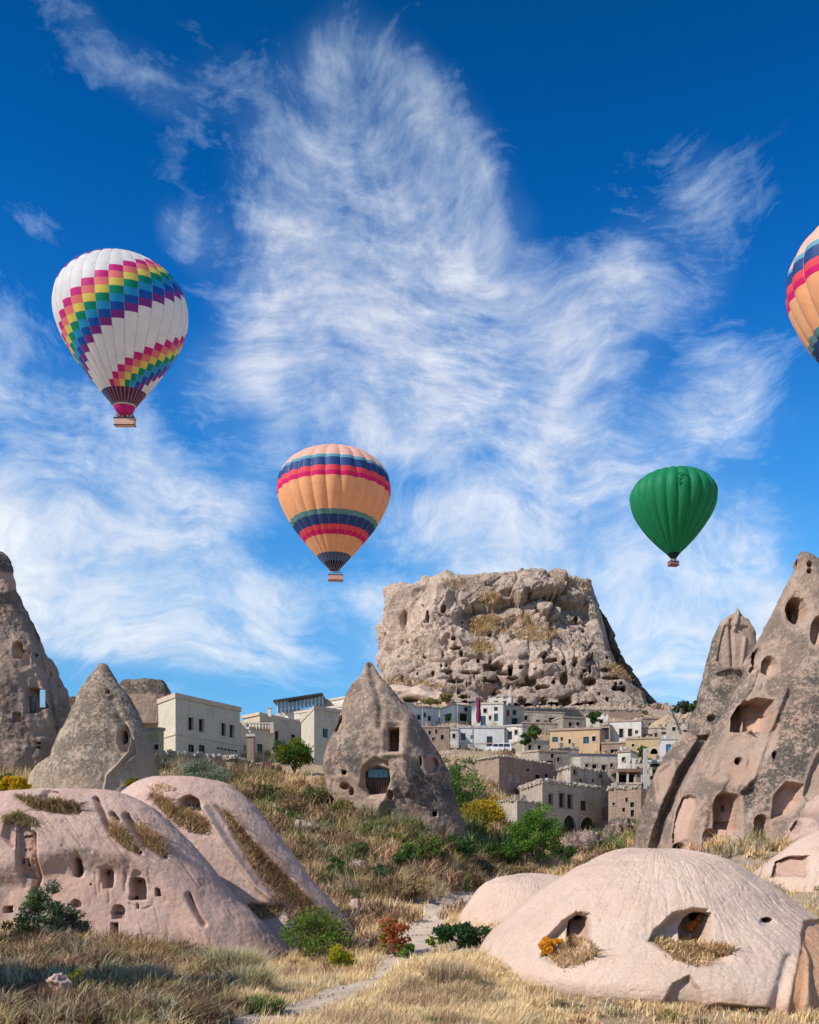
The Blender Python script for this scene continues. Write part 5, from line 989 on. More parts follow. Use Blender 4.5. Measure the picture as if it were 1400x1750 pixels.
# ------------------------------------------------------------------ people
def person_mesh(pose=0):
    me = bpy.data.meshes.new('person_skin'); r = random.Random(pose)
    aL, aR = [(.0, .0), (.35, -.1), (.0, .25), (.9, -.2)][pose % 4]
    def arm(s, a): 
        sh = (.19*s, 0, 1.42); e = (.19*s+s*(.05+.26*a), -.05-.1*abs(a), 1.42-.28*math.cos(a)); w_ = (e[0]+s*.05, e[1]-.12, e[2]-.24+.35*max(a, 0)); h = (w_[0], w_[1]-.04, w_[2]-.09); return [sh, e, w_, h]
    J = [(0, 0, .96), (0, 0, 1.15), (0, 0, 1.38), (0, 0, 1.50), (0, -.02, 1.62), (0, -.015, 1.73)]; Rr = [(.15, .12), (.14, .10), (.17, .11), (.055, .055), (.10, .11), (.07, .08)]
    E = [(0, 1), (1, 2), (2, 3), (3, 4), (4, 5)]
    for s, a in ((-1, aL), (1, aR)):
        b = len(J); J += arm(s, a); Rr += [(.06, .06), (.045, .045), (.032, .03), (.045, .022)]; E += [(2, b), (b, b+1), (b+1, b+2), (b+2, b+3)]
        b = len(J); st = .06*s*(1 if pose % 2 else -.3); J += [(.10*s, 0, .90), (.11*s, -.02+st, .50), (.11*s, .02+st, .09), (.12*s, -.13+st, .03)]; Rr += [(.09, .095), (.06, .065), (.04, .045), (.045, .03)]; E += [(0, b), (b, b+1), (b+1, b+2), (b+2, b+3)]
    me.from_pydata(J, E, []); o = bpy.data.objects.new('person_skin', me); col_link(o)
    md = o.modifiers.new('skin', 'SKIN'); sb = o.modifiers.new('sub', 'SUBSURF'); sb.levels = 1; sb.render_levels = 1
    for i, v in enumerate(me.skin_vertices[0].data): v.radius = Rr[i]; v.use_root = (i == 0)
    dg = bpy.context.evaluated_depsgraph_get(); out = bpy.data.meshes.new_from_object(o.evaluated_get(dg)); bpy.data.objects.remove(o)
    for p in out.polygons: p.use_smooth = True
    out.materials.clear(); return out
PM = [person_mesh(k) for k in range(4)]
def cloth(top, leg):
    nm = 'clothes_%02x%02x%02x' % tuple(int(c*255) for c in top)
    if nm in MATS: return MATS[nm]
    m, t = new_mat(nm); z = t.n('ShaderNodeSeparateXYZ', ins={0: t.n('ShaderNodeTexCoord').outputs['Object']}).outputs[2]
    c = t.mix(t.math('GREATER_THAN', z, .98), leg, top); c = t.mix(t.math('GREATER_THAN', z, 1.50), c, (.45, .28, .20)); finish(t, c, .85); return m
hair = flat_mat('dark_hair', (.03, .02, .015), .8)
def person(loc, rz, k, top, leg, label, group=None, cat='person'):
    me = PM[k].copy(); me.materials.clear(); me.materials.append(cloth(top, leg)); T = thing('person', loc, label, cat, group, rz)
    o = bpy.data.objects.new('body', me); o.parent = T; col_link(o)
    V = []; Fc = []
    for i in range(5):
        for a in range(8): ph = math.pi/2*i/4; an = 2*math.pi*a/8; V.append((.112*math.cos(ph)*math.cos(an), .01+.125*math.cos(ph)*math.sin(an), 1.66+.17*math.sin(ph)))
    for i in range(4):
        for a in range(8): Fc.append((i*8+a, i*8+(a+1) % 8, (i+1)*8+(a+1) % 8, (i+1)*8+a))
    h = bpy.data.objects.new('hair', mesh_data('hair', V, Fc, hair, smooth=True)); h.parent = T; col_link(h)
    return T
# ------------------------------------------------------------------ hot-air balloons
def fabric(name, c, rough=.55):
    m, t = new_mat(name); co = t.n('ShaderNodeTexCoord').outputs['Object']; n = t.noise(co, .7, 3)
    cc = t.n('ShaderNodeVectorMath', operation='SCALE', ins={0: (*c,), 'Scale': t.mapr(n, .3, .7, .94, 1.06)}).outputs[0]
    b = t.n('ShaderNodeBsdfPrincipled', ins={'Base Color': cc, 'Roughness': rough, 'Specular IOR Level': .3}); tr = t.n('ShaderNodeBsdfTranslucent', ins={0: cc})
    mx = t.n('ShaderNodeMixShader', ins={0: .5, 1: b.outputs[0], 2: tr.outputs[0]}); t.n('ShaderNodeOutputMaterial', ins={0: mx.outputs[0]}); return m
C = dict(white=fabric('fabric_white', (.88, .87, .86)), magenta=fabric('fabric_magenta', (.70, .03, .26)), salmon=fabric('fabric_salmon', (.92, .26, .24)), yellow=fabric('fabric_yellow', (.90, .75, .16)),
         green=fabric('fabric_green', (.0, .34, .20)), sky=fabric('fabric_sky', (.02, .40, .75)), blue=fabric('fabric_blue', (.01, .13, .55)), purple=fabric('fabric_purple', (.30, .05, .33)),
         peach=fabric('fabric_peach', (.97, .64, .50)), orange=fabric('fabric_orange', (.99, .60, .32)), ltblue=fabric('fabric_light_blue', (.16, .48, .62)), teal=fabric('fabric_teal', (.16, .42, .44)),
         navy=fabric('fabric_navy', (.035, .10, .32)), coral=fabric('fabric_coral', (.90, .12, .17)), pink=fabric('fabric_pink', (.78, .02, .22)), slate=fabric('fabric_slate', (.08, .16, .30)), dark=fabric('fabric_dark_navy', (.008, .006, .05)),
         bgreen=fabric('fabric_plain_green', (.02, .31, .13)), dgreen=fabric('fabric_dark_green', (.01, .04, .035)), wine=fabric('fabric_wine', (.16, .03, .10)))
WICK = flat_mat('wicker', (.55, .30, .21), .9, .25, 6, .03); WICKD = flat_mat('basket_rim', (.06, .04, .05), .8); SEAM = flat_mat('seam_tape', (.55, .5, .5), .8); ROPE = flat_mat('rope_cable', (.25, .22, .2), .7)
def balloon(label, px, py_eq, wpx, Y, prof, N, rows, color, names, basket, skirt=None, bulge=.035, wrinkle=.0, rot=0.0, split=True, tape=True, group='hot-air balloons', seed=0, lean=(0, 0)):
    """prof: (height above the widest ring, radius) in radii; rows: row limits as (arc fractions); color(gore,row) -> colour key"""
    R = wpx/2/F*Y; u = (px-700)/F; R *= 1/math.sqrt(1+u*u)**.5; cx, _, cz = P(px, py_eq, Y)
    pr = np.array(prof, float); A = np.concatenate([[0], np.cumsum(np.hypot(np.diff(pr[:, 0]), np.diff(pr[:, 1])))]); A /= A[-1]
    t = np.linspace(0, 1, 241); hz = np.interp(t, A, pr[:, 0]); hr = np.interp(t, A, pr[:, 1])
    k = np.ones(13)/13; 
    pz = np.convolve(np.pad(hz, 6, 'reflect', reflect_type='odd'), k, 'valid'); prr = np.convolve(np.pad(hr, 6, 'reflect', reflect_type='odd'), k, 'valid'); prr = np.maximum(prr, .004)
    zb = cz+pz[-1]*R; T = thing('hot_air_balloon', (cx, Y, zb-R*.33), label, 'hot-air balloon', group)
    view = math.atan2(cx, Y)
    for g in range(N):
        a0 = rot+2*math.pi*g/N; a1 = rot+2*math.pi*(g+1)/N; sub = 6; am = (a0+a1)/2
        # angle 0 faces the viewer's side (-Y), growing towards +X
        facing = math.cos(am) > -.15
        VV = []; 
        def strip(t0, t1, ns, out=0.0):
            V = []
            for i in range(ns+1):
                tt = t0+(t1-t0)*i/ns; z = np.interp(tt, t, pz)*R; r = np.interp(tt, t, prr)*R
                for j in range(sub+1):
                    f = j/sub; a = a0+(a1-a0)*f; b = bulge*math.sin(math.pi*f)**.8*min(1, r/R*2)*2*math.pi/N*R*3.2*(.35+.65*min(1, r/R))
                    wr = wrinkle*R*.01*math.sin(tt*60+g*1.7+f*3)*(1-min(1, abs(tt-.9)*3))
                    rr = r+b+wr+out; V.append((cx+rr*math.sin(a), Y-rr*math.cos(a), cz+z))
            q, p = np.meshgrid(np.arange(sub), np.arange(ns)); i0 = (p*(sub+1)+q).ravel(); return V, np.stack([i0, i0+sub+1, i0+sub+2, i0+1], 1)
        segs = []
        for r_ in range(len(rows)-1):
            c = color(g, r_)
            if segs and segs[-1][2] == c and c in ('white', 'bgreen'): segs[-1][1] = rows[r_+1]
            else: segs.append([rows[r_], rows[r_+1], c])
        base_c = max(set(s_[2] for s_ in segs), key=lambda q: sum(s_[1]-s_[0] for s_ in segs if s_[2] == q))
        mats = [C[base_c]]; V, Fq = strip(0.0, 1.0, 72); GM = []
        for i in range(72):
            tt = (i+.5)/72; c = next((q[2] for q in segs if q[0] <= tt <= q[1]), base_c)
            if split and facing: c = base_c
            if C[c] not in mats: mats.append(C[c])
            GM += [mats.index(C[c])]*sub
        go = obj('gore', V, Fq, mats, T, midx=GM, smooth=True)
        if split and facing:
            for (t0, t1, c) in segs:
                if c != base_c: V, Fq = strip(t0, t1, max(2, int((t1-t0)*48)), .035); obj('panel', V, Fq, C[c], go, smooth=True)
        if tape:
            tb = MB(); pts = []
            for i in range(0, 241, 8): z = pz[i]*R; r = prr[i]*R+.02; pts.append((cx+r*math.sin(a0), Y-r*math.cos(a0), cz+z))
            tb.tube(pts, R*.004, 4, False).build('load_tape', SEAM, go)
    # mouth and skirt
    rm = prr[-1]*R
    if skirt:
        sk = MB(); n = 32; pts = skirt['p']; V = []
        for (dz, rr) in pts:
            for a in range(n): an = 2*math.pi*a/n; V.append((cx+rr*R*math.cos(an), Y+rr*R*math.sin(an), zb+dz*R))
        Fc = [(i*n+a, i*n+(a+1) % n, (i+1)*n+(a+1) % n, (i+1)*n+a) for i in range(len(pts)-1) for a in range(n)]
        so = obj('skirt', V, Fc, C[skirt['c']], T, smooth=True)
        if skirt.get('rim'):
            dz, rr = skirt['rim']; MB().tube([(cx+rr*R*math.cos(2*math.pi*a/32), Y+rr*R*math.sin(2*math.pi*a/32), zb+dz*R) for a in range(33)], R*.010, 4, False).build('skirt_rim', FRAMEW, so)
    bw, bd, bh, drop, off = basket['w']*R, basket['w']*R*basket.get('dk', .55), basket['h']*R, basket['drop']*R, basket.get('dx', 0)*R
    zt = zb-drop; rz = basket.get('rz', 0.0); cs, sn = math.cos(rz), math.sin(rz)
    def bp(x, y, z): return (cx+off+x*cs-y*sn, Y+x*sn+y*cs, z)
    mb = MB(); V = []
    for (z, k_) in ((zt-bh, .96), (zt, 1.0)):
        for (x, y) in ((-1,-1), (1,-1), (1,1), (-1,1)): V.append(bp(x*bw/2*k_, y*bd/2*k_, z))
    for (z, k_) in ((zt, .93), (zt-bh+.1, .9)):
        for (x, y) in ((-1,-1), (1,-1), (1,1), (-1,1)): V.append(bp(x*bw/2*k_, y*bd/2*k_, z))
    Fc = [(3,2,1,0)]+[(a, (a+1) % 4, 4+(a+1) % 4, 4+a) for a in range(4)]+[(4+a, 4+(a+1) % 4, 8+(a+1) % 4, 8+a) for a in range(4)]+[(8+a, 8+(a+1) % 4, 12+(a+1) % 4, 12+a) for a in range(4)]+[(12,13,14,15)]
    mb.add(V, Fc); bo = mb.build('basket', basket.get('m', WICK), T)
    for nm, zz in (('rim', zt+.04), ('base_edge', zt-bh+.08)):
        mm = MB(); c4 = [bp(x*bw/2*1.02, y*bd/2*1.02, zz) for (x, y) in ((-1,-1), (1,-1), (1,1), (-1,1), (-1,-1))]; mm.tube(c4, .085, 5); mm.build(nm, WICKD, bo)
    fr = bw*basket.get('fr', .3); zf = zt+min(drop*.55, 1.9)
    for (x, y) in ((-1,-1), (1,-1), (1,1), (-1,1)):
        MB().tube([bp(x*bw/2*.9, y*bd/2*.85, zt), bp(x*fr, y*bd*.3, zf)], .05, 5).build('upright', ROPE, T)
    for k_ in range(12):
        an = 2*math.pi*k_/12; x = math.cos(an); y = math.sin(an); rr = basket.get('cr', rm/R)*R
        MB().tube([bp(np.clip(x*1.4, -1, 1)*fr, np.clip(y*1.4, -1, 1)*bd*.3, zf), (cx+rr*x*.97, Y+rr*y*.97, zb+.02*R+(skirt['tz']*R if skirt and 'tz' in skirt else 0))], .028, 4).build('cable', ROPE, T)
    bu = MB(); bu.tube([bp(-.35, 0, zf-.1), bp(-.35, 0, zf+.35)], .16, 8); bo2 = bu.build('burner', CONC, T); MB().tube([bp(.35, 0, zf-.1), bp(.35, 0, zf+.35)], .16, 8).build('burner', CONC, T)
    mm = MB(); mm.tube([bp(x*fr, y*bd*.3, zf) for (x, y) in ((-1,-1), (1,-1), (1,1), (-1,1), (-1,-1))], .06, 5); mm.build('burner_frame', CONC, T)
    T.rotation_euler = (math.radians(lean[0]), math.radians(lean[1]), 0)
    return dict(T=T, bp=bp, zt=zt, bw=bw, bd=bd, bh=bh, R=R)
# white balloon with rainbow steps
pw = [(.75,0),(.747,.12),(.727,.28),(.675,.45),(.585,.63),(.45,.80),(.28,.93),(.08,.992),(-.1,.995),(-.25,.965),(-.42,.90),(-.6,.80),(-.8,.665),(-1.0,.51),(-1.17,.375),(-1.26,.30),(-1.40,.185)]
NR = 30; rowsW = [0.0]+list(np.linspace(.03, .925, 27))+[1.0]
WOFF = 12
rain = ['magenta', 'salmon', 'yellow', 'green', 'sky', 'blue', 'purple']
def colW(g, r):
    if r == len(rowsW)-2: return ('navy' if (g+3) % 30 > 14 else 'wine')
    if r == 0: return 'white'
    gg = g if g < 15 else g-30
    k = (r-WOFF+gg) % 13
    return rain[k] if k < 7 else 'white'
bW = balloon('white balloon with stepped rainbow diagonal stripes and a basket full of people', 214, 541, 224, 180, pw, NR, rowsW, colW, None,
  dict(w=.31, h=.105, drop=.20, fr=.22, cr=.10, dk=.38, m=flat_mat('wicker_tan', (.62, .38, .29), .9, .2, 6)), dict(p=[(.0,.165),(-.04,.160),(-.09,.135),(-.13,.095),(-.145,.07)], c='magenta', rim=(-.012,.167), tz=-.14), bulge=.02, rot=-math.pi/30, lean=(7, 0))
cols = [(.05,.06,.12), (.6,.58,.55), (.12,.12,.35), (.35,.05,.05), (.7,.7,.72), (.03,.03,.03), (.1,.2,.4), (.5,.45,.4), (.2,.03,.1), (.65,.6,.5), (.08,.1,.2)]
names_ = ['navy', 'pale grey', 'dark blue', 'dark red', 'white', 'black', 'mid blue', 'beige', 'wine', 'cream', 'slate']
for k in range(11):
    x = (k-5)/5*bW['bw']*.42; y = -bW['bd']*.40 if k % 2 else -bW['bd']*.30
    q = bW['bp'](x, y, bW['zt']-.95); person(q, random.uniform(-1, 1), k % 4, cols[k], (.05,.05,.07), 'passenger in a %s top, number %s from the left in the white balloon basket' % (names_[k], ['one','two','three','four','five','six','seven','eight','nine','ten','eleven'][k]), 'passengers in the white balloon basket')
# orange balloons
po = [(.62,0),(.618,.16),(.60,.33),(.555,.51),(.475,.68),(.36,.83),(.22,.935),(.07,.99),(-.06,1.0),(-.2,.985),(-.36,.935),(-.52,.86),(-.7,.76),(-.86,.64),(-1.02,.515),(-1.18,.39),(-1.32,.27),(-1.42,.185),(-1.53,.09)]
def rows_from_py(pys, px, py_eq, wpx, Y, prof):
    R = wpx/2/F*Y; cz = (H-py_eq)/F*Y; pr = np.array(prof); A = np.concatenate([[0], np.cumsum(np.hypot(np.diff(pr[:, 0]), np.diff(pr[:, 1])))]); A /= A[-1]
    t = np.linspace(0, 1, 400); z = np.interp(t, A, pr[:, 0])*R+cz; r = np.interp(t, A, pr[:, 1])*R; py = H-F*z/(Y-r); i0 = py.argmin(); py = py[i0:]; t = t[i0:]
    return [float(np.interp(v, py, t)) for v in pys]
zo = lambda y: 750+y/6.51
bands = ['peach', 'ltblue', 'navy', 'coral', 'pink', 'orange', 'teal', 'navy', 'coral', 'pink', 'orange', 'slate', 'dark']
def colO(g, r): return bands[r]
def orange(label, px, py_eq, wpx, Y, dv=0, **k):
    s = wpx/192; lim = [py_eq+(zo(v)-831.4)*s+dv for v in (160, 195, 285, 345, 400, 785, 845, 960, 1020, 1075, 1275, 1375)]
    rows = [0.0]+rows_from_py(lim, px, py_eq, wpx, Y, po)+[1.0]
    rows = list(np.maximum.accumulate(np.array(rows)+np.arange(len(rows))*1e-4))
    return balloon(label, px, py_eq, wpx, Y, po, 24, rows, colO, None, dict(w=.265, h=.10, drop=.105, fr=.35, cr=.085, dk=.42, rz=.1, dx=.03), None, bulge=.05, rot=-math.pi/24+.06, **k)
orange('orange balloon with navy and pink bands, floating in the middle of the sky', 571, 831, 187, 230)
orange('larger orange banded balloon cut off by the right edge', 1512, 462, 322, 135, dv=-26)
# green balloon
pg = [(.60,0),(.598,.15),(.585,.33),(.54,.52),(.465,.69),(.35,.84),(.21,.94),(.06,.995),(-.1,.99),(-.3,.94),(-.5,.85),(-.7,.73),(-.9,.59),(-1.1,.43),(-1.24,.31),(-1.35,.20),(-1.43,.125),(-1.52,.065)]
bG = balloon('plain dark green balloon, smallest of the four', 1151, 849, 141, 262, pg, 22, [0.0, .955, 1.0], lambda g, r: 'bgreen' if r == 0 else 'dgreen', None, dict(w=.23, h=.095, drop=.09, fr=.32, cr=.06, dk=.7, rz=.25, dx=.0, m=flat_mat('basket_red_grey', (.26, .12, .12), .9, .3, 6)), None, bulge=.075, wrinkle=.25, rot=-math.pi/22, tape=False)
RR = bG['R']; cx, _, cz = P(1149, 838, 262-1.0)
for k in range(3): 
    z = cz+(.04-.10*k)*RR; MB().box((cx, 262-RR*1.045, z), (.24*RR, .12, .05*RR)).build('vent_fold', C['bgreen'], bG['T'])
for k in range(2): person(bG['bp']((k-.5)*1.2, 0, bG['zt']-bG['bh']+.1), .4, k, cols[k], (.05,.05,.07), ['passenger in navy on the left of the green balloon basket', 'passenger in pale grey on the right of the green balloon basket'][k])
# people and flag on the fortress
def top_of(px0, R=None):
    R = R or R_CAST; m = np.abs(R.px-px0) < 2.5; i = np.nonzero(m)[0]; return R.V[i[R.V[i, 2].argmax()]]
for (px, k, c, lb) in ((833, 0, (.04,.04,.06), 'dark clothed visitor standing left on the fortress summit'), (839, 1, (.05,.06,.1), 'visitor in dark blue beside the flagpole on the fortress summit'), (846, 2, (.2,.05,.05), 'visitor in dark red to the right on the fortress summit'), (897, 3, (.1,.1,.1), 'lone dark visitor near the middle of the fortress summit')):
    v = top_of(px); person((v[0], v[1], v[2]-.15), random.uniform(-1, 1), k, c, (.05,.05,.07), lb)
v = top_of(827); T = thing('flagpole', tuple(v), 'thin flagpole with a small drooping flag on the fortress summit', 'flagpole'); MB().tube([(v[0], v[1], v[2]-.5), (v[0], v[1], v[2]+4.4)], .09, 5).build('pole', CONC, T)
MB().add([(v[0], v[1], v[2]+4.3), (v[0]+.7, v[1]+.1, v[2]+3.9), (v[0]+.5, v[1], v[2]+2.7), (v[0], v[1], v[2]+3.2)], [(0,1,2,3)]).build('flag', flat_mat('flag_dark', (.08,.07,.10), .8), T)
# ------------------------------------------------------------------ vegetation
def blades(name, pts, ht, wd, cols, label, lean=.5, seed=0, nrm=None, per=1):
    """a mass of grass blades: three-sided bent blades rooted at pts"""
    g = np.random.default_rng(seed); n = len(pts); h = ht*g.uniform(.5, 1.35, n); a = g.uniform(0, 2*np.pi, n); w_ = wd*g.uniform(.6, 1.4, n)
    d = np.stack([np.cos(a), np.sin(a), np.zeros(n)], 1); s = np.stack([-np.sin(a), np.cos(a), np.zeros(n)], 1); ln = (g.uniform(.05, 1.0, n)**1.6*lean*1.5)[:, None]*np.asarray(h)[:, None]
    up = np.array([0, 0, 1.0]); h = np.asarray(h)[:, None]; w_ = np.asarray(w_)[:, None]
    dr = g.normal(0, .10, (n, 2)); sw = np.array([.12, .0, 0])*h
    p0 = pts-s*w_; p1 = pts+s*w_; m = pts+up*h*.6+d*ln*.45+sw*.4; p2 = m-s*w_*.7; p3 = m+s*w_*.7; tip = pts+up*h*.95+d*ln+sw
    V = np.stack([p0, p1, p3, p2, tip], 1).reshape(-1, 3); b = np.arange(n)*5
    q = np.stack([b, b+1, b+2, b+3], 1); t = np.stack([b+3, b+2, b+4], 1)
    me = bpy.data.meshes.new(name); org = np.array([pts[:, 0].mean(), pts[:, 1].mean(), pts[:, 2].min()])
    flat = np.empty((n, 7), np.int32); flat[:, :4] = q; flat[:, 4:] = t; st = np.empty((n, 2), np.int32); st[:, 0] = np.arange(n)*7; st[:, 1] = st[:, 0]+4
    me.vertices.add(n*5); me.vertices.foreach_set('co', (V-org).astype(np.float32).ravel()); me.loops.add(n*7); me.loops.foreach_set('vertex_index', flat.ravel())
    me.polygons.add(n*2); me.polygons.foreach_set('loop_start', st.ravel()); me.update(calc_edges=True)
    ca = me.color_attributes.new('Col', 'FLOAT_COLOR', 'POINT'); c = np.ones((n, 5, 4), np.float32); c[:, :, :3] = cols[:, None, :]; ca.data.foreach_set('color', c.ravel())
    me.materials.append(GRASS); o = bpy.data.objects.new(name, me); o.location = org; col_link(o); tag(o, label, 'grass', kind='stuff'); return o
def mixcol(pal, wts, n, g, jit=.18):
    i = g.choice(len(pal), n, p=np.array(wts)/sum(wts)); c = np.array(pal)[i]; return np.clip(c*g.uniform(1-jit, 1+jit, (n, 1))*g.uniform(.93, 1.07, (n, 3)), 0, 1)
STRAW, STRAW2, TANG, OLIVE, GREYG, GREEN, BROWN, DKBR = (.82,.62,.34), (.92,.75,.46), (.66,.46,.24), (.36,.30,.14), (.52,.44,.29), (.18,.23,.08), (.45,.29,.18), (.19,.125,.075)
def screen_pts(n, x0, x1, y0, y1, seed, ymin=14, inside=None, dens=None):
    g = np.random.default_rng(seed); px = g.uniform(x0, x1, n); py = g.uniform(y0, y1, n); Y = ground_hit(px, py, ymin); ok = Y == Y
    if inside is not None: ok &= poly_sd(px, py, inside) > 0
    px, Y = px[ok], Y[ok]; Y = Y*(1+g.uniform(-.012, .012, len(Y))); px = px+g.uniform(-4, 4, len(px)); x = (px-700)/F*Y; z = terr_z(x, Y)
    d = np.full(len(x), 9.0)
    for (a, b, h) in zip(*PATH): d = np.minimum(d, np.hypot(x-a, Y-b)-h*.85)
    k = (d > g.uniform(-.25, .3, len(x)))
    Pp = np.stack([x, Y, z-.03], 1)[k]
    if dens is not None: m = dens(Pp) > g.uniform(0, 1, len(Pp)); Pp = Pp[m]
    return Pp, 700+F*Pp[:, 0]/Pp[:, 1], H-F*Pp[:, 2]/Pp[:, 1]
def grass_field(n, box, seed, label, ht=.42, name='dry_grass', pal=None, poly=None, thin=-.02, lean=.8, ymin=14):
    Pp, px, py = screen_pts(n, *box, seed, ymin, poly, lambda q: smooth(fbm(q, .55, 3, .6, 5), thin-.2, thin+.35)*.93+.07)
    g = np.random.default_rng(seed+1); t1 = fbm(Pp, .22, 3, .5, 8); t2 = fbm(Pp, .8, 3, .5, 18); cl = fbm(Pp, 1.4, 2, .5, 28); N = len(Pp)
    pal = pal or ([STRAW, STRAW2, TANG, OLIVE], [5, 4, 3, .6]); c = mixcol(*pal, N, g)
    brown = smooth(t1+t2*.5, .12, .5)[:, None]; c = c*(1-brown*.6)+np.array(BROWN)*brown*.6; gr = smooth(-t1+t2*.5, .25, .6)[:, None]; c = c*(1-gr*.5)+np.array(GREYG)*gr*.5
    h = .8*ht*(1+.7*cl)*(1+.35*t2)*np.clip(Pp[:, 1]/45, .8, 1.9); w_ = .005+Pp[:, 1]*.0003
    return blades(name, Pp, h, w_, c, label, lean, seed)
grass_field(190000, (-120, 1520, 1560, 1790), 11, 'thick dry straw coloured grass covering the foreground slope', .40)
grass_field(50000, (380, 900, 1640, 1790), 12, 'tall bright straw grass on the mound beside the footpath', .50, pal=([STRAW2, STRAW], [3, 2]), thin=-.8)
grass_field(120000, (380, 1010, 1330, 1600), 13, 'dry grass on the hillside below the central cone', .50, ymin=50)
grass_field(16000, (1080, 1500, 1420, 1600), 14, 'dry grass at the foot of the tallest cone', .45, ymin=38, pal=([STRAW, TANG, OLIVE], [4, 2, 2]))
grass_field(16000, (-80, 480, 1280, 1360), 15, 'dry grass on the terrace under the cream houses', .6, ymin=75, pal=([TANG, OLIVE, STRAW, GREEN], [2, 2, 2, 1]))
grass_field(20000, (660, 1160, 1180, 1440), 16, 'patchy dry grass between the village houses', .6, ymin=110, pal=([TANG, OLIVE, STRAW], [3, 2, 2]), thin=.0)
# tangled grey-brown scrub on the shaded slope at the lower left
def scrub(label, n, box, seed, ht, pal, k=130, rad=.5, ymin=14, poly=None, name='scrub'):
    C0, _, _ = screen_pts(n, *box, seed, ymin, poly); g = np.random.default_rng(seed+2); m = len(C0); idx = np.repeat(np.arange(m), k); N = len(idx)
    rs = (rad*g.uniform(.5, 1.4, m)*np.clip(C0[:, 1]/40, .7, 2.2))[idx]; q = g.normal(0, 1, (N, 3)); q /= np.linalg.norm(q, axis=1)[:, None]; q[:, 2] = np.abs(q[:, 2]); rr = g.uniform(.25, 1, (N, 1))**.5
    Pp = C0[idx]+q*rr*rs[:, None]*np.array([1, 1, .75]); tone = mixcol(*pal, m, g, .1)[idx]; c = np.clip(tone*g.uniform(.55, 1.45, (N, 1)), 0, 1)
    h = ht*rs*g.uniform(.4, 1.1, N); w_ = .006+C0[idx][:, 1]*.0004
    o = blades(name, Pp, h, w_, c, label, 1.5, seed); o['category'] = 'scrub'; return o
SCR = ([BROWN, GREYG, TANG, DKBR, OLIVE], [4, 3, 2, 2, 1.5])
scrub('tangled grey brown scrub in the shade at the lower left', 760, (-60, 400, 1612, 1765), 31, .95, ([BROWN, GREYG, TANG, DKBR, OLIVE], [4, 2, 1.5, 4, 2]), 150, .52)
scrub('dark brown and rusty scrub over the hillside', 150, (400, 870, 1360, 1600), 41, .7, ([DKBR, BROWN, (.30,.16,.08)], [3, 3, 1]), 110, .55, 55)
scrub('patches of green leafy scrub on the hillside', 24, (430, 880, 1350, 1520), 42, .55, ([G_ for G_ in ((.16,.22,.07), (.24,.28,.11), (.10,.15,.05), (.42,.38,.08))], [3, 3, 2, 1]), 150, .75, 55)
scrub('green leafy scrub along the foot of the village', 26, (700, 1090, 1420, 1490), 43, .55, ([(.12,.18,.05), (.2,.25,.09), (.3,.3,.1)], [3, 3, 1]), 150, .7, 80)
scrub('brownish scrub along the gully left of the footpath', 80, (440, 700, 1560, 1660), 32, .8, ([BROWN, DKBR, TANG], [3, 1, 3]), 120, .5, 30)
scrub('mixed low scrub on the hillside in front of the central cone', 240, (400, 870, 1335, 1540), 33, .8, ([OLIVE, BROWN, DKBR, TANG, GREEN, GREYG], [3, 3, 2, 2, 2, 2]), 110, .5, 55)
scrub('low dry scrub between the pale domes', 40, (860, 1120, 1430, 1520), 34, .8, SCR, 100, .5, 60)
scrub('low dry scrub under the tallest cone', 50, (1180, 1420, 1425, 1530), 35, .8, ([OLIVE, TANG, GREYG], [2, 3, 2]), 100, .45, 40)
scrub('scrub among the village houses', 110, (660, 1160, 1190, 1440), 36, .8, ([OLIVE, BROWN, GREEN, DKBR], [3, 2, 2, 1]), 80, .5, 120)
scrub('low scrub fringing the cream houses', 60, (230, 470, 1295, 1350), 37, .8, ([OLIVE, GREYG, DKBR], [3, 3, 1]), 100, .5, 80)
scrub('sparse scrub along the foreground edge', 60, (700, 1420, 1690, 1780), 38, .8, ([TANG, GREYG, OLIVE], [3, 2, 2]), 110, .34)
# tufts growing on the rocks
def rock_tuft(R, poly, n, label, ht=.35, pal=None, seed=0, name='rock_grass', parent=None, out=.05):
    g = np.random.default_rng(seed+50); ok = R.front & (R.px > min(p[0] for p in poly)) & (R.px < max(p[0] for p in poly)) & (R.py > min(p[1] for p in poly)) & (R.py < max(p[1] for p in poly))
    ix = np.nonzero(ok)[0]; ix = ix[poly_sd(R.px[ix], R.py[ix], poly) > 0]
    if not len(ix): return
    n = int(n*.8); ht = ht*.6; i = g.choice(ix, n); Pp = R.V[i]+g.normal(0, .06*R.Y/50, (n, 3)); pal = pal or ([STRAW, TANG, BROWN, OLIVE], [3, 3, 2, 1])
    return blades(name, Pp, ht*np.ones(n)*(1+.5*fbm(Pp, 1.5, 2)), .006+R.Y*.00033, mixcol(*pal, n, g), label, 1.8, seed)
D3 = ([DKBR, BROWN, OLIVE, TANG], [2, 2, 2, 2])
rock_tuft(R_DOME, [(942,1632),(975,1612),(1012,1614),(1026,1632),(990,1650),(960,1656),(945,1645)], 1700, 'dry grass on the sill of the left cave window', .30, seed=1)
rock_tuft(R_DOME, [(1120,1610),(1150,1612),(1185,1622),(1215,1612),(1255,1625),(1245,1638),(1200,1655),(1150,1640)], 2600, 'dry grass on the sill of the right cave window', .28, seed=2)
rock_tuft(R_LB, [(372,1382),(392,1392),(432,1440),(490,1500),(545,1558),(598,1612),(560,1622),(515,1590),(470,1538),(432,1484),(398,1425)], 9000, 'brown grass filling the gully of the pink ridge', .5, ([TANG, BROWN, STRAW, (.28,.11,.05)], [3, 3, 2, .6]), 3)
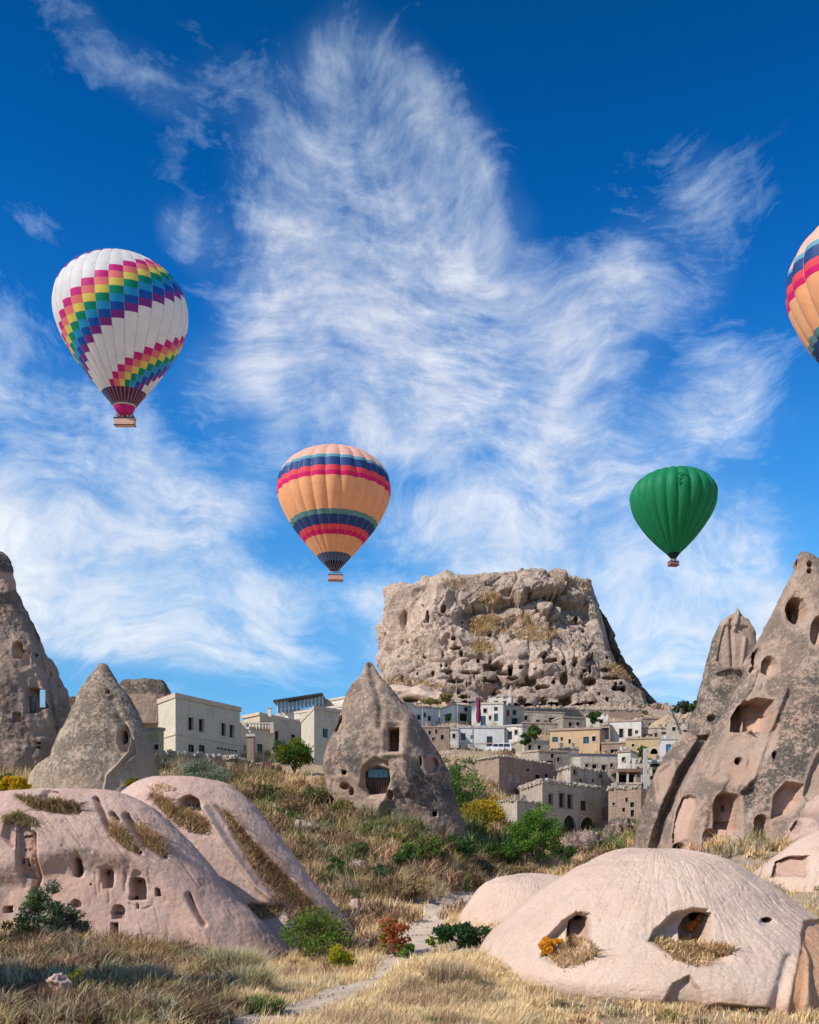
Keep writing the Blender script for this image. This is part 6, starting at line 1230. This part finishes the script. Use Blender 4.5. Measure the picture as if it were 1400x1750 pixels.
rock_tuft(R_LB, [(258,1360),(285,1368),(330,1390),(362,1412),(350,1428),(318,1420),(285,1395),(262,1372)], 2600, 'dry grass strip below the shallow niche', .5, ([TANG, BROWN, STRAW, OLIVE], [3, 2, 2, 1]), 4)
rock_tuft(R_LB, [(395,1558),(430,1548),(478,1545),(480,1568),(440,1572),(400,1568)], 1500, 'dark grass ledge low on the pink ridge', .42, D3, 5)
rock_tuft(R_LA, [(24,1362),(60,1368),(100,1372),(134,1380),(132,1392),(90,1390),(55,1384)], 2200, 'dark and straw coloured grass on the crest of the broad ridge', .45, D3, 6)
rock_tuft(R_LA, [(178,1400),(192,1412),(215,1425),(238,1455),(232,1460),(205,1445),(185,1425)], 1200, 'upper left of two grass tufts in the ridge gullies', .45, seed=7)
rock_tuft(R_LA, [(228,1408),(250,1420),(275,1440),(287,1462),(272,1464),(245,1445)], 1500, 'right hand grass tuft in the ridge gullies', .5, seed=8)
rock_tuft(R_LA, [(5,1400),(30,1392),(60,1402),(62,1414),(30,1408),(6,1410)], 1000, 'dark green grass over the dovecote face', .4, ([OLIVE, GREEN, TANG], [2, 1, 2]), 9)
rock_tuft(R_LB, [(250,1345),(280,1340),(300,1350),(270,1358)], 250, 'thin dry grass on the ridge crest', .25, ([STRAW, TANG], [1, 1]), 10)
CG = ([OLIVE, TANG, STRAW, BROWN], [3, 4, 3, 2])
for k, (poly, n) in enumerate([([(842,1060),(875,1050),(905,1052),(945,1070),(960,1085),(930,1098),(890,1095),(855,1085)], 2600), ([(800,1060),(845,1052),(850,1075),(812,1088),(798,1075)], 2200), ([(752,992),(795,990),(800,1010),(770,1012)], 1500), ([(945,985),(1005,990),(1008,1010),(950,1006)], 1800), ([(800,1100),(830,1095),(850,1115),(815,1120)], 900),
    ([(1035,1135),(1070,1140),(1085,1160),(1045,1160)], 1200), ([(660,1163),(700,1160),(780,1172),(780,1182),(660,1178)], 1400), ([(820,1018),(850,1015),(855,1040),(828,1040)], 700), ([(860,985),(935,985),(940,992),(862,992)], 900)]):
    rock_tuft(R_CAST, poly, n, ['broad patch of dry grass in the middle of the fortress rock', 'grassy ledge left of the middle of the fortress rock', 'dry grass on the upper left rim of the fortress', 'dry grass on the upper right rim of the fortress', 'small grassy shelf below the middle ledge', 'grass shelf low on the right of the fortress', 'grass line above the white tuff ledge', 'grass by the stair high on the fortress', 'grass along the fortress summit'][k], 1.5, CG, 60+k)
# ---- shrubs and trees
def leaf_cloud(clumps, n, size, pal, g, flat=.0):
    """clumps: (centre, radius); returns quads scattered through the clumps"""
    cs = np.array([c[0] for c in clumps]); rs = np.array([c[1] for c in clumps]); w_ = rs**2; i = g.choice(len(cs), n, p=w_/w_.sum())
    q = g.normal(0, 1, (n, 3)); q /= np.linalg.norm(q, axis=1)[:, None]; r = g.uniform(.3, 1.05, (n, 1))**.7; c = cs[i]+q*r*rs[i][:, None]*np.array([1, 1, .8])
    a = g.normal(0, 1, (n, 3)); a /= np.linalg.norm(a, axis=1)[:, None]; b = np.cross(a, g.normal(0, 1, (n, 3))); b /= np.linalg.norm(b, axis=1)[:, None]
    s = size*g.uniform(.6, 1.4, (n, 1)); V = np.stack([c-a*s, c-b*s*.55, c+a*s, c+b*s*.55], 1).reshape(-1, 3); Fc = (np.arange(n)*4)[:, None]+np.arange(4)
    tone = mixcol(*pal, len(cs), g, .12)[i]; ind = mixcol(*pal, n, g, .2); col = np.repeat(np.clip(tone*.55+ind*.45, 0, 1), 4, 0); return V, Fc, col
def plant(name, label, cat, px, py, wpx, hpx, pal, n=2500, ymin=14, Y=None, leaf=1.0, stems=5, trunk=False, nclump=26, z=None, seed=0, dens=1.0, gap=.34, group=None, sink=.06, lean=0, fan=False):
    g = np.random.default_rng(seed+int(px)*7+int(py)); r_ = random.Random(seed+px); base = gpoint(px, py, ymin, Y)
    if z is not None: base = Vector(((px-700)/F*Y, Y, z))
    W_, Hh = wpx/F*base.y, hpx/F*base.y; T = thing(name, tuple(base), label, cat, group); lift = Hh*(.17 if trunk else .0); cl = []; hub = base+Vector((0, 0, lift))
    ctr = base+Vector((lean*W_, 0, lift+(Hh-lift)*.52)); st = MB(); a_, c_ = W_/2, (Hh-lift)/2
    for k in range(nclump):
        u = g.normal(0, 1, 3); u /= np.linalg.norm(u); rr = g.uniform(.35, 1.0)**.6; rad = g.uniform(.6, 1.25)*gap*min(a_, math.sqrt(a_*c_)*1.1)
        p = ctr+Vector((u[0]*(a_-rad*.6)*rr, u[1]*(a_-rad*.6)*rr*.9, u[2]*(c_-rad*.5)*rr))
        p.z = max(p.z, base.z+rad*.5); cl.append((np.array(p), rad))
    V, Fc, colr = leaf_cloud(cl, int(n*dens), leaf*(.012+base.y*.00125), pal, g)
    obj('crown' if trunk else 'foliage', V, Fc, LEAF, T, col=colr)
    if trunk:
        tw = .035*Hh; top = hub+Vector((.03*W_, 0, .25*Hh)); MB().tube([base-Vector((0, 0, .2)), base+Vector((.02*W_, 0, Hh*.15)), hub, top], [tw*1.25, tw, tw*.8, tw*.5], 7).build('trunk', BARK, T)
        for k in range(7): e = Vector(cl[k*3 % len(cl)][0]); b0 = base.lerp(hub, r_.uniform(.5, 1)); MB().tube([b0, b0.lerp(e, .5)+Vector((0, 0, .06*Hh)), e], [tw*.55, tw*.35, tw*.12], 5).build('limb', BARK, T)
    else:
        for k in range(stems): e = Vector(cl[k*2 % len(cl)][0]); MB().tube([base-Vector((0, 0, sink)), base.lerp(e, .5)+Vector((r_.uniform(-.1, .1), 0, .05)), e], [.012*Hh+.008, .01*Hh+.005, .004], 5).build('stem', BARK, T)
    return T
G1, G2, G3, G4 = (.12,.22,.04), (.075,.15,.035), (.20,.29,.06), (.04,.085,.035)
YL, YL2, ORG, RED, SAGE, SAGE2 = (.62,.42,.02), (.50,.36,.03), (.62,.24,.02), (.42,.10,.04), (.27,.32,.23), (.35,.39,.30)
pG = ([G1, G2, G3], [4, 4, 2]); pD = ([G4, G2, (.05,.06,.03)], [4, 2, 1]); pYG = ([G1, (.28,.26,.03), (.36,.28,.02)], [3, 3, 2])
plant('bush', 'round leafy green bush at the foot of the pink ridge', 'bush', 540, 1646, 124, 98, ([G1, G3, (.16,.20,.06), (.3,.12,.05)], [4, 4, 3, .35]), 4200, 30, nclump=34, leaf=1.0)
plant('bush', 'small bright yellow bush beside the round green bush', 'bush', 584, 1664, 58, 50, ([(.45,.40,.02), (.30,.30,.02), G1], [4, 3, 2]), 1800, 28, nclump=18, leaf=.8)
plant('bush', 'red and orange autumn bush left of the footpath', 'bush', 676, 1638, 66, 78, ([(.50,.13,.06), (.55,.22,.05), RED, G1], [4, 3, 2, 1]), 1900, 30, nclump=22, leaf=1.05)
plant('bush', 'small green shoots under the red autumn bush', 'bush', 690, 1640, 36, 34, pG, 700, 30, nclump=10)
plant('bush', 'low dark green creeping bush at the foot of the small pale dome', 'bush', 790, 1622, 112, 44, ([G4, (.03,.07,.035), G2], [4, 3, 1]), 2300, 34, nclump=26, leaf=1.2)
plant('bush', 'low yellowish green sprig right beside the footpath', 'bush', 742, 1622, 32, 18, pYG, 400, 34, nclump=8)
plant('tree', 'round green tree in front of the arcade house', 'tree', 918, 1492, 108, 118, ([(.12,.24,.035), (.16,.30,.045), G2], [4, 3, 3]), 6500, 88, trunk=True, nclump=46, gap=.27, leaf=.9)
plant('tree', 'tall fresh green tree between the central cone and the pink stone house', 'tree', 794, 1404, 92, 114, ([G1, (.18,.28,.08), G2], [3, 3, 2]), 4200, 88, Y=112, trunk=True, nclump=34, leaf=.9)
plant('tree', 'yellow autumn tree right of the central cone', 'tree', 824, 1425, 90, 66, ([(.50,.36,.03), (.60,.42,.03), (.24,.24,.05)], [4, 3, 3]), 3800, 85, trunk=True, nclump=32, leaf=.9)
plant('tree', 'round green tree with yellow top below the tan houses', 'tree', 502, 1336, 80, 66, ([G2, G1, (.30,.28,.02), G4], [4, 3, 1.3, 2]), 4600, 85, Y=101, trunk=True, nclump=36, leaf=.9)
plant('bush', 'silvery sage green bush in front of the long cream house', 'bush', 350, 1346, 88, 72, ([SAGE, SAGE2, (.19,.24,.15)], [4, 3, 2]), 4800, 70, Y=88, nclump=34, leaf=.8)
plant('bush', 'golden yellow bush at the left edge on top of the broad ridge', 'bush', 24, 1362, 54, 44, ([YL, YL2, (.7,.45,.02)], [4, 2, 2]), 1900, Y=60, z=float(P(24,1364,60)[2]), nclump=16, leaf=1.1)
plant('bush', 'dark green bush behind the golden bush at the left edge', 'bush', 18, 1345, 66, 50, ([G2, G4, (.07,.11,.04)], [3, 3, 2]), 1900, Y=74, nclump=18)
plant('bush', 'yellow green sprig between the tan cone and the pink ridge', 'bush', 226, 1352, 28, 26, pYG, 700, Y=70, nclump=9, z=float(P(226,1354,70)[2]))
plant('bush', 'tall dark leafy bush in front of the carved ridge wall', 'bush', 80, 1616, 84, 112, ([(.07,.11,.06), (.14,.19,.09), (.30,.29,.24), (.16,.26,.06)], [4, 3, 2.5, 2]), 3600, 28, nclump=26, leaf=1.0)
plant('bush', 'spreading dark bush with greyish leaves, right half of the leafy clump', 'bush', 116, 1616, 94, 60, ([(.07,.10,.06), (.28,.27,.22), (.12,.16,.08)], [4, 3, 2]), 2600, 28, nclump=22, leaf=1.0)
plant('bush', 'dark bluish bush at the left end of the leafy clump', 'bush', 38, 1618, 76, 56, pD, 1700, 28, nclump=16)
plant('bush', 'dark bush under the pink ridge beside the bright grass', 'bush', 340, 1630, 66, 46, ([G4, (.04,.05,.03)], [3, 2]), 1700, 26, nclump=18)
plant('bush', 'yellow green weed beside the pale stone at the lower left', 'bush', 132, 1722, 68, 70, ([(.30,.30,.03), (.16,.20,.03), (.4,.33,.03)], [4, 3, 1.5]), 1300, 18, nclump=24, gap=.26, leaf=.75)
YD = float(np.median(R_DOME.V[(np.abs(R_DOME.px-942) < 5) & (np.abs(R_DOME.py-1634) < 6) & R_DOME.front, 1]))-.05
plant('bush', 'orange shrub on the sill of the left cave window', 'bush', 940, 1640, 48, 50, ([(.85,.38,.03), (.9,.5,.04), (.65,.28,.03)], [4, 3, 1]), 1800, Y=YD, z=float(P(940,1640,YD)[2]), nclump=14, leaf=.8, sink=.15)
plant('bush', 'orange shrub inside the right cave window', 'bush', 1196, 1612, 42, 54, ([(.85,.24,.03), (.85,.38,.03), (.3,.25,.06)], [4, 3, 1]), 1100, Y=float(np.median(R_DOME.V[(np.abs(R_DOME.px-1196) < 5) & (np.abs(R_DOME.py-1600) < 8) & R_DOME.front, 1]))-.25, z=float(P(1196,1614,29.5)[2]), nclump=12, leaf=.7, sink=.3)
# hillside bushes and small trees in front of the central cone
for (px, py, w_, h_, pal, lb, nm) in [
  (735,1490,70,62,([G1,(.16,.17,.06),(.2,.17,.07)],[3,2,2]),'sparse small tree with a crooked trunk below the central cone','tree'),
  (790,1478,74,50,([G2,(.04,.10,.04),G4],[3,3,2]),'dense dark green bush right below the central cone','bush'),
  (695,1492,52,46,([G2,G1,(.15,.16,.06)],[2,2,2]),'olive green bush left of the crooked little tree','bush'),
  (865,1490,62,52,([G1,G2,G4],[3,2,2]),'dark green bush left of the round green tree','bush'),
  (835,1482,44,40,([(.10,.16,.04),G2],[2,2]),'mid green bush between two darker bushes','bush'),
  (820,1500,50,28,([(.16,.17,.13),(.1,.11,.07)],[2,2]),'greyish low bush at the foot of the dark green bushes','bush'),
  (960,1480,56,36,([G2,(.12,.13,.06)],[2,2]),'low olive bush right of the round green tree','bush'),
  (575,1510,36,46,([G2,G1],[3,2]),'narrow green bush halfway down the hillside','bush'),
  (522,1466,26,26,([G2,G4],[3,2]),'small dark bush above the pink ridge slope','bush'),
  (460,1376,54,34,([(.10,.13,.06),G2,OLIVE],[3,2,2]),'grey green bush near the top of the hillside','bush'),
  (540,1385,70,40,([(.13,.16,.06),(.20,.20,.09),OLIVE],[3,2,2]),'wide pale green bush in the upper hillside scrub','bush'),
  (590,1400,56,36,([(.16,.17,.05),(.3,.26,.04),OLIVE],[3,1,2]),'yellowish bush left of the lower cone caves','bush'),
  (500,1400,44,34,([BROWN,OLIVE,DKBR],[3,2,1]),'brown bush in the upper hillside scrub','bush'),
  (640,1430,50,22,([(.35,.30,.04),G1,OLIVE],[2,2,2]),'low bush with yellow flowers under the central cone','bush'),
  (430,1360,38,26,([(.22,.17,.04),OLIVE],[2,2]),'low rusty green bush above the ridge crest','bush'),
  (470,1420,44,30,([BROWN,(.3,.2,.08),OLIVE],[3,2,2]),'rusty brown bush left on the upper hillside','bush'),
  (612,1470,48,34,([G2,OLIVE,DKBR],[3,2,1]),'dark olive bush in the middle of the hillside','bush'),
  (655,1512,54,34,([(.13,.17,.08),DKBR],[3,2]),'grey green bush low on the hillside near the gully','bush'),
  (700,1545,60,34,([(.34,.26,.15),BROWN,OLIVE],[3,2,1]),'pale brown dry bush above the bend of the path','bush'),
  (770,1520,64,32,([(.36,.28,.17),BROWN],[3,2]),'dry straw brown bush right above the path','bush'),
  (548,1440,40,26,([DKBR,BROWN],[2,2]),'dark brown bush below the pinkish outcrop','bush'),
  (486,1376,40,24,([(.40,.32,.06),OLIVE],[2,2]),'small yellowing bush near the top of the hillside','bush'),
  (676,1450,42,26,([(.38,.34,.08),G1],[2,2]),'yellow flecked bush beneath the cone base','bush'),
  (890,1502,70,24,([(.34,.26,.14),OLIVE],[2,2]),'low dry brown bush before the round green tree','bush'),
  (1000,1490,60,26,([(.36,.28,.16),BROWN],[2,2]),'dry brown bush on the bank behind the small dome','bush'),
  (915,1270,34,30,([G1,(.14,.18,.05)],[2,2]),'green garden tree left of the orange house','tree'),
  (898,1274,22,22,([G4,G2],[2,2]),'small dark garden bush left of the green garden tree','bush'),
  (1098,1296,18,20,([G1,G4],[2,2]),'small green bush against the ochre wall','bush'),
  (1052,1402,26,32,([G1,(.2,.2,.04)],[2,2]),'yellowish green bush between the arcade house and the half ruined house','bush'),
  (1075,1408,36,20,([OLIVE,(.3,.25,.04)],[2,2]),'low yellowing bush under the half ruined house','bush'),
  (1018,1236,30,20,([G4,G2],[2,2]),'dark green shrub on the rocks above the orange house','bush'),
  (766,1238,12,22,([G2,G4],[2,2]),'slender dark cypress by the white house','tree'),
  (765,1200,34,14,([OLIVE,(.25,.24,.06)],[2,2]),'olive shrub under the white tuff ledge','bush'),
  (735,1205,40,12,([OLIVE,(.3,.26,.08)],[2,2]),'yellowish shrub left of the olive shrub under the tuff ledge','bush'),
  (1168,1226,40,28,([(.10,.12,.07),G4],[2,2]),'grey green tree behind the dead branches on the right','tree'),
  (1190,1222,26,24,([(.09,.11,.06),G2],[2,2]),'small tree at the foot of the distant pinnacle','tree')]:
    yy = {1270:150, 1274:152, 1296:165, 1236:215, 1238:202, 1200:285, 1205:285, 1226:225, 1222:150}.get(py); 
    z = None if yy is None or py in (9,) else float(P(px, py, yy)[2])
    plant(nm, lb, nm, px, py, w_, h_, pal, int(500+w_*h_*.62), 60, Y=yy, z=z, nclump=14 if w_ < 40 else 24, trunk=(nm == 'tree'), seed=3)
# dead leaning branches beside the distant pinnacle
T = thing('dead_tree', P(1162, 1258, 105), 'bare grey dead tree with crossed leaning branches, left of the distant pinnacle', 'dead tree')
for (a, b, w_, nm) in [((1166,1260),(1146,1210),.16,'trunk'), ((1156,1238),(1168,1212),.06,'branch'), ((1158,1245),(1178,1220),.06,'branch'), ((1150,1222),(1160,1206),.05,'branch'), ((1162,1250),(1190,1240),.05,'branch'), ((1152,1228),(1140,1216),.05,'branch'), ((1168,1232),(1178,1250),.05,'branch')]:
    MB().tube([P(*a, 105), P((a[0]+b[0])/2+1.5, (a[1]+b[1])/2, 105.2), P(*b, 105)], [w_, w_*.8, w_*.5], 5).build(nm, flat_mat('dead_wood', (.13, .13, .15), .9, .2, 4) if 'dead_wood' not in MATS else MATS['dead_wood'], T)
rock('earth_bank', 'scrubby earth bank with dead branches, below the distant pinnacle', 'bank', [(1222,1140,1185),(1230,1122,1205),(1242,1110,1222),(1256,1104,1230),(1290,1100,1240)], 215, M_GROUND, dr=.5, res=2.5, disp=lambda V, px, py, N: fbm(V, .3, 4, .6, 2)*1.0)
# tall sunlit grey-green grass tufts
def tuft(px, py, wpx, n, ht, pal, label, ymin=14, seed=0):
    b = gpoint(px, py, ymin); g = np.random.default_rng(seed+px); a = g.uniform(0, 2*np.pi, n); r = np.sqrt(g.uniform(0, 1, n))*wpx/F*b.y/2; x = b.x+r*np.cos(a); y = b.y+r*np.sin(a)
    Pp = np.stack([x, y, terr_z(x, y)], 1); o = blades('grass_tussock', Pp, ht*np.ones(n), .007+b.y*.0004, mixcol(*pal, n, g), label, .9, seed); o['category'] = 'grass tussock'
    if 'kind' in o: o['kind'] = 'stuff'
GG = ([(.50,.47,.28), (.58,.53,.34), STRAW, (.36,.35,.18)], [4, 3, 2, 2])
tuft(395, 1672, 92, 2600, .95, GG, 'tall silvery green grass tussock in the sunlit gap', 22, 1); tuft(425, 1700, 60, 1400, .75, GG, 'smaller silvery green tussock in front of the tall one', 22, 2)
tuft(300, 1650, 60, 1100, .6, ([STRAW, (.45,.42,.2)], [3, 2]), 'sunlit straw tussock behind the shaded scrub', 22, 3); tuft(240, 1700, 60, 1100, .7, ([(.40,.36,.22), GREYG, TANG], [2, 3, 2]), 'grey green tussock in the shaded scrub', 18, 4)
tuft(770, 1690, 80, 1800, .6, ([GREYG, STRAW, BROWN], [3, 2, 2]), 'greyish tussock on the bright straw mound', 20, 5); tuft(450, 1735, 60, 1300, .4, ([(.12,.2,.05), STRAW], [3, 1]), 'fresh green tussock at the path edge', 18, 6)
# stones lying in the scrub
def stone(label, px, py, wpx, hpx, ymin, mat=M_DOME, Y=None):
    b = gpoint(px, py, ymin, Y); Y0 = b.y; pb = H-F*b.z/Y0
    rock('stone', label, 'stone', [(pb-hpx, px-wpx*.12, px+wpx*.12), (pb-hpx*.85, px-wpx*.3, px+wpx*.28), (pb-hpx*.45, px-wpx*.46, px+wpx*.45), (pb+hpx*.05, px-wpx*.5, px+wpx*.52), (pb+hpx*.3, px-wpx*.45, px+wpx*.5)], Y0, mat, dr=.8, res=2.2, n=2.6, disp=lambda V, px_, py_, N: (fbm(V, 1.6*40/Y0, 5, .65, int(px) & 63, True)*.20-.05)*Y0/30*hpx/30)
stone('pale boulder half hidden in scrub at the lower left', 98, 1724, 34, 60, 18); stone('pale rounded stone at the bottom left corner', -8, 1745, 34, 46, 18)
stone('pinkish rock outcrop in the middle of the hillside', 516, 1428, 40, 24, 60, M_DOME); stone('small pinkish rock beside the gully', 605, 1562, 22, 24, 45, M_DOME); stone('pinkish rock at the lower end of the pink ridge', 620, 1628, 30, 20, 34, M_DOME)
stone('flat pale stone slab on the hillside right of the narrow bush', 600, 1486, 60, 14, 60, M_DOME); stone('stone at the edge of the dark green bushes', 812, 1468, 14, 22, 80, M_DOME); stone('dark rock on the bank under the arcade', 1000, 1456, 80, 30, 100, M_CONE); stone('rough rock under the half ruined house', 1062, 1440, 60, 36, 100, M_CONE)
# a cone just outside the left edge: it throws the shade that lies over the lower left slope
rock('fairy_chimney', 'rock cone standing just outside the left edge of the view', 'rock cone', [(850,-740,-600),(960,-790,-550),(1200,-840,-480),(1500,-930,-430),(1700,-970,-390),(1790,-980,-380)], 20.5, M_CONE, dr=1.2, dmin=13, res=12, n=2.6, disp=d_cone(.5, 1, 400, .5))
def pebbles():
    r = random.Random(9); b = MB(); x, Y, hw = PATH
    for _ in range(420):
        k = r.randrange(len(x)); f = r.gauss(0, .7); px_ = x[k]+f*hw[k]; py_ = Y[k]+r.uniform(-.3, .3); q = r.uniform(.02, .07)*(.6+Y[k]/40); b.box((px_, py_, 0), (q*1.4, q, q*.8), r.uniform(0, 3), q*.2)
    V = np.array(b.v); c = V.reshape(-1, 8, 3).mean(1); V[:, 2] += np.repeat(terr_z(c[:, 0], c[:, 1])+.055, 8); tag(obj('pebbles', V, b.f, flat_mat('pebble', (.46, .38, .31), .95, .3, 3)), 'loose pebbles scattered over the dusty footpath', 'pebbles', kind='stuff')
pebbles()
